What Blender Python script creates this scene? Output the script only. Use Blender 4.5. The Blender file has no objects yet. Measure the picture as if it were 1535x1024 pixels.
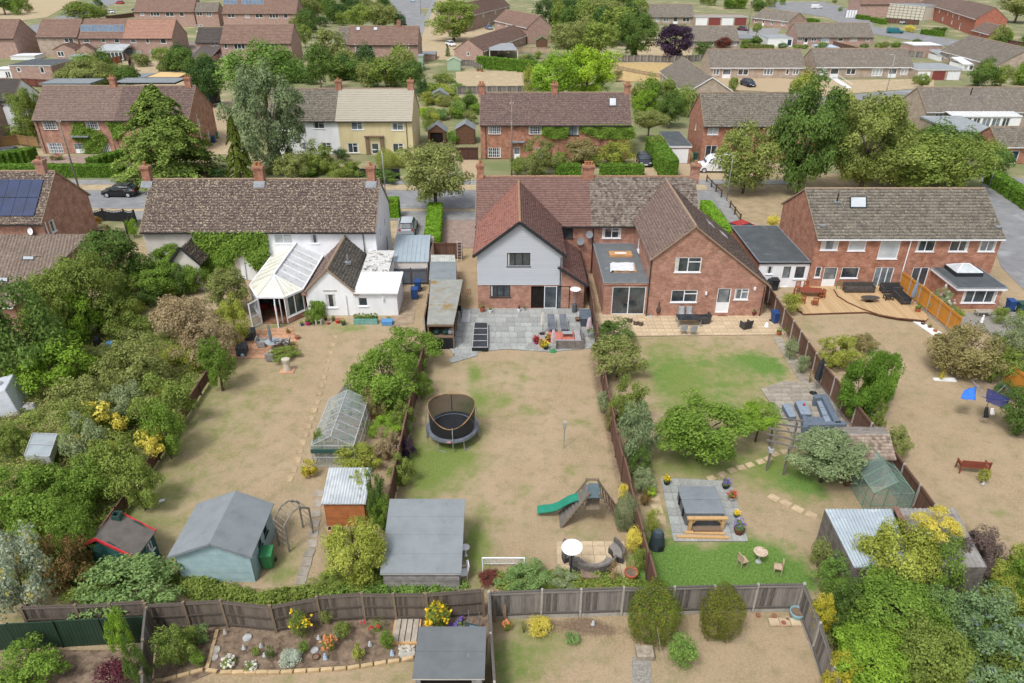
import bpy,math,random
import numpy as np
from mathutils import Matrix,Vector,Euler
# ------------ camera, sky, sun
SC=bpy.context.scene
COL=SC.collection
Ve=Vector;rad=math.radians;mc=math.cos;ms=math.sin;pi_=math.pi
F_PX,CX,CY,HCAM,PITCH=1075.0,767.5,512.0,27.0,rad(29.17)
SUN_EL,SUN_AZ=rad(58),rad(215)
cd=bpy.data.cameras.new('camera');cam=bpy.data.objects.new('camera',cd);COL.objects.link(cam)
cam.location=(0,0,HCAM);cam.rotation_euler=(pi_/2-PITCH,0,0)
cd.sensor_width=36;cd.lens=36*F_PX/1535;cd.clip_start=.5;cd.clip_end=6000
SC.camera=cam
W=bpy.data.worlds.new('World');SC.world=W;W.use_nodes=True
nt=W.node_tree;nt.nodes.clear()
sky=nt.nodes.new('ShaderNodeTexSky');sky.sky_type='NISHITA';sky.sun_disc=False
sky.sun_elevation=SUN_EL;sky.sun_rotation=SUN_AZ;sky.dust_density=4;sky.air_density=1.0;sky.ozone_density=1
hs=nt.nodes.new('ShaderNodeHueSaturation');hs.inputs['Saturation'].default_value=.34
bg=nt.nodes.new('ShaderNodeBackground');bg.inputs['Strength'].default_value=.128
wo=nt.nodes.new('ShaderNodeOutputWorld')
nt.links.new(sky.outputs[0],hs.inputs['Color']);nt.links.new(hs.outputs[0],bg.inputs[0]);nt.links.new(bg.outputs[0],wo.inputs[0])
sd=bpy.data.lights.new('sun','SUN');sd.energy=1.4;sd.angle=rad(12);sd.color=(1,.975,.94)
sun=bpy.data.objects.new('sun',sd);COL.objects.link(sun)
sv=Ve((ms(SUN_AZ)*mc(SUN_EL),mc(SUN_AZ)*mc(SUN_EL),ms(SUN_EL)))
sun.rotation_euler=sv.to_track_quat('Z','Y').to_euler()
SC.view_settings.view_transform='Standard';SC.view_settings.look='None'
SC.view_settings.exposure=.48;SC.view_settings.gamma=1
try:SC.view_settings.use_curve_mapping=False
except Exception:pass
# ------------ photograph pixel -> place
_c,_s=mc(PITCH),ms(PITCH)
def Yat(py,z=0.0):
 k=(CY-py)/F_PX
 return(HCAM-z)*(_c+k*_s)/(_s-k*_c)
def Zat(py,Y):
 k=(CY-py)/F_PX
 return HCAM-Y*(_s-k*_c)/(_c+k*_s)
def dep(Y,z=0.0):return Y*_c+(HCAM-z)*_s
def Xat(px,Y,z=0.0):return(px-CX)*dep(Y,z)/F_PX
def G(px,py,z=0.0):
 Y=Yat(py,z);return Ve((Xat(px,Y,z),Y,z))
def proj(p):
 d=dep(p[1],p[2]);v=p[1]*_s-(HCAM-p[2])*_c
 return(CX+F_PX*p[0]/d,CY-F_PX*v/d)
RN=random.Random(5)
# ------------ materials
def H(h,k=1.0):
 h=h.lstrip('#');r=[]
 for i in(0,2,4):
  x=int(h[i:i+2],16)/255
  r.append(k*(x/12.92 if x<=.04045 else((x+.055)/1.055)**2.4))
 return(r[0],r[1],r[2],1)
_MC={}
def M(name,c1,c2=None,scale=3.0,rough=.8,bump=0.0,bscale=None,island=0.0,c3=None,s3=1.0,t3=.6,k=1.0,metal=0.0,spec=.3,brick=None,stripes=None,trans=0.0,detail=6,coat=0.0,objrand=0.0,stretch=None,soft=.12):
 """procedural material: two colours mixed by noise, an optional third in patches, per-piece and per-object variation"""
 if name in _MC:return _MC[name]
 m=bpy.data.materials.new(name);m.use_nodes=True;t=m.node_tree;N=t.nodes;L=t.links;N.clear()
 out=N.new('ShaderNodeOutputMaterial');b=N.new('ShaderNodeBsdfPrincipled');L.new(b.outputs[0],out.inputs[0])
 b.inputs['Roughness'].default_value=rough;b.inputs['Metallic'].default_value=metal
 b.inputs['Specular IOR Level'].default_value=spec
 if coat:b.inputs['Coat Weight'].default_value=coat
 tc=N.new('ShaderNodeTexCoord');co=tc.outputs['UV' if(brick or stripes or stretch)else 'Object']
 if stretch:
  mp=N.new('ShaderNodeMapping');mp.inputs['Scale'].default_value=stretch;L.new(co,mp.inputs[0]);co2=mp.outputs[0]
 else:co2=co
 c1=H(c1,k)if isinstance(c1,str)else c1
 c2=c1 if c2 is None else(H(c2,k)if isinstance(c2,str)else c2)
 n=N.new('ShaderNodeTexNoise');n.inputs['Scale'].default_value=scale;n.inputs['Detail'].default_value=detail
 n.inputs['Roughness'].default_value=.65;L.new(co2,n.inputs['Vector'])
 mr=N.new('ShaderNodeMapRange');mr.inputs[1].default_value=.5-soft;mr.inputs[2].default_value=.5+soft;L.new(n.outputs[0],mr.inputs[0])
 mx=N.new('ShaderNodeMix');mx.data_type='RGBA';mx.inputs['A'].default_value=c1;mx.inputs['B'].default_value=c2
 L.new(mr.outputs[0],mx.inputs['Factor']);colr=mx.outputs['Result']
 if island:
  g=N.new('ShaderNodeNewGeometry');m2=N.new('ShaderNodeMix');m2.data_type='RGBA'
  m2.inputs['A'].default_value=c1;m2.inputs['B'].default_value=c2;L.new(g.outputs['Random Per Island'],m2.inputs['Factor'])
  m3=N.new('ShaderNodeMix');m3.data_type='RGBA';m3.inputs['Factor'].default_value=island
  L.new(colr,m3.inputs['A']);L.new(m2.outputs['Result'],m3.inputs['B']);colr=m3.outputs['Result']
 if brick:
  bt=N.new('ShaderNodeTexBrick');bt.inputs['Scale'].default_value=1.0
  bt.inputs['Brick Width'].default_value=brick[0];bt.inputs['Row Height'].default_value=brick[1]
  bt.inputs['Mortar Size'].default_value=brick[3];bt.inputs['Mortar'].default_value=H(brick[2],k)
  bt.inputs['Mortar Smooth'].default_value=.3;bt.inputs['Bias'].default_value=0
  L.new(tc.outputs['UV'],bt.inputs['Vector'])
  hv=N.new('ShaderNodeMix');hv.data_type='RGBA';hv.blend_type='MULTIPLY';hv.inputs['Factor'].default_value=1
  bt.inputs['Color1'].default_value=(1.16,1.12,1.1,1);bt.inputs['Color2'].default_value=(.72,.75,.8,1)
  bt.inputs['Mortar'].default_value=(brick[4],)*3+(1,)if len(brick)>4 else(1.25,1.4,1.5,1)
  L.new(colr,hv.inputs['A']);L.new(bt.outputs['Color'],hv.inputs['B']);colr=hv.outputs['Result']
 if c3:
  n3=N.new('ShaderNodeTexNoise');n3.inputs['Scale'].default_value=s3;n3.inputs['Detail'].default_value=5
  n3.inputs['Roughness'].default_value=.7;L.new(tc.outputs['Object'],n3.inputs['Vector'])
  r3=N.new('ShaderNodeMapRange');r3.inputs[1].default_value=t3-.04;r3.inputs[2].default_value=t3+.06;L.new(n3.outputs[0],r3.inputs[0])
  m4=N.new('ShaderNodeMix');m4.data_type='RGBA';m4.inputs['B'].default_value=H(c3,k)
  L.new(r3.outputs[0],m4.inputs['Factor']);L.new(colr,m4.inputs['A']);colr=m4.outputs['Result']
 if stripes:
  sx=N.new('ShaderNodeSeparateXYZ');L.new(tc.outputs['UV'],sx.inputs[0])
  md=N.new('ShaderNodeMath');md.operation='DIVIDE';md.inputs[1].default_value=stripes[0];L.new(sx.outputs[stripes[2]],md.inputs[0])
  fl=N.new('ShaderNodeMath');fl.operation='FLOOR';L.new(md.outputs[0],fl.inputs[0])
  wn=N.new('ShaderNodeTexWhiteNoise');wn.noise_dimensions='1D';L.new(fl.outputs[0],wn.inputs['W'])
  r5=N.new('ShaderNodeMapRange');r5.inputs[3].default_value=1-stripes[1];r5.inputs[4].default_value=1+stripes[1]*.6;L.new(wn.outputs['Value'],r5.inputs[0])
  m5=N.new('ShaderNodeMix');m5.data_type='RGBA';m5.blend_type='MULTIPLY';m5.inputs['Factor'].default_value=1
  L.new(colr,m5.inputs['A']);L.new(r5.outputs[0],m5.inputs['B']);colr=m5.outputs['Result']
 if objrand:
  oi=N.new('ShaderNodeObjectInfo');r6=N.new('ShaderNodeMapRange');r6.inputs[3].default_value=1-objrand;r6.inputs[4].default_value=1+objrand
  L.new(oi.outputs['Random'],r6.inputs[0]);m6=N.new('ShaderNodeMix');m6.data_type='RGBA';m6.blend_type='MULTIPLY';m6.inputs['Factor'].default_value=1
  L.new(colr,m6.inputs['A']);L.new(r6.outputs[0],m6.inputs['B']);colr=m6.outputs['Result']
 L.new(colr,b.inputs['Base Color'])
 if trans:
  tr=N.new('ShaderNodeBsdfTranslucent');L.new(colr,tr.inputs[0]);ms=N.new('ShaderNodeMixShader');ms.inputs[0].default_value=trans
  L.new(b.outputs[0],ms.inputs[1]);L.new(tr.outputs[0],ms.inputs[2]);L.new(ms.outputs[0],out.inputs[0])
 if bump:
  nb=N.new('ShaderNodeTexNoise');nb.inputs['Scale'].default_value=bscale or scale*4;nb.inputs['Detail'].default_value=4;L.new(co2,nb.inputs['Vector'])
  bp=N.new('ShaderNodeBump');bp.inputs['Strength'].default_value=bump;bp.inputs['Distance'].default_value=.03
  L.new(nb.outputs[0],bp.inputs['Height']);L.new(bp.outputs[0],b.inputs['Normal'])
 _MC[name]=m;return m
def glassmat(name,col,alpha=.35,rough=.06):
 if name in _MC:return _MC[name]
 m=bpy.data.materials.new(name);m.use_nodes=True;t=m.node_tree;N=t.nodes;L=t.links;N.clear()
 out=N.new('ShaderNodeOutputMaterial');g=N.new('ShaderNodeBsdfPrincipled');g.inputs['Base Color'].default_value=H(col)
 g.inputs['Roughness'].default_value=rough;g.inputs['Specular IOR Level'].default_value=.7
 tr=N.new('ShaderNodeBsdfTransparent');mx=N.new('ShaderNodeMixShader');mx.inputs[0].default_value=alpha
 L.new(tr.outputs[0],mx.inputs[1]);L.new(g.outputs[0],mx.inputs[2]);L.new(mx.outputs[0],out.inputs[0])
 _MC[name]=m;return m
def lawnmat():
 m=bpy.data.materials.new('lawn');m.use_nodes=True;t=m.node_tree;N=t.nodes;L=t.links
 b=N['Principled BSDF'];b.inputs['Roughness'].default_value=.95;b.inputs['Specular IOR Level'].default_value=.1
 tc=N.new('ShaderNodeTexCoord');at=N.new('ShaderNodeAttribute');at.attribute_name='cover'
 sp=N.new('ShaderNodeSeparateColor');L.new(at.outputs['Color'],sp.inputs[0])
 def noise(s,d=5,r=.65):
  n=N.new('ShaderNodeTexNoise');n.inputs['Scale'].default_value=s;n.inputs['Detail'].default_value=d;n.inputs['Roughness'].default_value=r
  L.new(tc.outputs['Object'],n.inputs['Vector']);return n.outputs[0]
 def rng(x,a,c,o0=0.,o1=1.):
  r=N.new('ShaderNodeMapRange');r.inputs[1].default_value=a;r.inputs[2].default_value=c;r.inputs[3].default_value=o0;r.inputs[4].default_value=o1;L.new(x,r.inputs[0]);return r.outputs[0]
 def mix(f,a,c,bt='MIX'):
  x=N.new('ShaderNodeMix');x.data_type='RGBA';x.blend_type=bt
  for s,v in(('Factor',f),('A',a),('B',c)):
   if isinstance(v,(tuple,float)):x.inputs[s].default_value=v
   else:L.new(v,x.inputs[s])
  return x.outputs['Result']
 def math_(op,a,c):
  x=N.new('ShaderNodeMath');x.operation=op
  for i,v in enumerate((a,c)):
   if isinstance(v,float):x.inputs[i].default_value=v
   else:L.new(v,x.inputs[i])
  return x.outputs[0]
 fine=noise(9,6,.75);mid=noise(1.1,6,.7);big=noise(.22,4,.6);grain=noise(38,3,.8)
 dry=mix(rng(fine,.33,.66),H('928067'),H('c0aa8b'))
 dry=mix(rng(big,.40,.60,0.,.6),dry,H('b7a389'))
 dry=mix(rng(mid,.52,.70,0.,.4),dry,mix(rng(grain,.35,.65),H('7c6e55'),H('918164')))
 olive=noise(.55,6,.7);dry=mix(rng(olive,.42,.72,0.,.55),dry,mix(rng(fine,.35,.65),H('878060'),H('a1976f')))
 bare=noise(2.6,4,.6);dry=mix(rng(bare,.6,.8,0.,.35),dry,H('a8917a'))
 grn=mix(rng(fine,.35,.65),H('647c3a'),H('8a9554'))
 gw=math_('ADD',sp.outputs[0],math_('MULTIPLY',math_('SUBTRACT',mid,.5),1.5))
 gw=math_('ADD',gw,math_('MULTIPLY',math_('SUBTRACT',fine,.5),1.5))
 base=mix(rng(gw,.25,1.05),dry,grn)
 lush=mix(rng(fine,.35,.65),H('4c7030'),H('7d9a50'))
 base=mix(rng(math_('ADD',sp.outputs[1],math_('ADD',math_('MULTIPLY',math_('SUBTRACT',mid,.5),1.6),math_('MULTIPLY',math_('SUBTRACT',fine,.5),1.6))),.3,.95),base,lush)
 soil=mix(rng(fine,.35,.65),H('6b5a4a'),H('93806b'))
 base=mix(rng(math_('ADD',sp.outputs[2],math_('MULTIPLY',math_('SUBTRACT',mid,.5),.9)),.35,.75),base,soil)
 base=mix(1.0,base,mix(rng(grain,.3,.7),(.8,.8,.8,1),(1.18,1.18,1.18,1)),'MULTIPLY')
 L.new(base,b.inputs['Base Color'])
 bp=N.new('ShaderNodeBump');bp.inputs['Strength'].default_value=.7;bp.inputs['Distance'].default_value=.05
 L.new(math_('ADD',fine,grain),bp.inputs['Height']);L.new(bp.outputs[0],b.inputs['Normal'])
 return m
 # ------------ objects
WM={}
def tag(o,label=None,cat=None,group=None,kind=None):
 if label:o['label']=label
 if cat:o['category']=cat
 if group:o['group']=group
 if kind:o['kind']=kind
 return o
def thing(name,label,cat,loc=(0,0,0),rz=0.0,group=None):
 o=bpy.data.objects.new(name,None);o.empty_display_size=.3;COL.objects.link(o)
 o.location=loc;o.rotation_euler=(0,0,rz)
 WM[o.name]=Matrix.Translation(Ve(loc))@Matrix.Rotation(rz,4,'Z')
 return tag(o,label,cat,group)
def dup(src,loc,rz=0.0,label=None,group=None,scale=None):
 r=src.copy();COL.objects.link(r);r.location=loc;r.rotation_euler=(0,0,rz)
 if scale:r.scale=(scale,)*3 if isinstance(scale,(int,float))else scale
 if label:r['label']=label
 if group:r['group']=group
 for ch in list(src.children):
  c=ch.copy();COL.objects.link(c);c.parent=r
  for g in list(ch.children):
   d=g.copy();COL.objects.link(d);d.parent=c
 return r
def boxuv(me):
 n=len(me.polygons)
 if not n or n>60000:return
 uv=me.uv_layers.new(name='uv')
 vs=me.vertices;data=np.zeros(len(me.loops)*2,'f')
 for p in me.polygons:
  nx,ny,nz=p.normal
  if abs(nz)>.97:tx,ty,tz,bx,by,bz=1,0,0,0,1,0
  else:
   l=math.hypot(nx,ny);tx,ty,tz=-ny/l,nx/l,0.
   bx,by,bz=ny*tz-nz*ty,nz*tx-nx*tz,nx*ty-ny*tx
  for li in p.loop_indices:
   v=vs[me.loops[li].vertex_index].co
   data[2*li]=v.x*tx+v.y*ty;data[2*li+1]=v.x*bx+v.y*by+v.z*bz
 uv.data.foreach_set('uv',data)
class MB:
 def __init__(s,T=None):s.v=[];s.f=[];s.m=[];s.T=T
 def add(s,vs,fs,mi=0):
  o=len(s.v)
  if s.T is not None:vs=[s.T@Ve(p)for p in vs]
  s.v+=[tuple(p)for p in vs];s.f+=[tuple(i+o for i in f)for f in fs];s.m+=[mi]*len(fs);return s
 def box(s,c,sz,mi=0,R=None):
  hx,hy,hz=sz[0]/2,sz[1]/2,sz[2]/2
  vs=[Ve((x,y,z))for x in(-hx,hx)for y in(-hy,hy)for z in(-hz,hz)]
  if R is not None:
   if not isinstance(R,Matrix):R=Matrix.Rotation(R,3,'Z')
   vs=[R@v for v in vs]
  c=Ve(c);vs=[v+c for v in vs]
  return s.add(vs,[(0,1,3,2),(4,6,7,5),(0,4,5,1),(2,3,7,6),(0,2,6,4),(1,5,7,3)],mi)
 def bb(s,x0,y0,z0,x1,y1,z1,mi=0):
  return s.box(((x0+x1)/2,(y0+y1)/2,(z0+z1)/2),(abs(x1-x0),abs(y1-y0),abs(z1-z0)),mi)
 def beam(s,p0,p1,w,h,mi=0):
  p0=Ve(p0);p1=Ve(p1);d=p1-p0;L=d.length
  if L<1e-5:return s
  x=d/L;up=Ve((0,0,1))if abs(x.z)<.95 else Ve((0,1,0))
  y=up.cross(x).normalized();z=x.cross(y)
  return s.box((p0+p1)/2,(L,w,h),mi,Matrix((x,y,z)).transposed())
 def cyl(s,p0,p1,r0,r1=None,n=8,mi=0):
  r1=r0 if r1 is None else r1;p0=Ve(p0);p1=Ve(p1);d=(p1-p0)
  if d.length<1e-6:return s
  x=d.normalized();up=Ve((0,0,1))if abs(x.z)<.95 else Ve((1,0,0))
  a=up.cross(x).normalized();b=x.cross(a);vs=[]
  for p,r in((p0,r0),(p1,r1)):
   for i in range(n):
    t=2*pi_*i/n;vs.append(p+a*(r*mc(t))+b*(r*ms(t)))
  fs=[(i,(i+1)%n,n+(i+1)%n,n+i)for i in range(n)]+[tuple(range(n))[::-1],tuple(range(n,2*n))]
  return s.add(vs,fs,mi)
 def tube(s,pts,r,n=6,mi=0,r1=None):
  for i in range(len(pts)-1):
   ra=r if r1 is None else r+(r1-r)*i/(len(pts)-1);rb=r if r1 is None else r+(r1-r)*(i+1)/(len(pts)-1)
   s.cyl(pts[i],pts[i+1],ra,rb,n,mi)
  return s
 def lathe(s,prof,n=16,c=(0,0,0),mi=0,sx=1,sy=1):
  vs=[];fs=[];c=Ve(c)
  for r,z in prof:
   for i in range(n):
    t=2*pi_*i/n;vs.append(c+Ve((r*sx*mc(t),r*sy*ms(t),z)))
  for j in range(len(prof)-1):
   for i in range(n):fs.append((j*n+i,j*n+(i+1)%n,(j+1)*n+(i+1)%n,(j+1)*n+i))
  fs.append(tuple(range(n))[::-1]);fs.append(tuple((len(prof)-1)*n+i for i in range(n)))
  return s.add(vs,fs,mi)
 def prism(s,poly,z0,z1,mi=0):
  n=len(poly);vs=[(p[0],p[1],z0)for p in poly]+[(p[0],p[1],z1)for p in poly]
  return s.add(vs,[tuple(range(n))[::-1],tuple(range(n,2*n))]+[(i,(i+1)%n,n+(i+1)%n,n+i)for i in range(n)],mi)
 def prismd(s,poly,d,mi=0):
  """planar 3-D polygon extruded by vector d"""
  n=len(poly);d=Ve(d);vs=[Ve(p)for p in poly];vs=vs+[p+d for p in vs]
  return s.add(vs,[tuple(range(n))[::-1],tuple(range(n,2*n))]+[(i,(i+1)%n,n+(i+1)%n,n+i)for i in range(n)],mi)
 def build(s,name,mats,par=None,world=False,smooth=False,label=None,kind=None,bevel=0,uv=True):
  vs=s.v
  if world and par is not None:
   I=WM[root_of(par).name].inverted();vs=[tuple(I@Ve(p))for p in vs]
  me=bpy.data.meshes.new(name);me.from_pydata(vs,[],s.f);me.validate()
  if not isinstance(mats,(list,tuple)):mats=[mats]
  for m in mats:me.materials.append(m)
  if len(mats)>1 and len(me.polygons)==len(s.m):me.polygons.foreach_set('material_index',s.m)
  import bmesh
  b=bmesh.new();b.from_mesh(me);bmesh.ops.recalc_face_normals(b,faces=b.faces);b.to_mesh(me);b.free()
  if uv:boxuv(me)
  if smooth:me.polygons.foreach_set('use_smooth',[True]*len(me.polygons))
  return link(name,me,par,label,kind,bevel)
def _pm(k):
 def f(N_,M_,T_,*a,bevel=0,**w):b=MB();getattr(b,k)(*a,**w);return b.build(N_,[M_],T_,bevel=bevel)
 def g(c_,N_,M_,*a,sub_=None,**w):b=MB();getattr(b,k)(*a,**w);return c_.put(b,N_,[M_],sub_)
 return f,g
for k_ in('bb','cyl','tube','beam','lathe','prismd','box'):globals()['P_'+k_],globals()['Q_'+k_]=_pm(k_)
def root_of(o):
 while o.parent is not None:o=o.parent
 return o
def link(name,me,par=None,label=None,kind=None,bevel=0):
 o=bpy.data.objects.new(name,me);COL.objects.link(o)
 if par is not None:o.parent=par
 if label:o['label']=label
 if kind:o['kind']=kind
 if bevel:
  md=o.modifiers.new('b','BEVEL');md.width=bevel;md.segments=2;md.limit_method='ANGLE'
 return o
def struct(name,mb,mats,label=None,**k):
 o=mb.build(name,mats,None,**k);o['kind']='structure'
 if label:o['label']=label
 return o
def npmesh(name,V,quads,mat,matidx=None,mats=None):
 """fast mesh from numpy: V (n,3), quads (m,4)"""
 me=bpy.data.meshes.new(name);V=np.asarray(V,'f');Q=np.asarray(quads,'i')
 me.vertices.add(len(V));me.vertices.foreach_set('co',V.ravel())
 k=Q.shape[1];me.loops.add(Q.size);me.loops.foreach_set('vertex_index',Q.ravel())
 me.polygons.add(len(Q));me.polygons.foreach_set('loop_start',np.arange(len(Q),dtype='i')*k)
 me.polygons.foreach_set('loop_total',np.full(len(Q),k,'i'))
 for m in(mats or[mat]):me.materials.append(m)
 if matidx is not None:me.polygons.foreach_set('material_index',np.asarray(matidx,'i'))
 me.update(calc_edges=True);return me
def leaves_VQ(C,Nn,size,rs,aspect=.55,jitter=.6):
 """leaf-shaped rhombi at C with normals around Nn"""
 n=len(C);Nn=Nn+rs.normal(0,jitter,(n,3));Nn/=np.linalg.norm(Nn,axis=1)[:,None]+1e-9
 r=rs.normal(0,1,(n,3));a=np.cross(Nn,r);a/=np.linalg.norm(a,axis=1)[:,None]+1e-9
 b=np.cross(Nn,a);sz=size*rs.uniform(.6,1.35,(n,1))if np.isscalar(size)else size
 V=np.stack([C-a*sz,C-b*sz*aspect,C+a*sz,C+b*sz*aspect],1).reshape(-1,3)
 return V,np.arange(n*4).reshape(-1,4)
 # ------------ materials palette
BR=(.225,.075,'b9aaa0',.008)
m_brick=M('brick_orange','b48976','956d5c',1.3,.9,.3,20,brick=BR,c3='c2a08c',s3=.7,t3=.66)
m_brick_r=M('brick_red','b2826c','926450',1.5,.9,.3,20,brick=BR,c3='c49f8c',s3=.9,t3=.68)
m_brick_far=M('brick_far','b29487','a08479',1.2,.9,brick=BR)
m_brick_new=M('brick_new','a96c5a','985f4f',1.2,.9,brick=BR)
m_buff=M('brick_buff','b4a394','a2907f',.8,.9,.2,20,brick=(.3,.1,'b9aaa0',.008))
m_render=M('render_white','eff1f4','e2e4e8',.8,.8,.1,12,stretch=(1,.25,1))
m_cream=M('render_cream','d9cba4','cdbe95',.7,.85,.1,12,stretch=(1,.3,1))
m_pinkish=M('render_pinkish','ddd7d0','d1c9c1',.7,.85,.1,12,stretch=(1,.3,1))
m_clad=M('cladding_grey','bcc1c7','b2b7be',.8,.7,island=.5,soft=.3)
m_white=M('white_paint','eef0f3','e2e4e7',2,.45)
m_upvc=M('white_frame','eceef2','e4e6ea',2,.4)
m_dark=M('dark_frame','34373b','2a2d31',3,.5)
m_black=M('black_plastic','1d1f22','292b2e',4,.55)
m_lead=M('lead','8d9297','777c82',3,.6)
m_gut=M('gutter_black','2b2b2d','3a3a3c',3,.5)
m_glass=M('glass_dark','2a3036','4a5359',.9,.08,spec=.9,detail=3)
m_glass2=M('glass_grey','5b656b','8a9398',.8,.1,spec=.9,detail=3)
m_glass3=M('glass_blind','aeb6bb','c3c9cc',.8,.18,spec=.6,detail=3)
m_glassblue=M('glass_blue_blind','2f86b4','3c93bf',.8,.18,spec=.6,detail=3)
m_curt=M('curtain','b9b8b4','d0cfcb',6,.8)
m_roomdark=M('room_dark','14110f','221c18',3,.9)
m_timber=M('timber','8a7562','6f5d4d',3,.85,stretch=(8,.8,1))
m_timbernew=M('timber_new','cba77c','b8935f',3,.8,stretch=(6,.8,1))
m_pots=M('chimney_pot','b57d5c','a06a4b',6,.85)
m_sill=M('sill','b9b6b2','a39f9b',3,.8)
m_silltile=M('sill_tile','8a6355','7a5549',3,.8)
T_old=M('tiles_lichen','4c4140','70615a',5,.95,island=.65,c3='b9ad97',s3=6.5,t3=.56,soft=.3)
T_brown=M('tiles_brown_lichen','5e4f4c','7e6a66',4,.95,island=.6,c3='a3947c',s3=4.4,t3=.60,soft=.3)
T_grey=M('tiles_grey_lichen','5b5650','857f75',4,.95,island=.6,c3='a8a08c',s3=5.5,t3=.58,soft=.3)
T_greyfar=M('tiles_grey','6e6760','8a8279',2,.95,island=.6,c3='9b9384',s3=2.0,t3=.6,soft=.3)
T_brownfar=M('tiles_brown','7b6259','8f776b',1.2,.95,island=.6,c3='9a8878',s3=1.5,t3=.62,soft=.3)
T_red=M('tiles_red','83625a','917067',2,.95,island=.5,soft=.3)
T_redl=M('tiles_red_light','936559','a27266',2,.95,island=.45,soft=.3)
T_redold=M('tiles_red_old','755c56','8c7068',2,.95,island=.7,c3='a89078',s3=4,t3=.66,soft=.3)
T_pink=M('tiles_pink','9a7668','b18b79',1.2,.95,island=.5,soft=.3)
T_mix=M('tiles_mixed','6a5f58','989084',4,.95,island=.9,c3='5b4b49',s3=3,t3=.55,soft=.3)
T_cream=M('tiles_cream','bab4a6','b0a999',1.0,.95,island=.3,soft=.3)
T_taupe=M('tiles_taupe','746059','8d7a70',4,.95,island=.6,c3='a0958a',s3=5,t3=.6,soft=.3)
T_dark=M('tiles_dark','4d4847','5e5855',3,.9,island=.5,soft=.3)
m_felt=M('felt_grey','858c90','7c8387',1.2,.9,.2,60,c3='747b7d',s3=1.3,t3=.62)
m_feltdark=M('felt_dark','565c60','4b5155',.9,.85,.2,50,c3='6a6f70',s3=.7,t3=.62)
m_feltlight=M('felt_light','9aa0a4','8b9195',.9,.85,.2,50,c3='a9adad',s3=.7,t3=.62)
m_feltmid=M('felt_mid','6d7275','62676a',.9,.85,.2,50,c3='7c8080',s3=.9,t3=.62)
m_ridge=M('ridge_tile','a08c78','8c7865',5,.9,island=.4)
m_ridge_o=M('ridge_orange','a7866b','8f6f5a',5,.9)
class Ctx:
 """a building under construction: its root, and whether coordinates are the world's"""
 def __init__(s,root,world=True):s.root=root;s.w=world;s.rn=random.Random(hash(root.name)%len(root.name)*7+len(WM))
 def put(s,mb,name,mats,par=None,**k):return mb.build(name,mats,par or s.root,world=s.w,**k)
def frameT(O,u):
 u=Ve(u).normalized();z=Ve((0,0,1));n=u.cross(z)
 return Matrix(((u.x,n.x,0,O[0]),(u.y,n.y,0,O[1]),(0,0,1,O[2]if len(O)>2 else 0),(0,0,0,1)))
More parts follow.
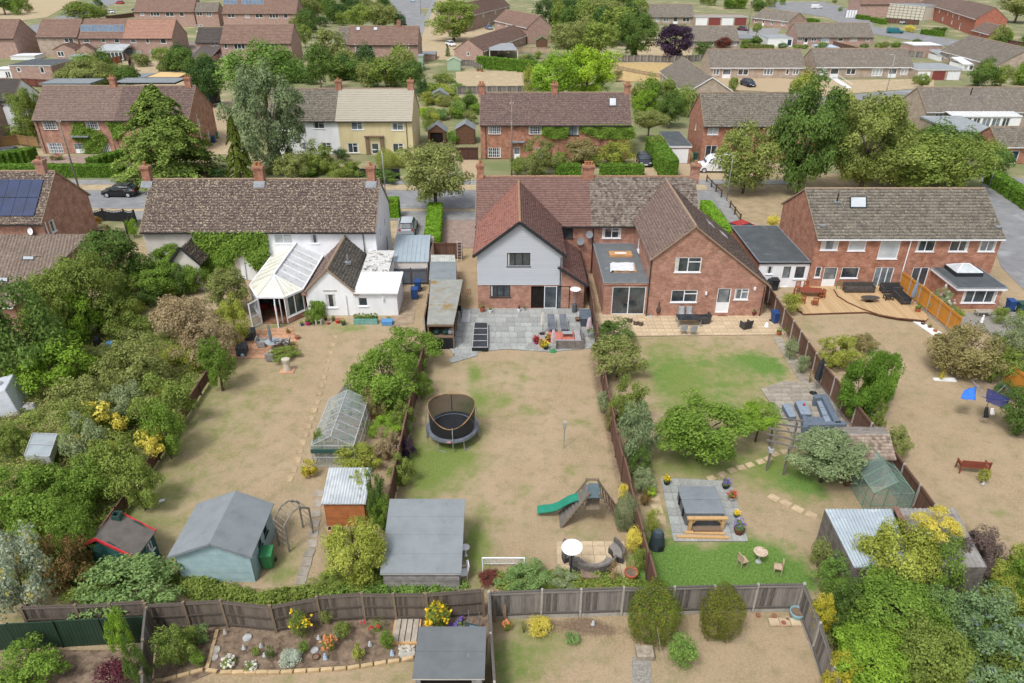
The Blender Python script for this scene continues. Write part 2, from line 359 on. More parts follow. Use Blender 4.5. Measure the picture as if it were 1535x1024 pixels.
def window(cx,T,u0,z0,u1,z1,kind='w',n=2,far=False):
 """kinds: w white, k dark frame, l lattice, d door, p glazed doors, g garage door, o open dark room"""
 fm=m_dark if kind in('k','P')else m_upvc
 fw=.06 if not far else.13
 nm={'d':'door','g':'garage_door','p':'glazed_door','P':'glazed_door','D':'door'}.get(kind,'window')
 W_=u1-u0;Hh=z1-z0
 if kind=='g':
  mb=MB(T)
  k=8
  for i in range(k):mb.bb(u0+W_*i/k+.01,-.09,z0,u0+W_*(i+1)/k-.01,-.06,z1,0)
  mb.bb(u0,-.12,z0,u1,-.09,z1,0)
  return cx.put(mb,nm,[m_upvc if n==0 else(m_garred if n==2 else m_upvc)])
 mb=MB(T)
 d0,d1=-.085,-.02
 mb.bb(u0,d0,z0,u0+fw,d1,z1);mb.bb(u1-fw,d0,z0,u1,d1,z1)
 mb.bb(u0+fw,d0,z0,u1-fw,d1,z0+fw);mb.bb(u0+fw,d0,z1-fw,u1-fw,d1,z1)
 for i in range(1,n):
  c=u0+W_*i/n;mb.bb(c-fw*.6,d0,z0+fw,c+fw*.6,d1+.005,z1-fw)
 if kind=='t' and not far:
  mb.bb(u0+W_/n,d0,z0+Hh*.66,u1-fw,d1+.004,z0+Hh*.66+fw)
 if kind=='l':
  for j in range(1,3):mb.bb(u0+fw,d0,z0+Hh*j/3-.02,u1-fw,d1,z0+Hh*j/3+.02)
  for i in range(n):c=u0+W_*(i+.5)/n;mb.bb(c-.02,d0,z0+fw,c+.02,d1-.002,z1-fw)
 w=cx.put(mb,nm,[fm],uv=False)
 if kind=='d':
  q=MB(T);q.bb(u0+fw,-.10,z0+fw,u1-fw,-.06,z0+Hh*.42);cx.put(q,'panel',[m_upvc],w,uv=False)
  q=MB(T);q.bb(u0+fw*2.2,-.09,z0+Hh*.42,u1-fw*2.2,-.07,z1-fw*2);cx.put(q,'pane',[cx.rn.choice((m_glass,m_glass2))],w,uv=False)
  q=MB(T);q.cyl((u0+fw*1.6,-.05,z0+Hh*.48),(u0+fw*1.6,.01,z0+Hh*.48),.02,n=6);cx.put(q,'handle',[m_lead],w,uv=False)
 elif kind=='D':
  q=MB(T);q.bb(u0+fw,-.10,z0,u1-fw,-.06,z1-fw);cx.put(q,'panel',[m_doorblue],w,uv=False)
 else:
  g=cx.rn.choice((m_glass,m_glass,m_glass2,m_glass,m_glass3 if kind in 'wt' else m_glass))
  if far:
   q=MB(T);q.bb(u0+fw,-.08,z0+fw,u1-fw,-.06,z1-fw);cx.put(q,'pane',[g],w,uv=False)
  else:
   for i in range(n):
    q=MB(T);a=u0+W_*i/n+fw*.7;b=u0+W_*(i+1)/n-fw*.7
    q.bb(a,-.08,z0+fw,b,-.06,z1-fw,0)
    if g is not m_glass3 and kind in 'wtlk' and cx.rn.random()<.6:
     e=(b-a)*.28
     if i==0:q.bb(a,-.058,z0+fw,a+e,-.055,z1-fw,1)
     if i==n-1:q.bb(b-e,-.058,z0+fw,b,-.055,z1-fw,1)
    cx.put(q,'pane',[g,m_curt],w,uv=False)
 if kind in 'wtlk' and not far:
  q=MB(T);q.bb(u0-.06,-.05,z0-.07,u1+.06,.07,z0-.005);cx.put(q,'sill',[m_silltile if kind=='l' else(m_dark if kind=='k' else m_upvc)],w,uv=False)
 return w
def wall(cx,O,u,L,z0,z1,mat,opens=(),top=None,far=False,name='wall',dark=True):
 """upright wall from O along u, its openings cut and filled"""
 T=frameT(O,u);mb=MB(T)
 us=sorted({0,L,*[min(max(o[0],0),L)for o in opens],*[min(max(o[2],0),L)for o in opens]})
 zs=sorted({z0,z1,*[o[1]for o in opens],*[o[3]for o in opens]});zs=[z for z in zs if z0-1e-6<=z<=z1+1e-6]
 for i in range(len(us)-1):
  for j in range(len(zs)-1):
   a,b,c,d=us[i],us[i+1],zs[j],zs[j+1]
   if b-a<1e-4 or d-c<1e-4:continue
   um,zm=(a+b)/2,(c+d)/2
   if any(o[0]<um<o[2]and o[1]<zm<o[3]for o in opens):continue
   mb.add([(a,0,c),(b,0,c),(b,0,d),(a,0,d)],[(0,1,2,3)])
 if top:mb.add([(p[0],0,p[1])for p in top],[tuple(range(len(top)))])
 for o in opens:
  a,c,b,d=o[:4];r=-.13
  mb.add([(a,0,c),(a,r,c),(a,r,d),(a,0,d)],[(0,1,2,3)]);mb.add([(b,0,c),(b,r,c),(b,r,d),(b,0,d)],[(3,2,1,0)])
  mb.add([(a,0,d),(a,r,d),(b,r,d),(b,0,d)],[(0,1,2,3)]);mb.add([(a,0,c),(a,r,c),(b,r,c),(b,0,c)],[(3,2,1,0)])
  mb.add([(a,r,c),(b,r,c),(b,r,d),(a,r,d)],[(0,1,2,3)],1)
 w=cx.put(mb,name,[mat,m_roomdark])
 for o in opens:
  if len(o)>4 and o[4]!='o':window(cx,T,o[0],o[1],o[2],o[3],o[4],o[5]if len(o)>5 else 2,far)
 return w
def pxo(Y,X0,rects):
 """pixel rectangles (x0,y0,x1,y1,kind,n) on the wall plane at distance Y -> openings along the wall from X0"""
 r=[]
 for q in rects:
  z1=Zat(q[1],Y);z0=max(Zat(q[3],Y),.02);zm=(z0+z1)/2
  a=Xat(q[0],Y,zm)-X0;b=Xat(q[2],Y,zm)-X0
  r.append((a,z0,b,z1)+tuple(q[4:]))
 return r
def roofplane(cx,poly,mat,tw=.3,tg=.3,th=.05,roll=0,name='roof_tiles',seed=1,deck=True):
 """one slope, convex outline (first two points = the eave); every tile is geometry, joined"""
 P=[Ve(p)for p in poly];u=(P[1]-P[0]).normalized();n=Ve((0,0,0))
 for i in range(1,len(P)-1):n+=(P[i]-P[0]).cross(P[i+1]-P[0])
 n.normalize()
 if n.z<0:n=-n
 v=n.cross(u);O=P[0]
 if v.z<0:v=-v
 q=[((p-O).dot(u),(p-O).dot(v))for p in P];vm=max(a[1]for a in q)
 rs=np.random.RandomState(seed);V=[];Q=[];k=0;rows=int(math.ceil(vm/tg))
 def span(vv):
  xs=[]
  for i in range(len(q)):
   (a,b),(c,d)=q[i],q[(i+1)%len(q)]
   if(b-vv)*(d-vv)<=0 and abs(b-d)>1e-9:xs.append(a+(c-a)*(vv-b)/(d-b))
  return(min(xs),max(xs))if len(xs)>=2 else None
 for r in range(rows):
  v0=r*tg;v1=min(v0+tg,vm);vmid=min((v0+v1)/2,vm-1e-4);s=span(max(vmid,1e-4))
  if not s or s[1]-s[0]<.03:continue
  off=(tw/2 if r%2 else 0);a=s[0];first=tw-off if off else tw
  edges=[s[0]];e=s[0]+first
  while e<s[1]-.02:edges.append(e);e+=tw
  edges.append(s[1])
  for i in range(len(edges)-1):
   a,b=edges[i]+.006,edges[i+1]-.006
   l=th*(1+rs.uniform(-.25,.5));h2=rs.uniform(0,.006);sl=rs.uniform(-.012,.012);dv=rs.uniform(-.012,.012)
   pts=[(a,v0+dv,l+sl),(b,v0+dv,l-sl),(b,v1+.02,h2+.008),(a,v1+.02,h2+.008),(a,v0+dv,0),(b,v0+dv,0)]
   if roll:
    w_=(b-a)*.3
    pts+=[(b-w_,v0+dv,l+roll),(b,v0+dv,l+roll*.8),(b,v1+.02,roll*.8+.01),(b-w_,v1+.02,roll+.01)]
   V+=[O+u*x+v*y+n*z for x,y,z in pts]
   Q+=[(k,k+1,k+2,k+3),(k+4,k+5,k+1,k)]
   if roll:Q+=[(k+6,k+7,k+8,k+9),(k+4,k+7,k+6,k)];k+=4
   k+=6
 if cx.w:I=WM[cx.root.name].inverted();V=[I@p for p in V]
 me=npmesh(name,[tuple(p)for p in V],Q,mat);o=link(name,me,cx.root,kind='stuff')
 if deck:
  Q_prismd(cx,'roof',mat,[p-n*.005 for p in P],-n*.09)
 return o
def strip(cx,p0,p1,w,h,mat,name):mb=MB();mb.beam(p0,p1,w,h);return cx.put(mb,name,[mat])
def ridge(cx,p0,p1,mat,r=.11,name='ridge'):
 mb=MB();p0=Ve(p0);p1=Ve(p1);L=(p1-p0).length;n=max(1,int(L/.42));rn=random.Random(3)
 for i in range(n):
  a=p0+(p1-p0)*(i/n);b=p0+(p1-p0)*((i+.97)/n);j=Ve((0,0,rn.uniform(-.008,.012)))
  mb.cyl(a+j,b+j,r*rn.uniform(.95,1.08),n=8)
 return cx.put(mb,name,[mat])
def gutter(cx,p0,p1,mat,name='gutter'):
 mb=MB();mb.beam(p0,p1,.11,.09);return cx.put(mb,name,[mat])
def pipe(cx,x,y,z0,z1,mat,r=.04):
 mb=MB();mb.cyl((x,y,z0),(x,y,z1),r,n=6);return cx.put(mb,'downpipe',[mat])
def chimney(cx,x,y,z0,z1,w=.9,d=.6,pots=2,mat=None):
 mat=mat or m_brick_r;mb=MB();mb.bb(x-w/2,y-d/2,z0,x+w/2,y+d/2,z1-.34)
 mb.bb(x-w/2-.05,y-d/2-.05,z1-.34,x+w/2+.05,y+d/2+.05,z1-.2);mb.bb(x-w/2-.1,y-d/2-.1,z1-.2,x+w/2+.1,y+d/2+.1,z1-.06)
 c=cx.put(mb,'chimney',[mat])
 q=MB();q.bb(x-w/2-.06,y-d/2-.06,z1-.06,x+w/2+.06,y+d/2+.06,z1);cx.put(q,'flaunching',[m_ridge_o],c)
 q=MB();q.bb(x-w/2-.12,y-d/2-.35,z0+.0,x+w/2+.12,y+d/2+.1,z0+.07);
 for i in range(pots):
  q=MB();px=x+(i-(pots-1)/2)*w/max(pots,1)*.8
  q.lathe([(.13,z1),(.12,z1+.25),(.15,z1+.27),(.15,z1+.33),(.1,z1+.33)],8,(px,y,0));cx.put(q,'chimney_pot',[m_pots],c)
 return c
def flashing(cx,x,y,z,w,mat=None):
 Q_bb(cx,'flashing',mat or m_lead,x-w/2,y-.25,z-.1,x+w/2,y+.1,z+.1)
def gable_x(cx,x0,x1,y0,y1,He,Hr,mats,far=False,nopens=(),over=.3,tile=(.3,.3),rm=None,wm=None,ridgem=None,lw=(),rw=(),seed=1,tiles_near=None,roll=0,gutm=None,hipL=0,hipR=0,verge=True,farwall=True):
 """a volume with its ridge along x; near wall at y0"""
 wm=wm or m_brick;rm=rm or T_greyfar;ym=(y0+y1)/2;s=(Hr-He)/(ym-y0);e=over;ze=He-s*e+.02
 if not isinstance(nopens,str):wall(cx,(x0,y0,0),(1,0,0),x1-x0,0,He,wm,nopens,far=far)
 D=y1-y0;L=x1-x0
 wall(cx,(x1,y0,0),(0,1,0),D,0,He,wm,rw,None if hipR else[(0,He),(D,He),(D/2,Hr-.02)],far=far)
 wall(cx,(x0,y1,0),(0,-1,0),D,0,He,wm,lw,None if hipL else[(0,He),(D,He),(D/2,Hr-.02)],far=far)
 if farwall:wall(cx,(x1,y1,0),(-1,0,0),L,0,He,wm)
 vo=.08
 a0,a1=x0-vo-(over if hipL else 0),x1+vo+(over if hipR else 0)
 planes=tiles_near or[(a0,a1,rm)]
 for i,(pa,pb,pm)in enumerate(planes):
  ra=pa+hipL if i==0 else pa;rb=pb-hipR if i==len(planes)-1 else pb
  roofplane(cx,[(pa,y0-e,ze),(pb,y0-e,ze),(rb,ym,Hr+.02),(ra,ym,Hr+.02)],pm,tile[0],tile[1],seed=seed+i,roll=roll)
 roofplane(cx,[(a1,y1+e,ze),(a0,y1+e,ze),(a0+hipL,ym,Hr+.02),(a1-hipR,ym,Hr+.02)],rm,tile[0]*2,tile[1]*1.5,seed=seed+9)
 for h,xx,rx in((hipL,a0,a0+hipL),(hipR,a1,a1-hipR)):
  if h:
   pts=[(xx,y1+e,ze),(xx,y0-e,ze),(rx,ym,Hr+.02)]
   roofplane(cx,pts if xx==a0 else[pts[1],pts[0],pts[2]],rm,*tile,seed=seed+5)
   ridge(cx,(xx,y0-e,ze+.04),(rx,ym,Hr+.05),ridgem or m_ridge)
 ridge(cx,(a0+hipL,ym,Hr+.03),(a1-hipR,ym,Hr+.03),ridgem or m_ridge,.1 if not far else.12)
 if not far:
  gutter(cx,(a0,y0-e-.05,ze-.06),(a1,y0-e-.05,ze-.06),gutm or m_gut)
  if verge:
   for xx in(a0,a1):
    for sg,yy in((1,y0-e),(-1,y1+e)):strip(cx,(xx,yy,ze-.03),(xx,ym,Hr-.02),.05,.14,m_ridge,'verge')
 else:
  Q_beam(cx,'gutter',gutm or m_gut,(a0,y0-e-.03,ze-.07),(a1,y0-e-.03,ze-.07),.1,.16)
 return ym
def flatroof(cx,x0,y0,x1,y1,z,mat,fm=None,th=.18,over=.12,z2=None):
 z2=z if z2 is None else z2;mb=MB();o=over
 mb.prismd([(x0-o,y0-o,z),(x1+o,y0-o,z),(x1+o,y1+o,z2),(x0-o,y1+o,z2)],(0,0,.03));cx.put(mb,'roof',[mat])
 Q_prismd(cx,'fascia',fm or m_upvc,[(x0-o-.02,y0-o-.02,z-th),(x1+o+.02,y0-o-.02,z-th),(x1+o+.02,y1+o+.02,z2-th),(x0-o-.02,y1+o+.02,z2-th)],(0,0,th-.01))
 mb=MB()
 for a,b in(((x0-o,y0-o,z),(x1+o,y0-o,z)),((x0-o,y1+o,z2),(x1+o,y1+o,z2)),((x0-o,y0-o,z),(x0-o,y1+o,z2)),((x1+o,y0-o,z),(x1+o,y1+o,z2))):
  mb.beam(Ve(a)+Ve((0,0,.04)),Ve(b)+Ve((0,0,.04)),.08,.07)
 cx.put(mb,'roof_edge',[m_lead if mat is not m_feltlight else m_feltlight])
def boxwalls(cx,x0,y0,x1,y1,z,mat,near=(),left=(),right=(),far=False,z2=None):
 z2=z2 or z
 wall(cx,(x0,y0,0),(1,0,0),x1-x0,0,z,mat,near,far=far);D=y1-y0
 wall(cx,(x1,y0,0),(0,1,0),D,0,min(z,z2),mat,right,[(0,min(z,z2)),(D,min(z,z2)),(D,z2),(0,z)]if z!=z2 else None,far=far)
 wall(cx,(x0,y1,0),(0,-1,0),D,0,min(z,z2),mat,left,[(0,min(z,z2)),(D,min(z,z2)),(D,z),(0,z2)]if z!=z2 else None,far=far)
 wall(cx,(x1,y1,0),(-1,0,0),x1-x0,0,z2,mat)
def solve_ridge(Ye,He,py,pitch):
 """height and y of the ridge of a roof whose eave is at (Ye,He) and whose ridge shows at row py"""
 t=math.tan(rad(pitch));lo,hi=0.2,15
 for _ in range(40):
  m=(lo+hi)/2
  if proj((0,Ye+m,He+m*t))[1]>py:lo=m
  else:hi=m
 return Ye+lo,He+lo*t
m_doorblue=M('door_blue','2c3a52','26324a',3,.4)
m_garred=M('garage_red','8a4b48','7c403e',3,.5)
# ------------ ground
def gpoly(name,pts,z,mat,kind='structure',label=None,th=0.0):
 mb=MB();P=[G(*p,0)for p in pts];mb.prism([(p.x,p.y)for p in P],z-max(th,.02),z)
 o=mb.build(name,[mat]);o['kind']=kind
 if label:o['label']=label
 return o
m_earth=M('earth_far','8b8666','6f7a50',.16,.95,.2,3,c3='a89c7e',s3=.09,t3=.56)
m_tarmac=M('tarmac','8b8c8e','7c7d80',.6,.9,.2,40,c3='989a9c',s3=.25,t3=.58)
m_tarmac2=M('pavement_tarmac','868686','969696',1.2,.9,.2,40)
m_kerb=M('kerb_concrete','a9a69f','96938c',2,.9)
m_dryveg=M('dry_verge','b9a88a','9f8f72',1.2,.95,.4,20,c3='c4b498',s3=.6,t3=.6)
m_gravel=M('gravel_drive','b9a689','a08d72',6,.95,.4,30)
m_brickpave=M('block_paving','a08d82','8d7a70',2,.9,.2,30,brick=(.2,.1,'8a7a70',.008,1.1))
m_slab_grey=M('slab_grey','a3a6a5','8f928f',1.6,.85,.2,30,objrand=.16,c3='b4b6b2',s3=2.5,t3=.6)
m_slab_buff=M('slab_buff','c7b497','b8a588',1.6,.85,.2,30,objrand=.09,c3='a99377',s3=1.2,t3=.63)
m_slab_taupe=M('slab_taupe','a39c90','8f887c',1.6,.85,.2,30,objrand=.14)
m_slab_terra=M('slab_terracotta','c49a7c','ad8266',2,.85,.2,30,objrand=.16)
m_joint=M('joint_sand','7f776a','6b6559',5,.95)
m_bed=M('bed_soil','6f5f50','8c7a68',3,.95,.8,14,c3='5d4f42',s3=2,t3=.55)
m_stepstone=M('step_stone','c4b193','b09c7e',4,.9,.3,20,objrand=.12)
m_gravelgrey=M('gravel_grey','a39f98','77736d',14,.95,.6,40)
g=struct('ground',MB().add([(-1800,-60,-.05),(1800,-60,-.05),(1800,3500,-.05),(-1800,3500,-.05)],[(0,1,2,3)]),m_earth)
def lawn_sheet():
 x0,x1,y0,y1,st=-52.,58.,12.,70.,.3
 nx=int((x1-x0)/st)+1;ny=int((y1-y0)/st)+1
 X,Y=np.meshgrid(np.linspace(x0,x1,nx),np.linspace(y0,y1,ny))
 rs=np.random.RandomState(2)
 Z=-.012+.02*np.sin(X*.35+1)*np.sin(Y*.3)*.5+rs.uniform(0,.006,X.shape)
 V=np.stack([X,Y,Z],-1).reshape(-1,3);i=np.arange(nx*ny).reshape(ny,nx)
 Q=np.stack([i[:-1,:-1],i[:-1,1:],i[1:,1:],i[1:,:-1]],-1).reshape(-1,4)
 g_=np.full(X.shape,.10);l_=np.zeros(X.shape);s_=np.zeros(X.shape)
 def blob(arr,px,py,rx,ry,a):
  c=G(px,py);e=G(px+rx,py);n=G(px,py-ry);RX=abs(e.x-c.x);RY=max(abs(n.y-c.y),.2)
  d=((X-c.x)/RX)**2+((Y-c.y)/RY)**2;arr+=a*np.exp(-d*1.1)
 for b in LAWN_G:blob(g_,*b)
 for b in LAWN_L:blob(l_,*b)
 for b in LAWN_S:blob(s_,*b)
 me=npmesh('lawn',V,Q,lawnmat())
 a=me.color_attributes.new('cover','FLOAT_COLOR','POINT')
 c=np.stack([np.clip(g_,0,1.6),np.clip(l_,0,1.5),np.clip(s_,0,1.5),np.ones_like(g_)],-1).reshape(-1)
 a.data.foreach_set('color',c.astype('f'));me.polygons.foreach_set('use_smooth',[True]*len(me.polygons))
 o=link('lawn',me);o['kind']='structure';o['label']='sun parched straw coloured lawns with greener patches'
LAWN_G=[(1020,690,80,40,.35),(300,600,110,130,.22),(1080,600,130,90,.2),(760,620,130,100,.1),(300,560,60,60,.42),(250,650,70,60,.30),(360,640,40,90,.22),(410,495,14,12,.8),(530,492,25,7,.8),(495,487,20,8,.4),(430,580,30,50,.12),(240,735,50,25,.2),(440,830,40,40,.3),(420,860,30,20,.5),(710,560,12,18,.8),(718,600,22,22,.8),(755,600,14,12,.75),(784,568,10,8,.5),(795,617,14,9,.7),(660,690,40,30,.75),(640,720,35,40,.8),(620,670,22,50,.6),(690,655,40,40,.55),(700,700,30,40,.3),(740,560,50,20,.2),(872,632,14,8,.4),(857,706,14,8,.45),(790,735,12,8,.5),(770,755,12,7,.4),(715,800,25,50,.7),(720,840,22,40,.6),(880,800,40,16,.4),(815,545,60,8,.25),(640,560,20,30,.3),(890,735,20,20,.2),(1040,570,70,60,.55),(1120,560,60,50,.4),(1000,560,40,60,.5),(1040,700,90,30,.35),(1130,700,60,30,.3),(1190,730,50,40,.4),(1180,700,60,30,.45),(1200,845,30,40,.35),(1215,490,20,12,.35),(1240,700,40,20,.4),(1500,770,22,10,.5),(780,985,55,60,.75),(850,960,50,25,.35),(1400,560,30,60,.06),(1330,500,60,12,.1),(1450,650,60,40,.08),(620,1010,50,14,.35),(450,1015,60,10,.25),(1020,940,50,40,.15),(560,1000,50,20,.2),(130,400,50,50,.8),(60,600,120,150,.9),(100,800,150,90,.9)]
LAWN_L=[(1010,545,34,16,.55),(1075,545,40,16,.55),(1130,540,40,18,.8),(1160,555,30,20,.8),(1000,575,24,30,.35),(1090,600,26,24,.6),(1060,575,40,14,.3),(1125,575,25,14,.35),(980,560,14,30,.4),(1040,860,120,32,1.5),(1130,840,70,40,1.4),(1000,850,50,45,1.3),(1190,870,40,20,1.0),(1190,720,55,22,.8),(1220,735,25,22,.6),(970,800,14,40,.6),(1000,770,9,40,.6),(755,985,30,60,.55),(1000,610,20,20,.3),(700,590,10,14,.2),(645,745,28,12,.3),(1013,870,24,14,-.5),(1030,840,22,10,-.4)]
LAWN_S=[(895,560,12,60,.7),(915,640,12,60,.6),(930,720,12,50,.5),(555,590,30,30,.5),(530,680,60,30,.4),(600,560,30,40,.5),(470,720,15,30,.3),(470,850,20,40,.35),(1235,620,20,60,.5),(1300,700,40,40,.5),(1230,850,25,70,.3),(900,945,60,12,.8),(820,935,60,14,.6),(1180,930,50,14,.5),(1180,985,30,30,.2),(210,780,25,40,.4),(1470,820,90,60,.3),(1010,690,60,14,.35),(1500,600,30,60,.4),(1400,800,60,40,.5),(1300,600,20,60,.3),(880,930,30,10,.5),(260,860,150,20,.5),(200,640,60,200,.5)]
lawn_sheet()
gpoly('street',[(-260,286),(1100,286),(1100,313),(-260,313)],.0,m_tarmac)
gpoly('verge',[(-260,313),(712,313),(712,317),(-260,317)],.012,m_dryveg)
gpoly('pavement',[(-260,317),(760,317),(760,330),(-260,330)],.06,m_tarmac2,th=.1)
gpoly('verge',[(-260,277),(1060,277),(1060,286),(-260,286)],.02,m_dryveg)
gpoly('pavement',[(-260,270),(1190,270),(1190,277),(-260,277)],.06,m_tarmac2,th=.1)
for a in(285.6,313.2):
 P0,P1=G(-260,a),G(1100,a);mb=MB();mb.beam((P0.x,P0.y,.03),(P1.x,P1.y,.03),.14,.14);struct('kerb',mb,m_kerb)
gpoly('driveway',[(596,330),(640,330),(632,398),(590,398)],.03,m_tarmac2)
gpoly('driveway',[(663,330),(712,330),(712,372),(655,372)],.034,m_brickpave)
gpoly('front_lawn',[(577,331),(600,331),(593,378),(578,378)],.02,m_dryveg)
gpoly('side_path',[(590,398),(632,398),(620,485),(585,490)],.025,M('dirt','a89782','8f7d68',2,.95,.4,14))
gpoly('footpath',[(1048,262),(1064,262),(1108,330),(1130,345),(1180,345),(1180,352),(1118,352),(1095,338)],.03,m_tarmac2)
gpoly('green',[(1064,258),(1380,262),(1400,300),(1180,345),(1130,343),(1108,326)],.012,M('green_dry','a8967a','948468',1.0,.95,.4,10,c3='8a8a55',s3=.3,t3=.62))
gpoly('cul_de_sac',[(1470,262),(1560,270),(1700,330),(1700,500),(1540,440),(1500,400),(1478,320)],.02,m_tarmac)
gpoly('pavement',[(1478,262),(1495,262),(1560,322),(1560,336)],.05,m_tarmac2,th=.1)
gpoly('driveway',[(690,240),(720,240),(725,270),(697,270)],.04,m_gravel)
gpoly('driveway',[(946,236),(985,236),(985,270),(950,270)],.04,m_gravel)
gpoly('driveway',[(1003,246),(1170,246),(1180,270),(1010,270)],.04,m_gravel)
gpoly('driveway',[(300,150),(345,150),(330,215),(308,270),(280,270),(296,215)],.03,m_gravel)
gpoly('front_path',[(45,234),(200,234),(205,248),(40,248)],.03,m_brickpave)
gpoly('far_road',[(595,10),(628,10),(640,30),(632,48),(595,48)],.03,m_tarmac)
gpoly('far_road',[(578,-3),(650,-3),(645,12),(590,12)],.035,m_tarmac)
gpoly('far_path',[(650,-2),(656,-2),(634,50),(626,50)],.045,m_tarmac2)
gpoly('far_green',[(656,-2),(690,-2),(760,60),(720,90),(625,90),(634,50)],.02,m_dryveg)
gpoly('far_road',[(-60,55),(60,36),(150,-3),(200,-6),(110,30),(50,66),(-60,68)],.03,m_tarmac)
gpoly('far_green',[(-40,-2),(120,-2),(70,26),(-40,40)],.02,m_dryveg)
gpoly('far_road',[(1240,145),(1300,140),(1400,131),(1400,137),(1310,148),(1245,160),(1160,166),(1160,158)],.03,m_tarmac)
gpoly('far_green',[(1160,122),(1400,118),(1400,131),(1240,143),(1140,150)],.02,m_dryveg)
gpoly('far_green',[(1030,112),(1210,119),(1210,140),(1120,136),(1040,136)],.024,m_gravel)
gpoly('far_road',[(1160,3),(1235,3),(1300,20),(1310,40),(1420,58),(1560,76),(1560,88),(1400,66),(1290,48),(1240,26),(1150,12)],.03,m_tarmac)
gpoly('meadow',[(912,93),(1010,93),(1000,124),(928,122)],.03,M('meadow_gold','c2a97a','ad9465',1.0,.95,.4,10))
gpoly('far_lawn',[(683,108),(830,104),(830,132),(685,130)],.03,m_dryveg)
gpoly('far_lawn',[(190,92),(300,92),(300,130),(200,130)],.03,m_dryveg)
gpoly('far_lawn',[(300,150),(350,150),(350,232),(310,232)],.02,m_dryveg)
gpoly('yard',[(1100,44),(1170,42),(1165,53),(1105,55)],.03,m_tarmac2)
gpoly('field',[(1500,-4),(2200,-4),(2200,30),(1530,18)],.02,M('field_straw','c4b08a','b09b74',.3,.95))
gpoly('far_lawn',[(955,62),(1040,62),(1035,96),(955,96)],.018,m_dryveg)
def inpoly(x,y,P):
 c=False;n=len(P)
 for i in range(n):
  a,b=P[i],P[(i+1)%n]
  if(a[1]>y)!=(b[1]>y)and x<(b[0]-a[0])*(y-a[1])/(b[1]-a[1])+a[0]:c=not c
 return c
_SL={}
def cliprect(P,x0,y0,x1,y1):
 for ax,lim,sg in((0,x0,1),(0,x1,-1),(1,y0,1),(1,y1,-1)):
  out=[]
  for i in range(len(P)):
   a,b=P[i-1],P[i];ia=(a[ax]-lim)*sg>=0;ib=(b[ax]-lim)*sg>=0
   if ia!=ib:t=(lim-a[ax])/(b[ax]-a[ax]);out.append((a[0]+(b[0]-a[0])*t,a[1]+(b[1]-a[1])*t))
   if ib:out.append(b)
  P=out
  if len(P)<3:return None
 return P
def area(P):return abs(sum(P[i-1][0]*P[i][1]-P[i][0]*P[i-1][1]for i in range(len(P))))/2
def slabs(name,label,pts,z,mat,sx,sy,mixed=False,seed=0,world=None,limit=300):
 """paving: each slab an object; whole slabs share their mesh, those at the rim are cut to it"""
 P=world or[tuple(G(*p,0))[:2]for p in pts];rn=random.Random(seed)
 mb=MB();mb.prism(P,-.02,z-.012);root=struct(name,mb,m_joint,label);WM[root.name]=Matrix()
 xs=[p[0]for p in P];ys=[p[1]for p in P];y=min(ys);full=[];cut=[]
 while y<max(ys):
  h=sy*(rn.choice((1,1,1.5,.75))if mixed else 1);x=min(xs)-(rn.random()*sx if mixed else 0)
  while x<max(xs):
   w=sx*(rn.choice((1,1.5,.75,1))if mixed else 1);C=cliprect(P,x+.01,y+.01,x+w-.01,y+h-.01)
   if C:
    A=area(C);F=(w-.02)*(h-.02)
    if A>F*.99:full.append((x+w/2,y+h/2,w,h))
    elif A>F*.06:cut.append(C)
   x+=w
  y+=h
 for C in cut[:limit-len(full)]:
  c=(sum(p[0]for p in C)/len(C),sum(p[1]for p in C)/len(C));m2=MB();m2.prism([(p[0]-c[0],p[1]-c[1])for p in C],-.02,.02)
  o=m2.build('slab',[mat],root);o.location=(c[0],c[1],z-.02+rn.uniform(-.003,.003))
 for x,y,w,h in full[:limit]:
  k=(round(w,2),round(h,2),mat.name)
  if k not in _SL:
   m2=MB();m2.box((0,0,0),(w-.02,h-.02,.04));me=m2.build('slab',[mat]);_SL[k]=me.data;bpy.data.objects.remove(me)
  o=link('slab',_SL[k],root);o.location=(x,y,z-.02+rn.uniform(-.003,.003));o.rotation_euler=(rn.uniform(-.004,.004),rn.uniform(-.004,.004),rn.uniform(-.006,.006))
 return root
slabs('patio','large pale grey patio of mixed flagstones behind the grey clad wing',[(687,463),(884,463),(895,522),(822,528),(760,524),(716,528),(683,537),(672,520),(686,480)],.05,m_slab_grey,.62,.62,True,3)
slabs('patio','buff square slab patio behind the brick house',[(893,470),(1157,470),(1186,502),(893,505)],.05,m_slab_buff,.62,.62,seed=4)
slabs('patio','small terracotta slab patio by the conservatory',[(357,497),(440,490),(447,522),(430,538),(340,538)],.04,m_slab_terra,.6,.6,seed=5)
slabs('path','slab path running beside the dark fence from the buff patio',[(1158,506),(1172,506),(1218,572),(1206,578),(1196,568)],.03,m_slab_taupe,.9,.6,seed=6)
slabs('patio','taupe slab seating area under the corner rattan sofa',[(1140,583),(1176,572),(1228,574),(1285,662),(1195,665)],.04,m_slab_taupe,.62,.62,True,seed=7)
slabs('patio','slab base round the hot tub',[(990,716),(1096,722),(1121,812),(1010,812)],.03,m_slab_grey,.62,.62,seed=8)
slabs('patio','small slab square under the curved rattan seating',[(834,812),(936,812),(940,872),(838,876)],.03,m_slab_buff,.62,.62,seed=9)
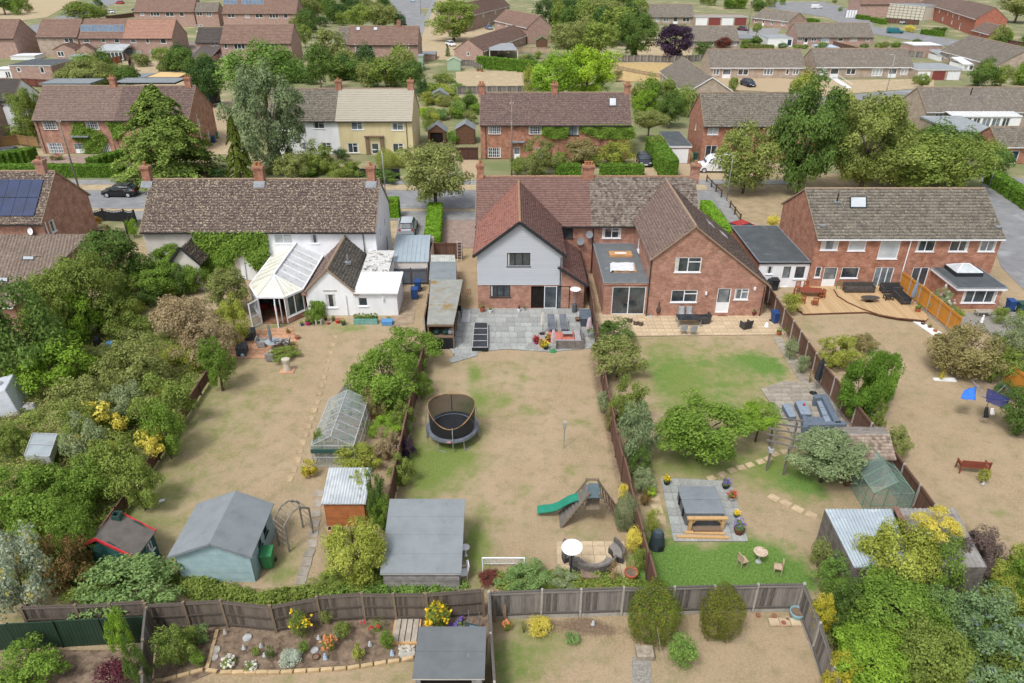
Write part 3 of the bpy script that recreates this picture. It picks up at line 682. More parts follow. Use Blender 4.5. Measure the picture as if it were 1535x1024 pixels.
def stones(pts,name,label,mat=m_stepstone,s=(.45,.38),grp=None):
 mb=MB();rn=random.Random(len(pts))
 a,b=s[0]/1.5,s[1]/1.5;poly=[(-a,-b*.93),(-a*.93,-b),(a*.93,-b),(a,-b*.93),(a,b*.93),(a*.93,b),(-a*.93,b),(-a,b*.93)]
 mb.prism(poly,-.03,.03);o0=mb.build('stepping_stone',[mat]);root=bpy.data.objects.new(name,None);COL.objects.link(root);root['kind']='structure';root['label']=label
 first=True
 for k_,(px,py)in enumerate(pts):
  o=o0 if first else link('stepping_stone',o0.data);first=False;nx_=pts[min(k_+1,len(pts)-1)];pv=pts[max(k_-1,0)];dd=G(*nx_)-G(*pv);an=math.atan2(dd.y,dd.x)
  o.parent=root;p=G(px,py);o.location=(p.x,p.y,.0+rn.uniform(-.012,.004));o.rotation_euler=(0,0,an+rn.uniform(-.15,.15))
def linepts(a,b,n):return[(a[0]+(b[0]-a[0])*i/(n-1),a[1]+(b[1]-a[1])*i/(n-1))for i in range(n)]
stones(linepts((502,505),(478,590),8)+linepts((475,603),(449,676),7)+linepts((446,690),(434,718),3),'stepping_stone_path','stepping stone line down the parched left lawn',s=(.4,.3),mat=M('stone_worn','b3a083','a08c6c',2,.9,objrand=.12))
stones(linepts((478,740),(470,800),5)+linepts((468,815),(452,870),5),'stepping_stone_path','worn slab path beside the rustic arch',m_slab_taupe,(.42,.36))
stones([(1066,717),(1083,711),(1097,705),(1111,701),(1124,697),(1140,692),(1152,688),(1162,681),(1176,677)],'stepping_stone_path','curving stepping stones from the hot tub to the pergola',s=(.36,.3))
stones([(1160,746),(1178,754),(1196,763),(1216,772)],'stepping_stone_path','four square stepping stones towards the corrugated shed',s=(.42,.34))
stones([(981,745),(985,763),(990,780)],'stepping_stone_path','three slabs beside the plastic compost bin',s=(.5,.42))
gpoly('gravel_path',[(948,985),(975,985),(978,1060),(944,1060)],.02,m_gravelgrey)
gpoly('flower_bed',[(240,935),(740,905),(728,985),(315,1010),(225,1050)],.03,m_bed)
gpoly('flower_bed',[(-60,975),(215,975),(225,1080),(-60,1080)],.03,m_bed)
gpoly('path_edge',[(716,525),(690,530),(672,540),(676,545),(716,534)],.05,m_slab_grey)
def decking():
 cxp,cyp=1375,435
 mb=MB();z=.18
 A=[G(*p,z)for p in[(1205,428),(1352,428),(1392,476),(1386,481),(1362,479),(1335,475),(1312,470),(1298,467),(1205,470),(1190,458)]]
 root=thing('decking','curved golden timber decking behind the right brick house','decking',(0,0,0))
 del root['category'];root['kind']='structure'
 P=[(p.x,p.y)for p in A];mb.prism(P,0,z-.03);mb.build('deck_edge',[M('deck_edge','6e4d3a','5d4030',3,.8)],root,world=True)
 V=MB();x=min(p[0]for p in P);w=.14
 while x<max(p[0]for p in P):
  ys=[]
  for i in range(len(P)):
   a,b=P[i],P[(i+1)%len(P)]
   if(a[0]-x-w/2)*(b[0]-x-w/2)<0:ys.append(a[1]+(b[1]-a[1])*(x+w/2-a[0])/(b[0]-a[0]))
  ys.sort()
  for j in range(0,len(ys)-1,2):V.bb(x+.006,ys[j],z-.03,x+w-.006,ys[j+1],z)
  x+=w
 arc=[G(*p,z+.04)for p in[(1250,434),(1256,444),(1270,453),(1292,463),(1318,472),(1345,477),(1386,481)]];E=MB();E.tube(arc,.06,5);E.build('curved_edge',[M('deck_edge','6e4d3a')],root,world=True)
 V.build('deck_boards',[M('deck_board','c9ac85','b0936d',2,.75,island=.7,stretch=(6,.4,1))],root,world=True,kind='stuff')
decking()
def edging(pts,label,z=.12):
 root=bpy.data.objects.new('edging',None);COL.objects.link(root);root['kind']='structure';root['label']=label
 mb=MB();mb.box((0,0,0),(.5,.16,.14));o0=mb.build('edging_block',[M('edging_stone','c2aa84','ac9470',5,.9,objrand=.12)],bevel=.02);first=True
 rn=random.Random(4)
 for i in range(len(pts)-1):
  a,b=G(*pts[i],.05),G(*pts[i+1],.05);d=b-a;n=max(1,round(d.length/.52))
  for k in range(n):
   o=o0 if first else link('edging_block',o0.data)
   if not first:
    md=o.modifiers.new('b','BEVEL');md.width=.02;md.segments=2
   first=False;o.parent=root
   p=a+d*((k+.5)/n);o.location=(p.x,p.y,.06);o.rotation_euler=(0,0,math.atan2(d.y,d.x)+rn.uniform(-.05,.05))
edging([(215,1022),(245,1020),(305,1004),(330,1008),(420,1008),(520,1002),(600,990),(622,985)],'curved row of buff stone edging round the flower bed')
edging([(326,944),(318,975),(311,1002)],'short stone edging dividing the flower bed')
# ------------ the near row of houses
def mkhouse(name,label,x,y,cat='house',rz=0.0,world=True,group=None):
 r=thing(name,label,cat,(x,y,0),rz,group);return Ctx(r,world)
Y=Yat(345,4.9)+.3;x0=Xat(212,Y,4.9);x1=Xat(562,Y,4.9);yr,Hr=solve_ridge(Y,4.9,269,40)
c=mkhouse('semi_detached_pair','long rendered pair of houses with lichen speckled roof and three chimneys',x0,Y)
xm=Xat(352,Y,4)
wins=pxo(Y,x0,[(297,349,305,357,'k',1),(336,350,351,364,'k',2),(411,351,438,365,'t',2),(466,351,477,365,'t',1)])
wall(c,(x0,Y,0),(1,0,0),xm-x0,0,4.9,m_pinkish,[w for w in wins if w[2]<xm-x0])
wall(c,(xm,Y,0),(1,0,0),x1-xm,0,4.9,m_render,[(w[0]-(xm-x0),w[1],w[2]-(xm-x0))+w[3:]for w in wins if w[2]>xm-x0])
gable_x(c,x0,x1,Y,2*yr-Y,4.9,Hr,None,nopens='skip',wm=m_render,rm=T_old,tile=(.24,.27),ridgem=m_ridge,rw=[(2.2,3.2,2.7,4.1,'w',1),(4.8,3.2,5.3,4.1,'w',1),(5,.6,5.8,2.2,'w',1)],gutm=m_gut,seed=11)
for px,n in((222,1),(390,2),(557,1)):chimney(c,Xat(px,yr,Hr),yr,Hr-.7,Hr+1.25,.85 if n==2 else.7,.6,n)
for px in(222,390,557):mb=MB();X=Xat(px,yr,Hr);mb.prismd([(X-.5,yr-.75,Hr-.6),(X+.5,yr-.75,Hr-.6),(X+.5,yr-.3,Hr-.15),(X-.5,yr-.3,Hr-.15)],(0,0,.08));c.put(mb,'flashing',[m_lead])
pipe(c,Xat(545,Y,4),Y-.1,2,4.8,m_gut);pipe(c,Xat(290,Y,4),Y-.1,2,4.8,m_upvc)
gx0,gx1=Xat(256,Y-2,3),Xat(298,Y-2,3)
gm=(gx0+gx1)/2
wall(c,(gx0,Y-2.2,0),(1,0,0),gx1-gx0,0,2.6,m_pinkish,(),[(0,2.6),(gx1-gx0,2.6),(gm-gx0,4.0)])
roofplane(c,[(gx1+.2,Y-2.4,2.45),(gx1+.2,Y,2.45),(gm,Y,4.05),(gm,Y-2.4,4.05)],T_old,.24,.27);roofplane(c,[(gx0-.2,Y,2.45),(gx0-.2,Y-2.4,2.45),(gm,Y-2.4,4.05),(gm,Y,4.05)],T_old,.24,.27)
for sg in((gx0-.25,2.45),(gx1+.25,2.45)):strip(c,(sg[0],Y-2.45,sg[1]),(gm,Y-2.45,4.1),.06,.18,m_dark,'bargeboard')
Ye=Yat(473);ex0=Xat(457,Ye,2.4);ex1=Xat(531,Ye,2.4);ze=Zat(437,Ye);za=Zat(403,Ye);em=(ex0+ex1)/2
wall(c,(ex0,Ye,0),(1,0,0),ex1-ex0,0,ze,m_render,pxo(Ye,ex0,[(488,441,504,461,'w',1)]),[(0,ze),(ex1-ex0,ze),(em-ex0,za)])
wall(c,(ex0,Y,0),(0,-1,0),Y-Ye,0,ze,m_render)
for xe in(ex1+.12,ex0-.12):
 pts=[(xe,Ye-.15,ze-.08),(xe,Y,ze-.08),(em,Y,za+.02),(em,Ye-.15,za+.02)]
 roofplane(c,pts if xe>em else[pts[1],pts[0],pts[3],pts[2]],T_grey if xe>em else T_taupe,.24,.27,seed=21)
 strip(c,(xe,Ye-.17,ze-.06),(em,Ye-.17,za+.04),.06,.13,m_ridge,'verge')
 Q_bb(c,'corbel',m_brick,xe-.22,Ye-.14,ze-.3,xe+.22,Ye-.01,ze-.05)
ridge(c,(em,Ye-.15,za+.04),(em,Y,za+.04),m_ridge)
Q_bb(c,'sill',m_sill,em-.55,Ye-.05,ze+.05,em+.55,Ye-.01,ze+.13)
mb=MB();mb.cyl((em+1,Ye+3,3.6),(em+1,Ye+3,4.2),.06,n=8);mb.bb(em+.75,Ye+2.8,3.35,em+1.25,Ye+3.2,3.55);c.put(mb,'vent_pipe',[m_lead])
lx1=Xat(594,Ye,2.3);zf=Zat(438,Ye)
boxwalls(c,ex1,Ye,lx1,Ye+3.2,zf-.05,m_render,pxo(Ye,ex1,[(537,446,551,459,'w',1)]),z2=zf+.25)
mb=MB();zb=zf+.3;mb.prismd([(ex1-.05,Ye-.2,zf),(lx1+.15,Ye-.2,zf),(lx1+.15,Ye+3.3,zb),(ex1-.05,Ye+3.3,zb)],(0,0,.06));c.put(mb,'roof',[m_white])
mb=MB()
for i in range(9):X=ex1+(lx1-ex1)*i/8;mb.beam((X,Ye-.2,zf+.08),(X,Ye+3.3,zb+.08),.05,.04)
c.put(mb,'roof_batten',[m_upvc]);strip(c,(ex1,Ye-.23,zf),(lx1+.15,Ye-.23,zf),.06,.12,m_upvc,'fascia')
m_mossy=M('mossy_white','cfd0cf','bdbdb9',3,.8,c3='5f5a52',s3=2.2,t3=.56)
Q_prismd(c,'roof',m_mossy,[(ex1-.05,Ye+3.35,zb),(lx1-1.1,Ye+3.35,zb),(lx1-1.1,Y,zb+.4),(ex1-.05,Y,zb+.4)],(0,0,.06))
wall(c,(lx1-1.1,Ye+3.3,0),(0,1,0),Y-Ye-3.3,0,zb,m_render)
pipe(c,Xat(520,Ye,1),Ye-.08,0,ze-.3,m_upvc)
def conservatory():
 cc=mkhouse('conservatory','white framed conservatory with cream panelled roof and open doors, on the white house',*(G(410,470).xy),'conservatory')
 z=2.35
 P=[G(*p,z)for p in[(374,428),(385,446),(426,446),(454,434)]]
 R=Ve((P[3].x,Y-.05,z));Lb=Ve((P[0].x,Y-.05,z))
 hub=G(411,412,3.5);back=Ve((hub.x,Y-.05,3.5))
 ring=[Lb]+P+[R]
 m_poly=M('polycarbonate_cream','d9d8c8','cccbb9',.6,.35,spec=.5,c3='bcbcae',s3=1.3,t3=.6);m_polyw=M('polycarbonate_white','d4d7d8','c8cbcc',.8,.35,spec=.5,c3='77756d',s3=3,t3=.62)
 tops=[back,hub,hub,hub,hub,back]
 bars=MB();
 for i in range(5):
  a,b,ta,tb=ring[i],ring[i+1],tops[i],tops[i+1]
  pts=[a,b,tb]+([ta]if(ta-tb).length>.01 else[])
  n=1 if i in(1,3)else(2 if i==2 else 6)
  n={0:6,1:2,2:3,3:3,4:6}[i]
  for k in range(n):
   q=[a.lerp(b,k/n),a.lerp(b,(k+1)/n),ta.lerp(tb,(k+1)/n),ta.lerp(tb,k/n)]
   if(q[2]-q[3]).length<.01:q=q[:3]
   Q_prismd(cc,'roof_panel',m_polyw if i==4 else m_poly,q,(0,0,.03))
   bars.beam(a.lerp(b,k/n)+Ve((0,0,.05)),ta.lerp(tb,k/n)+Ve((0,0,.05)),.05,.05)
  bars.beam(b+Ve((0,0,.05)),tb+Ve((0,0,.05)),.06,.05)
 cc.put(bars,'glazing_bar',[m_upvc],kind='stuff')
 Q_beam(cc,'ridge',m_upvc,hub+Ve((0,0,.1)),back+Ve((0,0,.1)),.14,.12)
 for i in range(5):
  a,b=ring[i],ring[i+1];L=(b-a).length;u=(b-a).normalized()
  Q_beam(cc,'eave_beam',m_upvc,a,b,.12,.14)
  ops=[]
  O=(a.x,a.y,0)
  if i==2:
   T=frameT(O,u);mb=MB(T)
   for uu in(0,L-.07):mb.bb(uu,-.08,0,uu+.07,0,2.3)
   mb.bb(L*.78,-.08,0,L*.78+.06,0,2.3);cc.put(mb,'door_frame',[m_upvc])
   for hx,sg in((a,-1),(a.lerp(b,.62),1)):
    d=Ve((-.45*(1 if sg<0 else-.6),-.85,0)).normalized()*.95
    mb=MB()
    p0=Ve((hx.x,hx.y,.05));p1=p0+d
    for pa,pb in((p0,p1),(p0+Ve((0,0,2.1)),p1+Ve((0,0,2.1))),(p0+Ve((0,0,.9)),p1+Ve((0,0,.9)))):mb.beam(pa,pb,.05,.09)
    for pa in(p0,p1):mb.beam(pa,pa+Ve((0,0,2.15)),.09,.05)
    dr=cc.put(mb,'door',[m_upvc])
    Q_prismd(cc,'pane',glassmat('glass_clear','8aa0a8',.35),[p0,p1,p1+Ve((0,0,2.1)),p0+Ve((0,0,2.1))],(.01,.01,0),sub_=dr)
   continue
  n=max(2,round(L/.9));wall(cc,O,u,L,0,2.3,m_brick,[(.05,.55,L-.05,2.25,'w',n)])
 f=MB();f.prism([(p.x,p.y)for p in ring],.01,.06);cc.put(f,'floor',[M('cons_floor','7c5a44','94705a',2,.6)])
 return cc
conservatory()
for i,(px,py)in enumerate([(398,462),(415,466)]):
 p=G(px,py);r=thing('chair',['red cushioned chair inside the conservatory, nearer its open door','second red cushioned chair inside the conservatory, towards its right side'][i],'chair',p)
 P_bb('seat',M('cushion_red','a8403c','8f3434',3,.9),r,-.3,-.3,.06,.3,.3,.42,bevel=.04);P_bb('backrest',M('teal_fabric','3d6a72','335a62',3,.9),r,-.3,.22,.42,.3,.34,.9,bevel=.04)
Y3=Yat(336,4.9)+.3;x0=Xat(714,Y3,4.9);x1=Xat(1048,Y3,4.9);yr,Hr=solve_ridge(Y3,4.9,265,40);xm=Xat(882,Y3,5)
c=mkhouse('semi_detached_pair','central brick pair with grey clad left wing and brick gabled right wing',x0,Y3)
wall(c,(x0,Y3,0),(1,0,0),x1-x0,0,4.9,m_brick,pxo(Y3,x0,[(840,342,859,357,'k',2),(903,342,931,357,'t',2)]))
xw=Xat(883,yr,Hr)
gable_x(c,x0,x1,Y3,2*yr-Y3,4.9,Hr,None,nopens='skip',tile=(.22,.24),rm=T_redold,tiles_near=[(x0-.08,xw,T_redold),(xw,x1+.08,T_mix)],ridgem=m_ridge_o,seed=31)
chimney(c,Xat(720,yr,Hr),yr,Hr-.7,Hr+1.2,.6,.6,1);chimney(c,xw-.1,yr,Hr-.6,Hr+1.1,1.0,.7,3);chimney(c,Xat(1041,yr,Hr),yr,Hr-.6,Hr+1.2,.75,.6,1,m_brick)
pipe(c,Xat(889,Y3,4),Y3-.1,0,4.7,m_gut,.05)
for px,py in((883,350),(870,360)):
 z=Zat(py,Y3);X=Xat(px,Y3,z);mb=MB();mb.lathe([(.02,-.1),(.3,-.04),(.34,0),(.3,.01),(.02,-.05)],14);s_=mb.build('satellite_dish',[m_lead],c.root)
 s_.rotation_euler=(rad(75),0,rad(-20));s_.location=(X-x0,-.35,z)
 Q_beam(c,'bracket',m_lead,(X,Y3,z-.2),(X,Y3-.3,z),.03,.03)
Yw=Yat(463);wx0=Xat(715,Yw,4.6);wx1=Xat(843,Yw,4.6);ze=Zat(379,Yw);za=Zat(332,Yw);wm_=(wx0+wx1)/2;zc=Zat(427,Yw)
def clad(cx,X0,X1,z0,zt,apex,Yp,opens):
 """lapped boards: each course a real tilted board, joined"""
 T=frameT((X0,Yp,0),(1,0,0));mb=MB(T);z=z0;L=X1-X0;h=.19
 while z<apex[1]:
  zz=min(z+h,apex[1]);zmid=min(z+h*.5,apex[1])
  if zmid<=zt:a,b=0,L
  else:t=(zmid-zt)/(apex[1]-zt);a,b=apex[0]*t,L+(apex[0]-L)*t
  segs=[(a,b)]
  for o in opens:
   if o[1]<zmid<o[3]:segs=[s for(p,q)in segs for s in((p,min(q,o[0])),(max(p,o[2]),q))if s[1]-s[0]>.02]
  for p,q in segs:
   vs=[(p,.045,z),(q,.045,z),(q,.01,zz+.01),(p,.01,zz+.01),(p,.0,z),(q,0,z)]
   mb.add(vs,[(0,1,2,3),(0,4,5,1)])
  z+=h
 return cx.put(mb,'cladding_boards',[m_clad],kind='stuff')
L=wx1-wx0;ops=pxo(Yw,wx0,[(760,379,795,399,'k',3),(735,427.6,765,445,'k',3),(796,429,854,463,'o',3)])
wall(c,(wx0,Yw,0),(1,0,0),L,0,zc,m_brick,[ops[1],ops[2]])
up=list(ops[0]);wall(c,(wx0,Yw,0),(1,0,0),L,zc,ze,m_clad,[tuple(up)],[(0,ze),(L,ze),(wm_-wx0,za)])
clad(c,wx0,wx1,zc,ze,(wm_-wx0,za),Yw,[ops[0]])
T=frameT((wx0,Yw,0),(1,0,0));o=ops[2];dw=(o[2]-o[0])/3
for i in(1,2):window(c,T,o[0]+dw*i+.02,o[1],o[0]+dw*(i+1),o[3]-.02,'p' if i==1 else 'P',1)
wall(c,(wx0,Y3,0),(0,-1,0),Y3-Yw,zc,ze,m_clad);wall(c,(wx0,Y3,0),(0,-1,0),Y3-Yw,0,zc,m_brick);wall(c,(wx1,Yw,0),(0,1,0),Y3-Yw,0,ze,m_clad)
yb=solve_ridge(Y3,4.9,265,40)[0]
def yat_main(z):return Y3+(z-4.9)*(yr-Y3)/(Hr-4.9)
e=.3;sl=(za-ze)/(wm_-wx0)
for xe,mt,sd_ in((wx0-e,T_redl,1),(wx1+e,T_red,2)):
 zl=ze-sl*e+.02;pts=[(xe,Yw-.3,zl),(xe,yat_main(zl)+.0,zl),(wm_,yat_main(za),za+.03),(wm_,Yw-.3,za+.03)]
 roofplane(c,pts if xe>wm_ else[pts[1],pts[0],pts[3],pts[2]],mt,.22,.24,seed=40+sd_)
 strip(c,(xe,Yw-.32,zl-.02),(wm_,Yw-.32,za+.02),.05,.24,m_dark,'bargeboard')
 gutter(c,(xe,Yw-.3,zl-.05),(xe,Y3-.1,zl-.05),m_gut)
ridge(c,(wm_,Yw-.3,za+.05),(wm_,yat_main(za),za+.05),m_ridge_o)
pipe(c,wx1-.12,Yw-.1,zc-.1,ze-.4,m_gut);
zt=Zat(401,Yw);rx=Xat(881,Yw,2.6);zl=Zat(427,Yw)
wall(c,(wx1,Yw+.02,0),(1,0,0),rx-wx1-.25,0,zl+.1,m_brick,(),[(0,zl+.1),(rx-wx1-.25,zl+.1),(0,zt-.1)])
wall(c,(rx-.25,Yw+.02,0),(0,1,0),Y3-Yw,0,zl+.1,m_brick)
roofplane(c,[(rx,Yw-.25,zl),(rx,Y3,zl),(wx1,Y3,zt),(wx1,Yw-.25,zt)],T_red,.22,.24,seed=44)
strip(c,(rx,Yw-.27,zl-.02),(wx1-.35,Yw-.27,zt+.12),.05,.2,m_dark,'bargeboard');gutter(c,(rx+.04,Yw-.25,zl-.04),(rx+.04,Y3,zl-.04),m_gut)
Yf=Yat(472);fx0=Xat(906,Yf,2.7);fx1=Xat(976,Yf,2.7);zf=Zat(424,Yf)
boxwalls(c,fx0,Yf,fx1,Y3,zf-.02,m_brick,pxo(Yf,fx0,[(917,430,967,471.5,'p',2)]))
flatroof(c,fx0,Yf,fx1,Y3-.12,zf,m_feltmid,m_brick,.16,.06)
mb=MB();q=G(930,383,zf);mb.bb(q.x-1.0,q.y-.5,zf+.03,q.x+1.0,q.y+.5,zf+.22);o_=c.put(mb,'skylight_kerb',[M('plywood','c6986a','b3865a',2,.8)])
Q_bb(c,'vent_slot',m_white,q.x-.5,q.y-.15,zf+.22,q.x+.5,q.y+.15,zf+.24,sub_=o_)
mb=MB();q=G(935,403,zf);mb.bb(q.x-.95,q.y-.85,zf+.03,q.x+.95,q.y+.85,zf+.16);o_=c.put(mb,'skylight_kerb',[M('plywood','c6986a','b3865a',2,.8)])
rs=np.random.RandomState(3);n=14;xs=np.linspace(-1.35,1.15,n);ys=np.linspace(-.95,1.05,n);V=[];Q=[]
for j in range(n):
 for i in range(n):V.append((q.x+xs[i]*.85+.1*ys[j],q.y+ys[j]*.95+.04*ms(i),(zf+.2 if-1.2<xs[i]<1.1 and abs(ys[j])<1.0 else zf+.05)+rs.uniform(0,.05)))
for j in range(n-1):
 for i in range(n-1):Q.append((j*n+i,j*n+i+1,(j+1)*n+i+1,(j+1)*n+i))
mb=MB();mb.add(V,Q);o_=mb.build('tarpaulin',[M('sheet_white','dcdfe4','cfd2d8',2,.5)]);tag(o_,'white plastic sheet laid over the flat roof opening','sheet');
Yr=Yat(474);a0=Xat(978,Yr,4.8);ap=Xat(1041,Yr,7);ze=Zat(386,Yr);za=Zat(339,Yr);rx=Xat(1148,Yr,2.4);zl=Zat(428,Yr)
L=rx-a0;slr=(za-zl)/(rx+.25-ap)
wall(c,(a0,Yr,0),(1,0,0),L,0,zl+.15,m_brick,pxo(Yr,a0,[(1006,435,1045,453,'t',2),(1074,432.5,1094,469,'d',1),(1101,433,1122,449,'t',2)]))
T=frameT((a0,Yr,0),(1,0,0));o=pxo(Yr,a0,[(1012,386,1051,408,'t',2)])[0]
mb=MB(T);zz=zl+.15
def xr(z):return min(L,ap-a0+(za-z)/slr)
def xl(z):return max(0,(ap-a0)*(z-ze)/(za-ze))
for(za_,zb_)in((zz,o[1]),(o[1],o[3]),(o[3],ze),(ze,za-.02)):
 if zb_<=za_:continue
 lo_a,lo_b,hi_a,hi_b=xl(za_),xr(za_),xl(zb_),xr(zb_)
 if abs(za_-o[1])<1e-6:
  mb.add([(lo_a,0,za_),(o[0],0,za_),(o[0],0,zb_),(hi_a,0,zb_)],[(0,1,2,3)]);mb.add([(o[2],0,za_),(lo_b,0,za_),(hi_b,0,zb_),(o[2],0,zb_)],[(0,1,2,3)])
  for ux in(o[0],o[2]):mb.add([(ux,0,za_),(ux,-.13,za_),(ux,-.13,zb_),(ux,0,zb_)],[(0,1,2,3)])
  for uz in(o[1],o[3]):mb.add([(o[0],0,uz),(o[0],-.13,uz),(o[2],-.13,uz),(o[2],0,uz)],[(0,1,2,3)])
 else:mb.add([(lo_a,0,za_),(lo_b,0,za_),(hi_b,0,zb_),(hi_a,0,zb_)],[(0,1,2,3)])
c.put(mb,'wall',[m_brick]);window(c,T,*o[:4],'t',2)
wall(c,(a0,Y3,0),(0,-1,0),Y3-Yr,0,ze,m_brick,[(2.0,3.2,2.9,4.3,'w',1)]);wall(c,(rx,Yr,0),(0,1,0),10.5,0,zl+.12,m_brick)
zl2=za-slr*(rx+.3-ap);sll=(za-ze)/(ap-a0);zq=ze-sll*.25
roofplane(c,[(a0-.25,yat_main(zq),zq),(a0-.25,Yr-.15,zq),(ap,Yr-.15,za+.02),(ap,yat_main(za),za+.02)],T_taupe,.22,.24,seed=51)
xb=x1;zb=za-slr*(xb-ap)
roofplane(c,[(rx+.3,Yr-.15,zl2),(rx+.3,Yr+10.5,zl2),(xb+.1,Yr+10.5,zb),(ap,yat_main(za),za+.02),(ap,Yr-.15,za+.02)],T_taupe,.22,.24,seed=52)
wall(c,(rx,Yr+10.4,0),(-1,0,0),rx-xb,0,zl,m_brick,(),[(0,zl),(rx-xb,zl),(rx-xb,zb-.1)])
ridge(c,(ap,Yr-.15,za+.05),(ap,yat_main(za),za+.05),m_ridge)
strip(c,(a0-.25,Yr-.17,zq),(ap,Yr-.17,za+.02),.06,.1,m_ridge,'verge');strip(c,(rx+.3,Yr-.17,zl2),(ap,Yr-.17,za+.02),.06,.1,m_ridge,'verge')
pipe(c,a0-.1,Yr-.1,0,ze-.1,m_gut,.05);pipe(c,rx-.15,Yr-.1,0,zl-.1,m_gut)
for sx in(3.1,4.4):
 X=ap+sx;Z=za-slr*sx;Q_prismd(c,'roof_window',m_glass3,[(X-.3,Yr+6.5,Z+slr*.3+.05),(X+.3,Yr+6.5,Z-slr*.3+.05),(X+.3,Yr+7.4,Z-slr*.3+.05),(X-.3,Yr+7.4,Z+slr*.3+.05)],(0,0,.08))
Y4=Yat(356,4.9)+.3;x0=Xat(1226,Y4,4.9);x1=Xat(1504,Y4,4.9);yr,Hr=solve_ridge(Y4,4.9,283,32)
c=mkhouse('semi_detached_pair','right hand brick pair with grey brown roof behind the decking',x0,Y4)
wall(c,(x0,Y4,0),(1,0,0),x1-x0,0,4.9,m_brick_r,pxo(Y4,x0,[(1231,359,1257,375,'w',1),(1272,360,1298,376,'w',1),(1318,359,1348,388,'w',1),(1375,358,1402,377,'w',2),(1424,361,1452,377,'w',2),(1468,361,1493,377,'w',2),(1222,400,1231,416,'w',1),(1233,401,1253,436.5,'d',1),(1261,401,1287,417,'w',1),(1309,401,1337,436,'p',3),(1365,401,1389,436,'p',2)]))
gable_x(c,x0,x1,Y4,2*yr-Y4,4.9,Hr,None,nopens='skip',wm=m_brick_r,tile=(.33,.34),rm=T_grey,ridgem=m_ridge,seed=61,roll=.03,gutm=m_upvc)
mb=MB();t_=(Hr-4.9)/(yr-Y4)
def onroof(px,py,Ye=Y4,He=4.9,t=None):
 """point on the near slope seen at a pixel"""
 t=t or t_;lo,hi=Ye,Ye+8
 for _ in range(40):
  m=(lo+hi)/2
  if proj((0,m,He+(m-Ye)*t))[1]>py:lo=m
  else:hi=m
 z=He+(lo-Ye)*t;return Ve((Xat(px,lo,z),lo,z))
def roofwin(cx,px0,py0,px1,py1,Ye,t,mat=None,frame=m_dark,He=4.9,name='roof_window'):
 a=onroof((px0+px1)/2,py1,Ye,He,t);b=onroof((px0+px1)/2,py0,Ye,He,t);w=(px1-px0)/2*dep(a.y,a.z)/F_PX
 n=Ve((0,-t,1)).normalized();mb=MB()
 mb.prismd([a+Ve((-w,0,0)),a+Ve((w,0,0)),b+Ve((w,0,0)),b+Ve((-w,0,0))],n*.12);f=cx.put(mb,name,[frame])
 a2,b2=a.lerp(b,.08)+n*.121,a.lerp(b,.92)+n*.121;w*=.85;mb=MB()
 mb.prismd([a2+Ve((-w,0,0)),a2+Ve((w,0,0)),b2+Ve((w,0,0)),b2+Ve((-w,0,0))],n*.01);cx.put(mb,'pane',[mat or m_glass3],f)
roofwin(c,1273,296,1299,313,Y4,t_)
for px,py in((1254,305),(1232,340),(1496,342)):
 a=onroof(px,py,Y4,4.9,t_);mb=MB();mb.box(a+Ve((0,0,.12)),(.5,.4,.12));
 if px==1254:mb.cyl(a,a+Ve((0,0,.9)),.06,n=8,mi=1)
 c.put(mb,'roof_vent',[m_lead,m_black])
pipe(c,Xat(1366,Y4,4.7),Y4-.12,0,4.7,m_upvc,.05)
Yg=Yat(430.5);gx1=x0-.02;gx0=Xat(1140,Yg,2.6);zg=Zat(393,Yg)
cg=mkhouse('garage_extension','dark flat roofed cream fronted garage wing left of the right brick pair',gx0,Yg,'garage')
boxwalls(cg,gx0,Yg,gx1-.02,Yg+9,zg-.03,m_render,pxo(Yg,gx0,[(1149,399,1159,411,'w',1),(1171.5,399,1184.5,430.4,'d',1),(1191,399,1207,418,'w',1)]))
Q_bb(cg,'side_wall',m_brick_r,gx0-.02,Yg+.02,0,gx0-.005,Yg+9,zg-.1)
flatroof(cg,gx0,Yg,gx1-.14,Yg+9,zg,m_feltdark,m_gut,.14,.1)
Yx=Yat(463);ex0=Xat(1441,Yx,2.5);ex1=Xat(1508,Yx,2.5);zx=Zat(431,Yx)
boxwalls(c,ex0,Yx,ex1,Y4,zx-.02,m_brick_r,pxo(Yx,ex0,[(1443,435,1494,454,'w',3)]))
flatroof(c,ex0,Yx,ex1,Y4-.15,zx,m_feltdark,m_upvc,.22,.2)
def lantern():
 q=G(1445,404,zx+.3);r=MB();w,d=1.15,.95
 r.bb(q.x-w,q.y-d,zx,q.x+w,q.y+d,zx+.35);b=c.put(r,'roof_lantern',[m_dark])
 top=zx+.85;zb=zx+.36;A=[Ve((q.x-w+.05,q.y-d+.05,zb)),Ve((q.x+w-.05,q.y-d+.05,zb)),Ve((q.x+w-.05,q.y+d-.05,zb)),Ve((q.x-w+.05,q.y+d-.05,zb))]
 R0,R1=Ve((q.x-.25,q.y,top)),Ve((q.x+.25,q.y,top));br=MB()
 for pts in([A[0],A[1],R1,R0],[A[1],A[2],R1],[A[2],A[3],R0,R1],[A[3],A[0],R0]):
  Q_prismd(c,'pane',m_glass3,pts,(0,0,.02),sub_=b)
 for a_,r_ in zip(A,(R0,R1,R1,R0)):br.beam(a_+Ve((0,0,.03)),r_+Ve((0,0,.03)),.05,.05)
 br.beam(R0,R1,.07,.07);c.put(br,'glazing_bar',[m_upvc],b)
lantern()
Y1=Yat(333,4.9)+.3;x1=Xat(62,Y1,4.9);x0=x1-13;yr,Hr=solve_ridge(Y1,4.9,257,40)
c=mkhouse('brick_house','brick house at the left edge with dark blue solar panels on its roof',x1,Y1)
wall(c,(x0,Y1,0),(1,0,0),x1-x0,0,4.9,m_brick,())
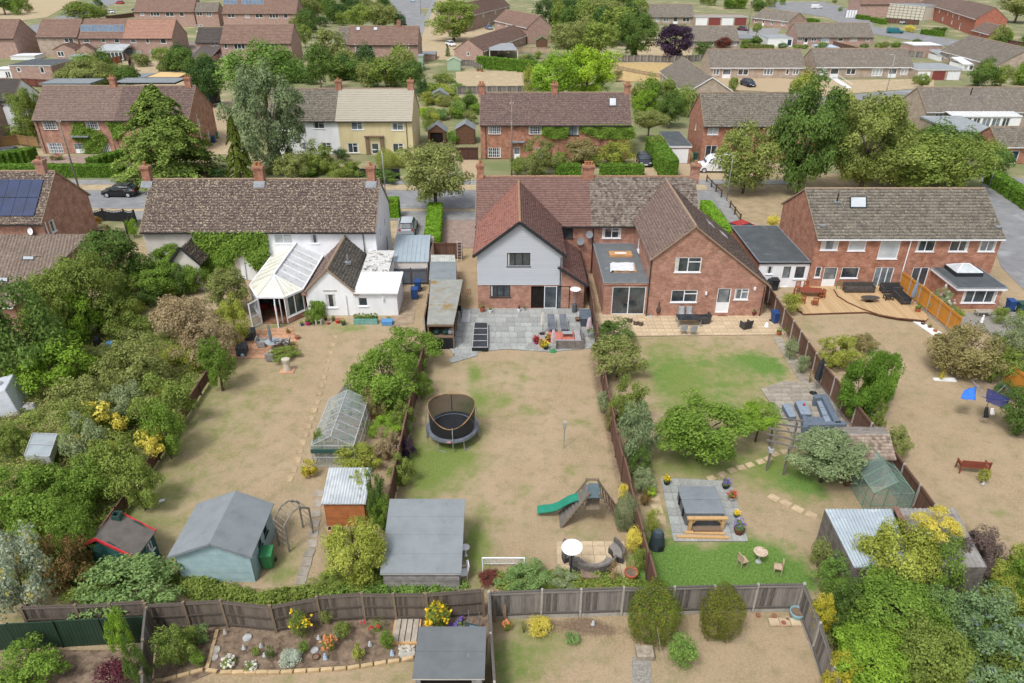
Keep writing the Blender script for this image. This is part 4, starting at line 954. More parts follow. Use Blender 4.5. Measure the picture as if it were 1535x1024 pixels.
gable_x(c,x0,x1,Y1,2*yr-Y1,4.9,Hr,None,nopens='skip',rm=T_old,tile=(.24,.27),ridgem=m_ridge,rw=[(.9,3.4,1.7,4.5,'w',1)],seed=71)
chimney(c,Xat(64,yr,Hr),yr,Hr-.6,Hr+1.1,.8,.6,1,m_brick);t_=(Hr-4.9)/(yr-Y1)
for r_ in range(2):
 for k in range(6):
  xx=Xat(50,Y1,5)-1.05*(k+1);ya=Y1+.35+r_*1.5;n=Ve((0,-t_,1)).normalized()
  pts=[Ve((xx,ya,4.9+(ya-Y1)*t_)),Ve((xx+1.02,ya,4.9+(ya-Y1)*t_)),Ve((xx+1.02,ya+1.45,4.9+(ya+1.45-Y1)*t_)),Ve((xx,ya+1.45,4.9+(ya+1.45-Y1)*t_))]
  Q_prismd(c,'solar_panel',M('solar_blue','1b2b4c','22355c',.8,.2,spec=.5),[p+n*.1 for p in pts],n*.05)
mb=MB();z=Zat(345,Y1);mb.lathe([(.02,-.1),(.3,-.04),(.34,0),(.3,.01),(.02,-.05)],14);s_=mb.build('satellite_dish',[m_white],c.root);s_.rotation_euler=(rad(75),0,rad(-20));s_.location=(Xat(48,Y1,z)-x1,-.3,z)
Q_beam(c,'bracket',m_lead,(Xat(48,Y1,z),Y1,z),(Xat(48,Y1,z),Y1-.3,z),.04,.04)
pipe(c,x1+.1,Y1+.25,2.6,4.7,m_upvc,.05)
zt=3.6;zl=2.3;Ya=Yat(461,zl);Yb=Y1;xe1=Xat(36,Ya,zl);xq=Xat(122,Yb,zt)
xe=(xe1+xq)/2
wall(c,(xe-9,Ya+.2,0),(1,0,0),8.9,0,zl,m_brick,());wall(c,(xe-.1,Ya+.2,0),(0,1,0),Yb-Ya-.2,0,zl,m_brick,(),[(0,zl),(Yb-Ya-.2,zl),(Yb-Ya-.2,zt)])
roofplane(c,[(xe-9.5,Ya,zl),(xe,Ya,zl),(xe,Yb,zt),(xe-9.5,Yb,zt)],M('tiles_rolled','7a6c62','94857a',4,.95,island=.7,c3='ab9f8e',s3=3,t3=.6),.3,.36,roll=.07,seed=75)
gutter(c,(xe-9.5,Ya-.06,zl-.03),(xe,Ya-.06,zl-.03),m_upvc)
tt=(zt-zl)/(Yb-Ya)
for px,py in((55,378),(43,388),(4,421)):roofwin(c,px-9,py-3,px+9,py+3,Ya,tt,He=zl)
# ------------ the rows beyond the street
def rowhouse(label,px0,px1,pye,pyr,wins,wm,rm,He=4.9,pitch=38,far=False,tile=(.3,.32),split=None,tn=None,name='semi_detached_pair',lw=(),rw=(),gut=None,seed=1,ovr=.3,rmr=None):
 Y=Yat(pye,He)+ovr;x0=Xat(px0,Y,He);x1=Xat(px1,Y,He);yr,Hr=solve_ridge(Y,He,pyr,pitch)
 c=mkhouse(name,label,x0,Y);ops=pxo(Y,x0,wins)
 if split:
  xs=Xat(split[0],Y,3)
  wall(c,(x0,Y,0),(1,0,0),xs-x0,0,He,split[1],[w for w in ops if w[0]<xs-x0],far=far)
  wall(c,(xs,Y,0),(1,0,0),x1-xs,0,He,wm,[(w[0]-(xs-x0),w[1],w[2]-(xs-x0))+w[3:]for w in ops if w[0]>xs-x0],far=far)
 gable_x(c,x0,x1,Y,2*yr-Y,He,Hr,None,nopens='skip' if split else ops,wm=wm,rm=rm,tile=tile,far=far,lw=lw,rw=rw,gutm=gut or m_gut,seed=seed,ridgem=rmr,tiles_near=None if not tn else[(x0-.08,Xat(tn[0],Y+2,He+1.5),tn[1]),(Xat(tn[0],Y+2,He+1.5),x1+.08,rm)])
 return c,Y,x0,x1,yr,Hr
def chims(c,pxs,yr,Hr,mat=None,h=1.2,w=.85,pots=2):
 for px in pxs:chimney(c,Xat(px,yr,Hr),yr,Hr-.6,Hr+h,w,.65,pots,mat)
B1,Yb1,bx0,bx1,byr,bHr=rowhouse('brick pair with ivy round its dark front door, beyond the street',49,282,179,129,[(64,182.4,85,194.6,'l',3),(128.5,182.4,148,194.6,'l',3),(72,214.4,94,230,'l',3),(148.5,215.5,165.5,230,'l',3),(187.6,185,200.6,194.6,'k',2),(112,215,127,238.5,'d',1)],m_brick,T_brown,tn=(178,T_taupe),rw=[(3.0,3.2,3.6,4.2,'w',1),(5.5,.9,6.1,2,'w',1)],seed=81)
chims(B1,(171,283),byr,bHr);pipe(B1,Xat(57,Yb1,4),Yb1-.1,0,4.7,m_gut)
flatroof(B1,Xat(80,byr+3,7),byr+.6,Xat(152,byr+3,7),byr+4.5,bHr+.25,m_felt,m_felt);flatroof(B1,Xat(188,byr+3,7),byr+.6,Xat(276,byr+3,7),byr+4.5,bHr+.35,m_felt,m_black)
mb=MB();X=Xat(108,Yb1,2.6);mb.bb(X,Yb1-.7,2.45,X+2.6,Yb1,2.6);B1.put(mb,'porch_roof',[m_lead])
pipe(B1,bx1+.12,byr-2,0,5,m_upvc)
B2,Yb2,x0_,x1_,yr_,Hr_=rowhouse('pair of rendered houses, left half white and right half cream with a pale roof',400,617,180,133,[(469,182,486,193,'t',2),(526.5,183.4,544.6,194.6,'t',2),(586.6,183.8,604.6,195.4,'t',2),(450.5,214,461,224.6,'w',1),(481,214,498,226,'t',2),(520,214.6,538,229,'t',2),(589,215,606,229,'t',2),(557.5,215,568,238.3,'p',1)],m_cream,T_cream,split=(508,m_render),tn=(505,T_grey),seed=82,rw=[(2,3,2.5,4,'w',1)])
chims(B2,(508,616),yr_,Hr_,pots=1);pipe(B2,Xat(609,Yb2,4),Yb2-.1,0,4.6,m_gut)
T=frameT((0,Yb2,0),(1,0,0));a,b=Xat(549,Yb2,1),Xat(576,Yb2,1);mb=MB();mb.bb(a,Yb2-.25,0,a+.5,Yb2-.01,2.5);mb.bb(b-.5,Yb2-.25,0,b,Yb2-.01,2.5);B2.put(mb,'porch_side',[m_timber]);Q_bb(B2,'porch_roof',m_timber,a-.1,Yb2-.4,2.5,b+.1,Yb2-.01,2.66)
B3,Yb3,x0_,x1_,yr_,Hr_=rowhouse('brick pair smothered in green ivy across the street with a roof light',720,946,186,139,[(731.8,189.4,750.6,201.4,'l',3),(792.6,189.7,812,201.4,'l',3),(731.8,221.5,750.6,236.4,'l',3),(802.5,221.5,818.6,236.4,'l',3),(770.4,221,779.5,240,'d',1),(848,189,868,203,'k',2),(914,190,931,203,'k',2),(860,221,880,236,'l',3)],m_brick_r,T_brown,seed=83)
chims(B3,(722,831,940),yr_,Hr_);roofwin(B3,913,147,924,160,Yb3,(Hr_-4.9)/(yr_-Yb3));pipe(B3,Xat(728,Yb3,4),Yb3-.1,0,4.6,m_gut)
mb=MB();X=Xat(765,Yb3,2.5);mb.bb(X,Yb3-.6,2.35,X+2,Yb3,2.5);B3.put(mb,'porch_roof',[m_lead])
B4,Yb4,x0_,x1_,yr_,Hr_=rowhouse('brick house with grey tiled roof behind the white van, partly hidden by trees',1056,1240,188,139,[(1061,190.7,1077,202,'w',2),(1057,218,1074,246,'p',2),(1105,190,1120,202,'w',2),(1150,190,1166,202,'w',2)],m_brick_r,T_grey,tile=(.33,.34),seed=84,lw=[(4,3.2,4.4,4,'w',1)])
Yg=Yat(245);gx0=Xat(1004,Yg,2.3);gx1=Xat(1036.5,Yg,2.3);zg=Zat(219,Yg)
gc=mkhouse('garage','small garage with white up-and-over door and dark flat roof beside the white van',gx0,Yg,'garage')
boxwalls(gc,gx0,Yg,gx1,Yg+8.5,zg-.02,m_brick_r,[(.25,0,gx1-gx0-.3,zg-.35,'g',0)]);flatroof(gc,gx0,Yg,gx1,Yg+8.5,zg,m_feltdark,m_upvc,.2,.06)
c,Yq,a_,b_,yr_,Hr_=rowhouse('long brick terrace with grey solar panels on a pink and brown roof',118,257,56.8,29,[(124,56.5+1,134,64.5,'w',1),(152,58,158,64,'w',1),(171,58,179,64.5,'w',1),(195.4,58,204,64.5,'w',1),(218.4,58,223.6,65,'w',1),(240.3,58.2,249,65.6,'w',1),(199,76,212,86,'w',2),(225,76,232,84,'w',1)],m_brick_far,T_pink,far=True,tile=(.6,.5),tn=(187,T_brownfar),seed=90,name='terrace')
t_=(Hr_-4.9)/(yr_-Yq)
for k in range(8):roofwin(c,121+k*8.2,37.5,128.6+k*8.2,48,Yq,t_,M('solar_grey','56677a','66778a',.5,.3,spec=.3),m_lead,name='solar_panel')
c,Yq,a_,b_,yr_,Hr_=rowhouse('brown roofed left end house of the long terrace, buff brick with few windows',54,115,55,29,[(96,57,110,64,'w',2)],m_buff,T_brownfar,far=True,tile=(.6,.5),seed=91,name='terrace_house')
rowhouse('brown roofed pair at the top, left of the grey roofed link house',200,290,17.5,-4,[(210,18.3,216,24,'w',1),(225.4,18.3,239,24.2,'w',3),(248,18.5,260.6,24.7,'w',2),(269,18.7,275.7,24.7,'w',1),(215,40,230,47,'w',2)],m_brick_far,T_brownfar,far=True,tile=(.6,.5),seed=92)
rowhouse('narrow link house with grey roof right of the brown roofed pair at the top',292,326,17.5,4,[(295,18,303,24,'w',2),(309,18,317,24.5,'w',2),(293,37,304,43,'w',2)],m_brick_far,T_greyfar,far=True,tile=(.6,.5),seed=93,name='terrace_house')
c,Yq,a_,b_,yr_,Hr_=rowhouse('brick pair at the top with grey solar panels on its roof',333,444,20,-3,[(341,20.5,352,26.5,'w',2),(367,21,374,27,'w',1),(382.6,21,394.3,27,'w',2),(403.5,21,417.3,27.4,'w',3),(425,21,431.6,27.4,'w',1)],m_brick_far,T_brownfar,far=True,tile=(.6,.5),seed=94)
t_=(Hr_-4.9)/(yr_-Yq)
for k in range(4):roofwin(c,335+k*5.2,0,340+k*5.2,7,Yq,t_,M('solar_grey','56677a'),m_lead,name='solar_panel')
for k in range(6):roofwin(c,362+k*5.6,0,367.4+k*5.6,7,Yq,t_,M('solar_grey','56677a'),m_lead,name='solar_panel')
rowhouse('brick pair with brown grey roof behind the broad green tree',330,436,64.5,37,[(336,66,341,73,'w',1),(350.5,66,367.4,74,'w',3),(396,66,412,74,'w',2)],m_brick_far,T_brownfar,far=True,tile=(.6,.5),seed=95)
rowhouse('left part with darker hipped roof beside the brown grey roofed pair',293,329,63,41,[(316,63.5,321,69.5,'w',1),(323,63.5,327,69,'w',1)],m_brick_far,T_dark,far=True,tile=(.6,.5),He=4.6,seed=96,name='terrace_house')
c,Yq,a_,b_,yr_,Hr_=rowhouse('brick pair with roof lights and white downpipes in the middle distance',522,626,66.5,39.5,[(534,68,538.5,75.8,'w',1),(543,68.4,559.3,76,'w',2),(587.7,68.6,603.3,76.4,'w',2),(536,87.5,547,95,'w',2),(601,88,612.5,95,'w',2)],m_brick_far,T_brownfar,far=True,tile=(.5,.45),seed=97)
chims(c,(598,),yr_,Hr_);t_=(Hr_-4.9)/(yr_-Yq);roofwin(c,534,40.5,540,46,Yq,t_);roofwin(c,560,41,566,46,Yq,t_)
for px in(533,613):pipe(c,Xat(px,Yq,4),Yq-.15,0,5,m_upvc,.09)
rowhouse('small lower house joined to the left end of the roof light pair',505,521,65.5,41,[(514,67.5,519,73,'w',1)],m_brick_far,T_greyfar,far=True,tile=(.5,.45),He=4.7,seed=98,name='terrace_house')
BW=[(1068.8,103,1078.4,112.8,'w',2),(1083,103.5,1095.4,120.5,'d',1),(1106,103.5,1122,112.8,'w',2),(1144.6,103,1159,112.6,'w',3),(1178,103.5,1183,112,'w',1),(1188.4,103.3,1197.5,112,'w',2)]
rowhouse('buff brick bungalow pair with the dark blue car parked in front',1065,1207,100.5,74,BW,m_buff,T_greyfar,He=2.45,pitch=33,far=True,tile=(.4,.4),name='bungalow',seed=101,gut=m_upvc)
BW=[(1228.8,102.6,1239,112.6,'w',2),(1244.4,102.6,1257,119.5,'d',1),(1268.4,102.5,1283,112,'w',2),(1307,102.6,1323,114,'w',3),(1331.7,102.6,1344,120.5,'d',1),(1350,102.6,1361,112,'w',2)]
rowhouse('buff brick bungalow pair with two white doors, left of the block of three garages',1224,1369,99.8,73,BW,m_buff,T_greyfar,He=2.45,pitch=33,far=True,tile=(.4,.4),name='bungalow',seed=102,gut=m_upvc)
rowhouse('grey roofed brick bungalow behind, with red and blue garden clutter below its windows',1196,1310,55.5,34.5,[(1196,57,1203,62,'w',2),(1205,57,1211,68,'d',1),(1216,57,1224,62,'w',2),(1231,57,1243,64,'w',3),(1256,57,1264,62,'w',1),(1275,57,1285,62,'w',2),(1298,57,1304,62,'w',1)],m_brick_far,T_greyfar,He=2.45,pitch=33,far=True,tile=(.5,.5),name='bungalow',seed=103)
rowhouse('buff bungalow with grey roof at the top, left of four garages',950,1041,25.5,6.5,[(980,26.5,988,33,'w',2),(994,26.5,1003,33,'w',2),(1009,26.5,1016,38,'d',1),(1023,26.5,1034,33,'w',2)],m_buff,T_greyfar,He=2.45,pitch=33,far=True,tile=(.5,.5),name='bungalow',seed=104)
rowhouse('buff bungalow with grey roof right behind the purple tree',1030,1108,61.5,39,[(1039,63,1048,68,'w',2),(1063,63,1070,68,'w',1),(1096,63,1105,68.5,'w',2)],m_buff,T_greyfar,He=2.45,pitch=33,far=True,tile=(.5,.5),name='bungalow',seed=105)
c,Y5,a5,b5,yr5,Hr5=rowhouse('buff bungalow with a white glazed lean-to, right of the tall street trees',1389,1560,166.8,131,[(1400,171,1413,181,'w',2),(1525,170,1532,182,'w',1)],m_buff,T_greyfar,He=2.45,pitch=33,tile=(.33,.34),name='bungalow',seed=106,gut=m_upvc)
a=G(1450,131,Hr5);mb=MB();mb.cyl((a.x,yr5-1.5,Hr5-1),(a.x,yr5-1.5,Hr5+.2),.09,n=8);mb2=MB();mb2.cyl((a.x+1.2,yr5-2.5,Hr5-1.7),(a.x+1.2,yr5-2.5,Hr5-.3),.1,n=8);c.put(mb,'flue',[m_black]);c.put(mb2,'flue',[m_lead])
xa,xb2=Xat(1424,Y5-2,2.3),Xat(1527,Y5-2,2.3)
cc=mkhouse('glazed_lean_to','long white glazed lean-to with pale ribbed roof on the bungalow',xa,Y5-3,'conservatory')
wall(cc,(xa,Y5-3,0),(1,0,0),xb2-xa,0,2.1,m_white,[(.2+i*1.6,.5,1.6+i*1.6,1.95,'w',2)for i in range(int((xb2-xa-.4)/1.6))])
Q_prismd(cc,'roof',M('sheet_pale','d3d5d6','c6c8c8',1,.5),[(xa,Y5-3.15,2.12),(xb2,Y5-3.15,2.12),(xb2,Y5-.3,2.4),(xa,Y5-.3,2.4)],(0,0,.05))
mb=MB();n=16
for i in range(n+1):X=xa+(xb2-xa)*i/n;mb.beam((X,Y5-3.15,2.2),(X,Y5-.3,2.47),.06,.04)
cc.put(mb,'glazing_bar',[m_upvc],kind='stuff')
xq0,xq1=Xat(1446,Yat(203,2.3),2.3),Xat(1512,Yat(203,2.3),2.3);cq=mkhouse('flat_roofed_garage','low garage with wide grey flat roof beyond the green tree hedge at right',xq0,Yat(203,2.3),'garage')
boxwalls(cq,xq0,Yat(203,2.3),xq1,Y5-3.6,2.2,m_buff);flatroof(cq,xq0,Yat(203,2.3),xq1,Y5-3.6,2.3,m_feltlight,m_feltlight)
c,Y6,*_=rowhouse('brick bungalow at the right edge with a navy blue front door',1497,1600,219,190,[(1500,222,1510,235,'w',2),(1512.5,226,1526,254,'D',1)],m_brick_r,T_grey,He=2.5,pitch=33,tile=(.33,.34),name='bungalow',seed=107,gut=m_upvc)
def gabley(label,px0,px1,pye,pyap,pyback,wm,rm,He=2.45,name='bungalow',wins=(),lwins=(),tile=(.4,.4),far=True,seed=1):
 """ridge running away from the camera; the gable faces it"""
 Y=Yat(pye,He);x0,x1=Xat(px0,Y,He),Xat(px1,Y,He);xm=(x0+x1)/2;Hr=Zat(pyap,Y);Yb=Yat(pyback,Hr)
 c=mkhouse(name,label,x0,Y)
 wall(c,(x0,Y,0),(1,0,0),x1-x0,0,He,wm,pxo(Y,x0,wins),[(0,He),(x1-x0,He),(xm-x0,Hr)],far=far)
 wall(c,(x0,Yb,0),(0,-1,0),Yb-Y,0,He,wm,lwins,far=far);wall(c,(x1,Y,0),(0,1,0),Yb-Y,0,He,wm,(),far=far);wall(c,(x1,Yb,0),(-1,0,0),x1-x0,0,He,wm,(),[(0,He),(x1-x0,He),(xm-x0,Hr)])
 s=(Hr-He)/(x1-xm);o=.3;zl=He-s*o
 roofplane(c,[(x1+o,Y-.15,zl),(x1+o,Yb+.15,zl),(xm,Yb+.15,Hr+.03),(xm,Y-.15,Hr+.03)],rm,*tile,seed=seed)
 roofplane(c,[(x0-o,Yb+.15,zl),(x0-o,Y-.15,zl),(xm,Y-.15,Hr+.03),(xm,Yb+.15,Hr+.03)],rm,*tile,seed=seed+1)
 ridge(c,(xm,Y-.15,Hr+.05),(xm,Yb+.15,Hr+.05),m_ridge)
 for xe in(x0-o,x1+o):strip(c,(xe,Y-.17,zl),(xm,Y-.17,Hr),.06,.14,m_upvc,'bargeboard');gutter(c,(xe,Y-.1,zl-.05),(xe,Yb,zl-.05),m_upvc)
 return c
gabley('buff bungalow whose gable faces the street, between the meadow and the blue car',1029,1101,139,116,86,m_buff,T_greyfar,lwins=[(2+i*3.2,.9,3.6+i*3.2,2.1,'w',2)for i in range(4)],seed=111)
def rothouse(label,A,B,He,D,Hr,wm,rm,wins=(),rwin=(),lwin=(),name='house',tile=(.5,.5),seed=1,gut=None):
 """a house whose near eave runs between two pixels at eave height"""
 a,b=G(*A,He),G(*B,He);d=b-a;L=math.hypot(d.x,d.y);rz=math.atan2(d.y,d.x)
 c=mkhouse(name,label,a.x,a.y,rz=rz,world=False)
 gable_x(c,0,L,0,D,He,Hr,None,nopens=[(w[0]*L-w[2]/2,w[1],w[0]*L+w[2]/2,w[1]+w[3])+tuple(w[4:])for w in wins],wm=wm,rm=rm,tile=tile,far=True,rw=rwin,lw=lwin,gutm=gut or m_upvc,seed=seed)
 return c
W2=[(.12,3.1,1.4,1.1,'w',2),(.38,3.1,1.6,1.1,'w',2),(.65,3.1,1.4,1.1,'w',2),(.9,3.1,1.0,1.1,'w',1),(.15,.9,1.7,1.2,'w',2),(.5,.1,.95,2.1,'d',1),(.8,.9,1.7,1.2,'w',2)]
W1=[(.12,.9,1.5,1.2,'w',2),(.32,.1,.95,2.1,'d',1),(.55,.9,1.5,1.2,'w',2),(.85,.9,1.5,1.2,'w',2)]
rothouse('brick bungalow beyond the tall green hedge with a white canopy on its side',(724,76),(790,52),2.45,8,5,m_brick_far,T_brownfar,W1,name='bungalow',seed=121,lwin=[(3.5,1,4.3,2,'w',1)])
c=mkhouse('canopy','white framed open canopy with grey flat roof beside the brick bungalow',*G(748,92).xy,'canopy')
p=[G(*q,2.5)for q in((734,76),(776,76),(768,65),(730,66))];Q_prismd(c,'roof',m_feltlight,p,(0,0,.12))
for q in p:Q_bb(c,'post',m_upvc,q.x-.08,q.y-.08,0,q.x+.08,q.y+.08,2.5)
rothouse('brown roofed brick pair beside the far road at the top centre',(696,25),(764,8),4.9,8,8.2,m_brick_far,T_brownfar,W2,seed=122)
rothouse('brick house with brown roof and side extension left of the clothes line garden',(742,30),(791,41),4.6,8,7.6,m_brick_far,T_brownfar,W2[:3],seed=123)
rothouse('grey roofed bungalow with brick gable at the top right, above the far car',(1128,26),(1183,32),2.5,9,5,m_brick_far,T_greyfar,W1,name='bungalow',seed=124,rwin=[(2,1,3,2,'w',1)])
rothouse('large grey roofed bungalow seen at an angle near the right edge',(1411,75),(1495,98),2.5,12,6.0,m_buff,T_greyfar,W1,name='bungalow',seed=125)
rothouse('brick house with climbing plants on its front, second from the right at the top',(1380,3),(1428,16),5,9,8,m_brick_new,T_taupe,W2,seed=126)
rothouse('red brick house with a bare gable end at the top right corner',(1426,16),(1464,28),5,9,8.4,m_brick_new,T_taupe,W2[:2]+W2[4:6],seed=127)
rothouse('small red brick annexe with one window, in front of the bare gable end',(1458,44),(1484,51),2.6,6,4.8,m_brick_new,T_taupe,[(.5,.9,1.1,1,'w',1)],name='annexe',seed=128,rwin=[(2,1,3.4,2,'w',2)])
rothouse('brown roofed house at the top right beyond the field edge',(1330,-12),(1368,-6),4.6,8,7.6,m_brick_far,T_brownfar,W2,seed=129)
p0=G(1310,24);p1=G(1383,31);d=p1-p0;L=d.length;c=mkhouse('panelled_building','long white building with a grid of brown battens beyond the teal van',p0.x,p0.y,'building',math.atan2(d.y,d.x),False)
boxwalls(c,0,0,L,9,5,M('panel_cream','d8d5c8','cbc8bb',2,.8));flatroof(c,0,0,L,9,5.1,m_felt,m_white)
for i in range(13):Q_bb(c,'batten',m_timber,L*i/12-.08,-.06,0,L*i/12+.08,0,5)
for j in range(1,5):Q_bb(c,'batten',m_timber,0,-.07,j-.06,L,-.01,j+.06)
def garages(label,pxs,pye,pyb,doors,wm=m_buff,rm=m_felt,D=6):
 Y=Yat(pyb);z=Zat(pye,Y);x0,x1=Xat(pxs[0],Y,z/2),Xat(pxs[1],Y,z/2);n=len(doors);w=(x1-x0)/n
 c=mkhouse('garage_block',label,x0,Y,'garages')
 boxwalls(c,x0,Y,x1,Y+D,z-.05,wm,[(i*w+.25,0,(i+1)*w-.25,z-.4,'g',dd)for i,dd in enumerate(doors)]);flatroof(c,x0,Y,x1,Y+D,z,rm,m_white,.2,.1)
garages('block of three garages with white, red and white doors beside the buff bungalow',(1374,1441),104,120,(0,2,0),rm=m_feltlight,D=9)
garages('row of four garages with white and red doors at the top right of centre',(1042,1120),25,38,(0,2,0,2),rm=M('felt_pink','a59690','978a84',2),D=8)
def box_building(label,name,cat,px0,px1,pyt,pyb,D,wm,rm,fm=None,wins=(),far=True,pitch=0,dr=0):
 Y=Yat(pyb);z=Zat(pyt,Y);x0,x1=Xat(px0,Y,z/2),Xat(px1,Y,z/2);c=mkhouse(name,label,x0,Y,cat)
 boxwalls(c,x0,Y,x1,Y+D,z-.04,wm,pxo(Y,x0,wins),far=far);flatroof(c,x0,Y,x1,Y+D,z,rm,fm or wm,.15,.08,z2=z+dr);return c
def small_gable(label,name,cat,px0,px1,pye,pyap,pyb,D,wm,rm,wins=(),near=False,doorway=None,tile=None,ov=.12):
 Y=Yat(pyb);z=Zat(pye,Y);za=Zat(pyap,Y);x0,x1=Xat(px0,Y,z),Xat(px1,Y,z);xm=(x0+x1)/2;c=mkhouse(name,label,x0,Y,cat)
 wall(c,(x0,Y,0),(1,0,0),x1-x0,0,z,wm,pxo(Y,x0,wins),[(0,z),(x1-x0,z),(xm-x0,za)],far=not near)
 wall(c,(x0,Y+D,0),(0,-1,0),D,0,z,wm);wall(c,(x1,Y,0),(0,1,0),D,0,z,wm);wall(c,(x1,Y+D,0),(-1,0,0),x1-x0,0,z,wm,(),[(0,z),(x1-x0,z),(xm-x0,za)])
 s=(za-z)/(xm-x0);zl=z-s*ov
 for xe in(x0-ov,x1+ov):
  pts=[(xe,Y-ov,zl),(xe,Y+D+ov,zl),(xm,Y+D+ov,za+.03),(xm,Y-ov,za+.03)]
  if tile:roofplane(c,pts if xe>xm else[pts[1],pts[0],pts[3],pts[2]],rm,*tile)
  else:Q_prismd(c,'roof',rm,pts,(0,0,.05))
 return c
m_shedb=M('shed_brown','5d4436','6f5341',4,.8,stripes=(.12,.12,1));m_shedg=M('shed_green','a9bda6','9ab097',3,.8,stripes=(.12,.06,0));m_shedgrey=M('shed_grey','8f8c86','7b7872',3,.85,stripes=(.12,.12,1))
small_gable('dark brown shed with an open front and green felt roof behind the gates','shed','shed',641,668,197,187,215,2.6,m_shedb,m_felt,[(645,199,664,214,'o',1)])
small_gable('closed dark brown shed with pale felt roof against the brick pair','shed','shed',683,711,194,186,216,3.2,m_shedb,m_felt)
small_gable('small pale green summer house in the far garden','shed','shed',670,690,92,87,106,2.5,m_shedg,m_shedg)
small_gable('grey roofed shed among the shrubs of the lush back garden','shed','shed',645,672,143,136,152,3,m_shedgrey,m_felt)
small_gable('tiny black cabin with green roof in the clothes line garden','shed','shed',804,821,61,56,72,2.5,m_shedb,M('felt_green','5f7a55','546c4b',3))
small_gable('small red roofed playhouse at the end of the clothes line garden','shed','shed',823,832,27,23,33,2,m_shedb,M('felt_red','9c4a44','8c423d',3))
small_gable('small gabled brick outbuilding with dark window below the terrace','outbuilding','outbuilding',79,113,74,66,88,6,m_brick_far,T_brownfar,[(86,77,96,85,'w',2)],tile=(.5,.5))
small_gable('low tiled brick store right of the gabled outbuilding','outbuilding','outbuilding',113,142,76,66,88,6,m_brick_far,T_brownfar,[(127,80,131,85,'w',1)],tile=(.5,.5))
box_building('dark glazed conservatory with pale roof behind the terrace','conservatory','conservatory',147,186,76,91,5,m_feltdark,m_glass3,m_white,[(149,78,184,90,'w',6)],dr=1)
box_building('pale green box shed below the terrace garden','shed','shed',104,123,84,95,3,m_shedg,m_feltlight)
box_building('brick extension with wide dark flat roof at the left, beyond the ivy house','extension','extension',17,79,98,122,9,m_brick_far,m_feltdark,m_white,[(25,101,31,108,'w',1),(60,100,66,110,'w',1)])
box_building('white roofed low store behind the dark flat extension','store','outbuilding',16,52,84,90,5,m_white,m_white)
box_building('narrow white conservatory at the left edge','conservatory','conservatory',-10,17,104,118,4,m_white,m_white,m_white,[(8,107,16,117,'w',2)])
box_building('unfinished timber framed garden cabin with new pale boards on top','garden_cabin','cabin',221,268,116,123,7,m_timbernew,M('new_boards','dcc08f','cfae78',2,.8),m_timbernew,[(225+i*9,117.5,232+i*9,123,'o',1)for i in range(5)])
box_building('grey flat roofed lean-to shed left of the timber cabin','shed','shed',196,218,116,122,5,m_shedgrey,m_felt)
box_building('brick single storey extension with white window below the brown grey roof','extension','extension',288,318,85,98,8,m_brick_far,T_dark,None,[(294,88,308,96,'w',3)],dr=1.6)
box_building('small white hipped conservatory behind the broad green tree','conservatory','conservatory',318,350,83,93,6,m_white,m_glass3,m_white,[(320,85,348,92,'w',5)],dr=1)
box_building('long low brown roof between the terrace and the conservatory','store','outbuilding',232,298,78,84,14,m_brick_far,M('roof_taupe','8b7f75','7c7067',.6),None,dr=1.0)
box_building('tall pale green shed against the end of the roof light pair','shed','shed',627,634,84,106,3,m_shedg,m_feltlight)
box_building('grey roofed lean-to beside the roof light pair','store','outbuilding',630,652,82,90,6,m_brick_far,m_felt)
box_building('blue and white box shed in the lush back garden','shed','shed',663,680,130,137,3,m_render,m_white)
box_building('white roofed garage of brick right of the teal van','garage','garage',1368,1411,68,86,7,m_brick_far,m_white,m_white)
box_building('white glass walled garden room beside the angled bungalow','garden_room','conservatory',1409,1447,84,92,6,m_white,m_feltlight,m_white,[(1411+i*7,85.5,1417+i*7,91,'w',1)for i in range(5)],dr=.8)
box_building('white hipped conservatory with dark panes beside the angled bungalow','conservatory','conservatory',1443,1484,97,106,6,m_white,m_white,m_white,[(1445+i*8,98,1451+i*8,105.5,'w',1)for i in range(4)],dr=.9)
box_building('pale walled flat roofed garage left of the buff bungalows at the right','garage','garage',1151,1188,57,70,9,m_white,m_feltlight,m_white,[(1180,59,1187,69,'D',1)])
box_building('blue white gazebo roof below the red and blue clutter','gazebo','gazebo',1228,1258,71,74,6,m_white,M('canvas_blue','b9cbe0','a9bcd4',1),None)
box_building('grey flat roofed garage beside the narrow road, right of the four garages','garage','garage',1110,1134,58,67,9,m_buff,m_felt)
rs_=random.Random(77)
for i,(a,b,e,r)in enumerate([(-240,-60,179,128),(-130,20,57,29),(1290,1380,6,-14),(-300,-150,336,262)]):
 rowhouse(['brick pair left of the ivy house, outside the picture','brick pair left of the terrace with solar panels','brown roofed pair above the teal van','brick pair at the far left of the near row'][i],a,b,e,r,[],m_brick_far,T_brownfar,far=True,tile=(.5,.5),seed=140+i)
c,YL,*_=rowhouse('white walled house with dark roof at the left edge, beside the brown fence',-60,20,150,118,[(2,170,8,180,'w',1)],m_render,T_dark,seed=150,name='house')
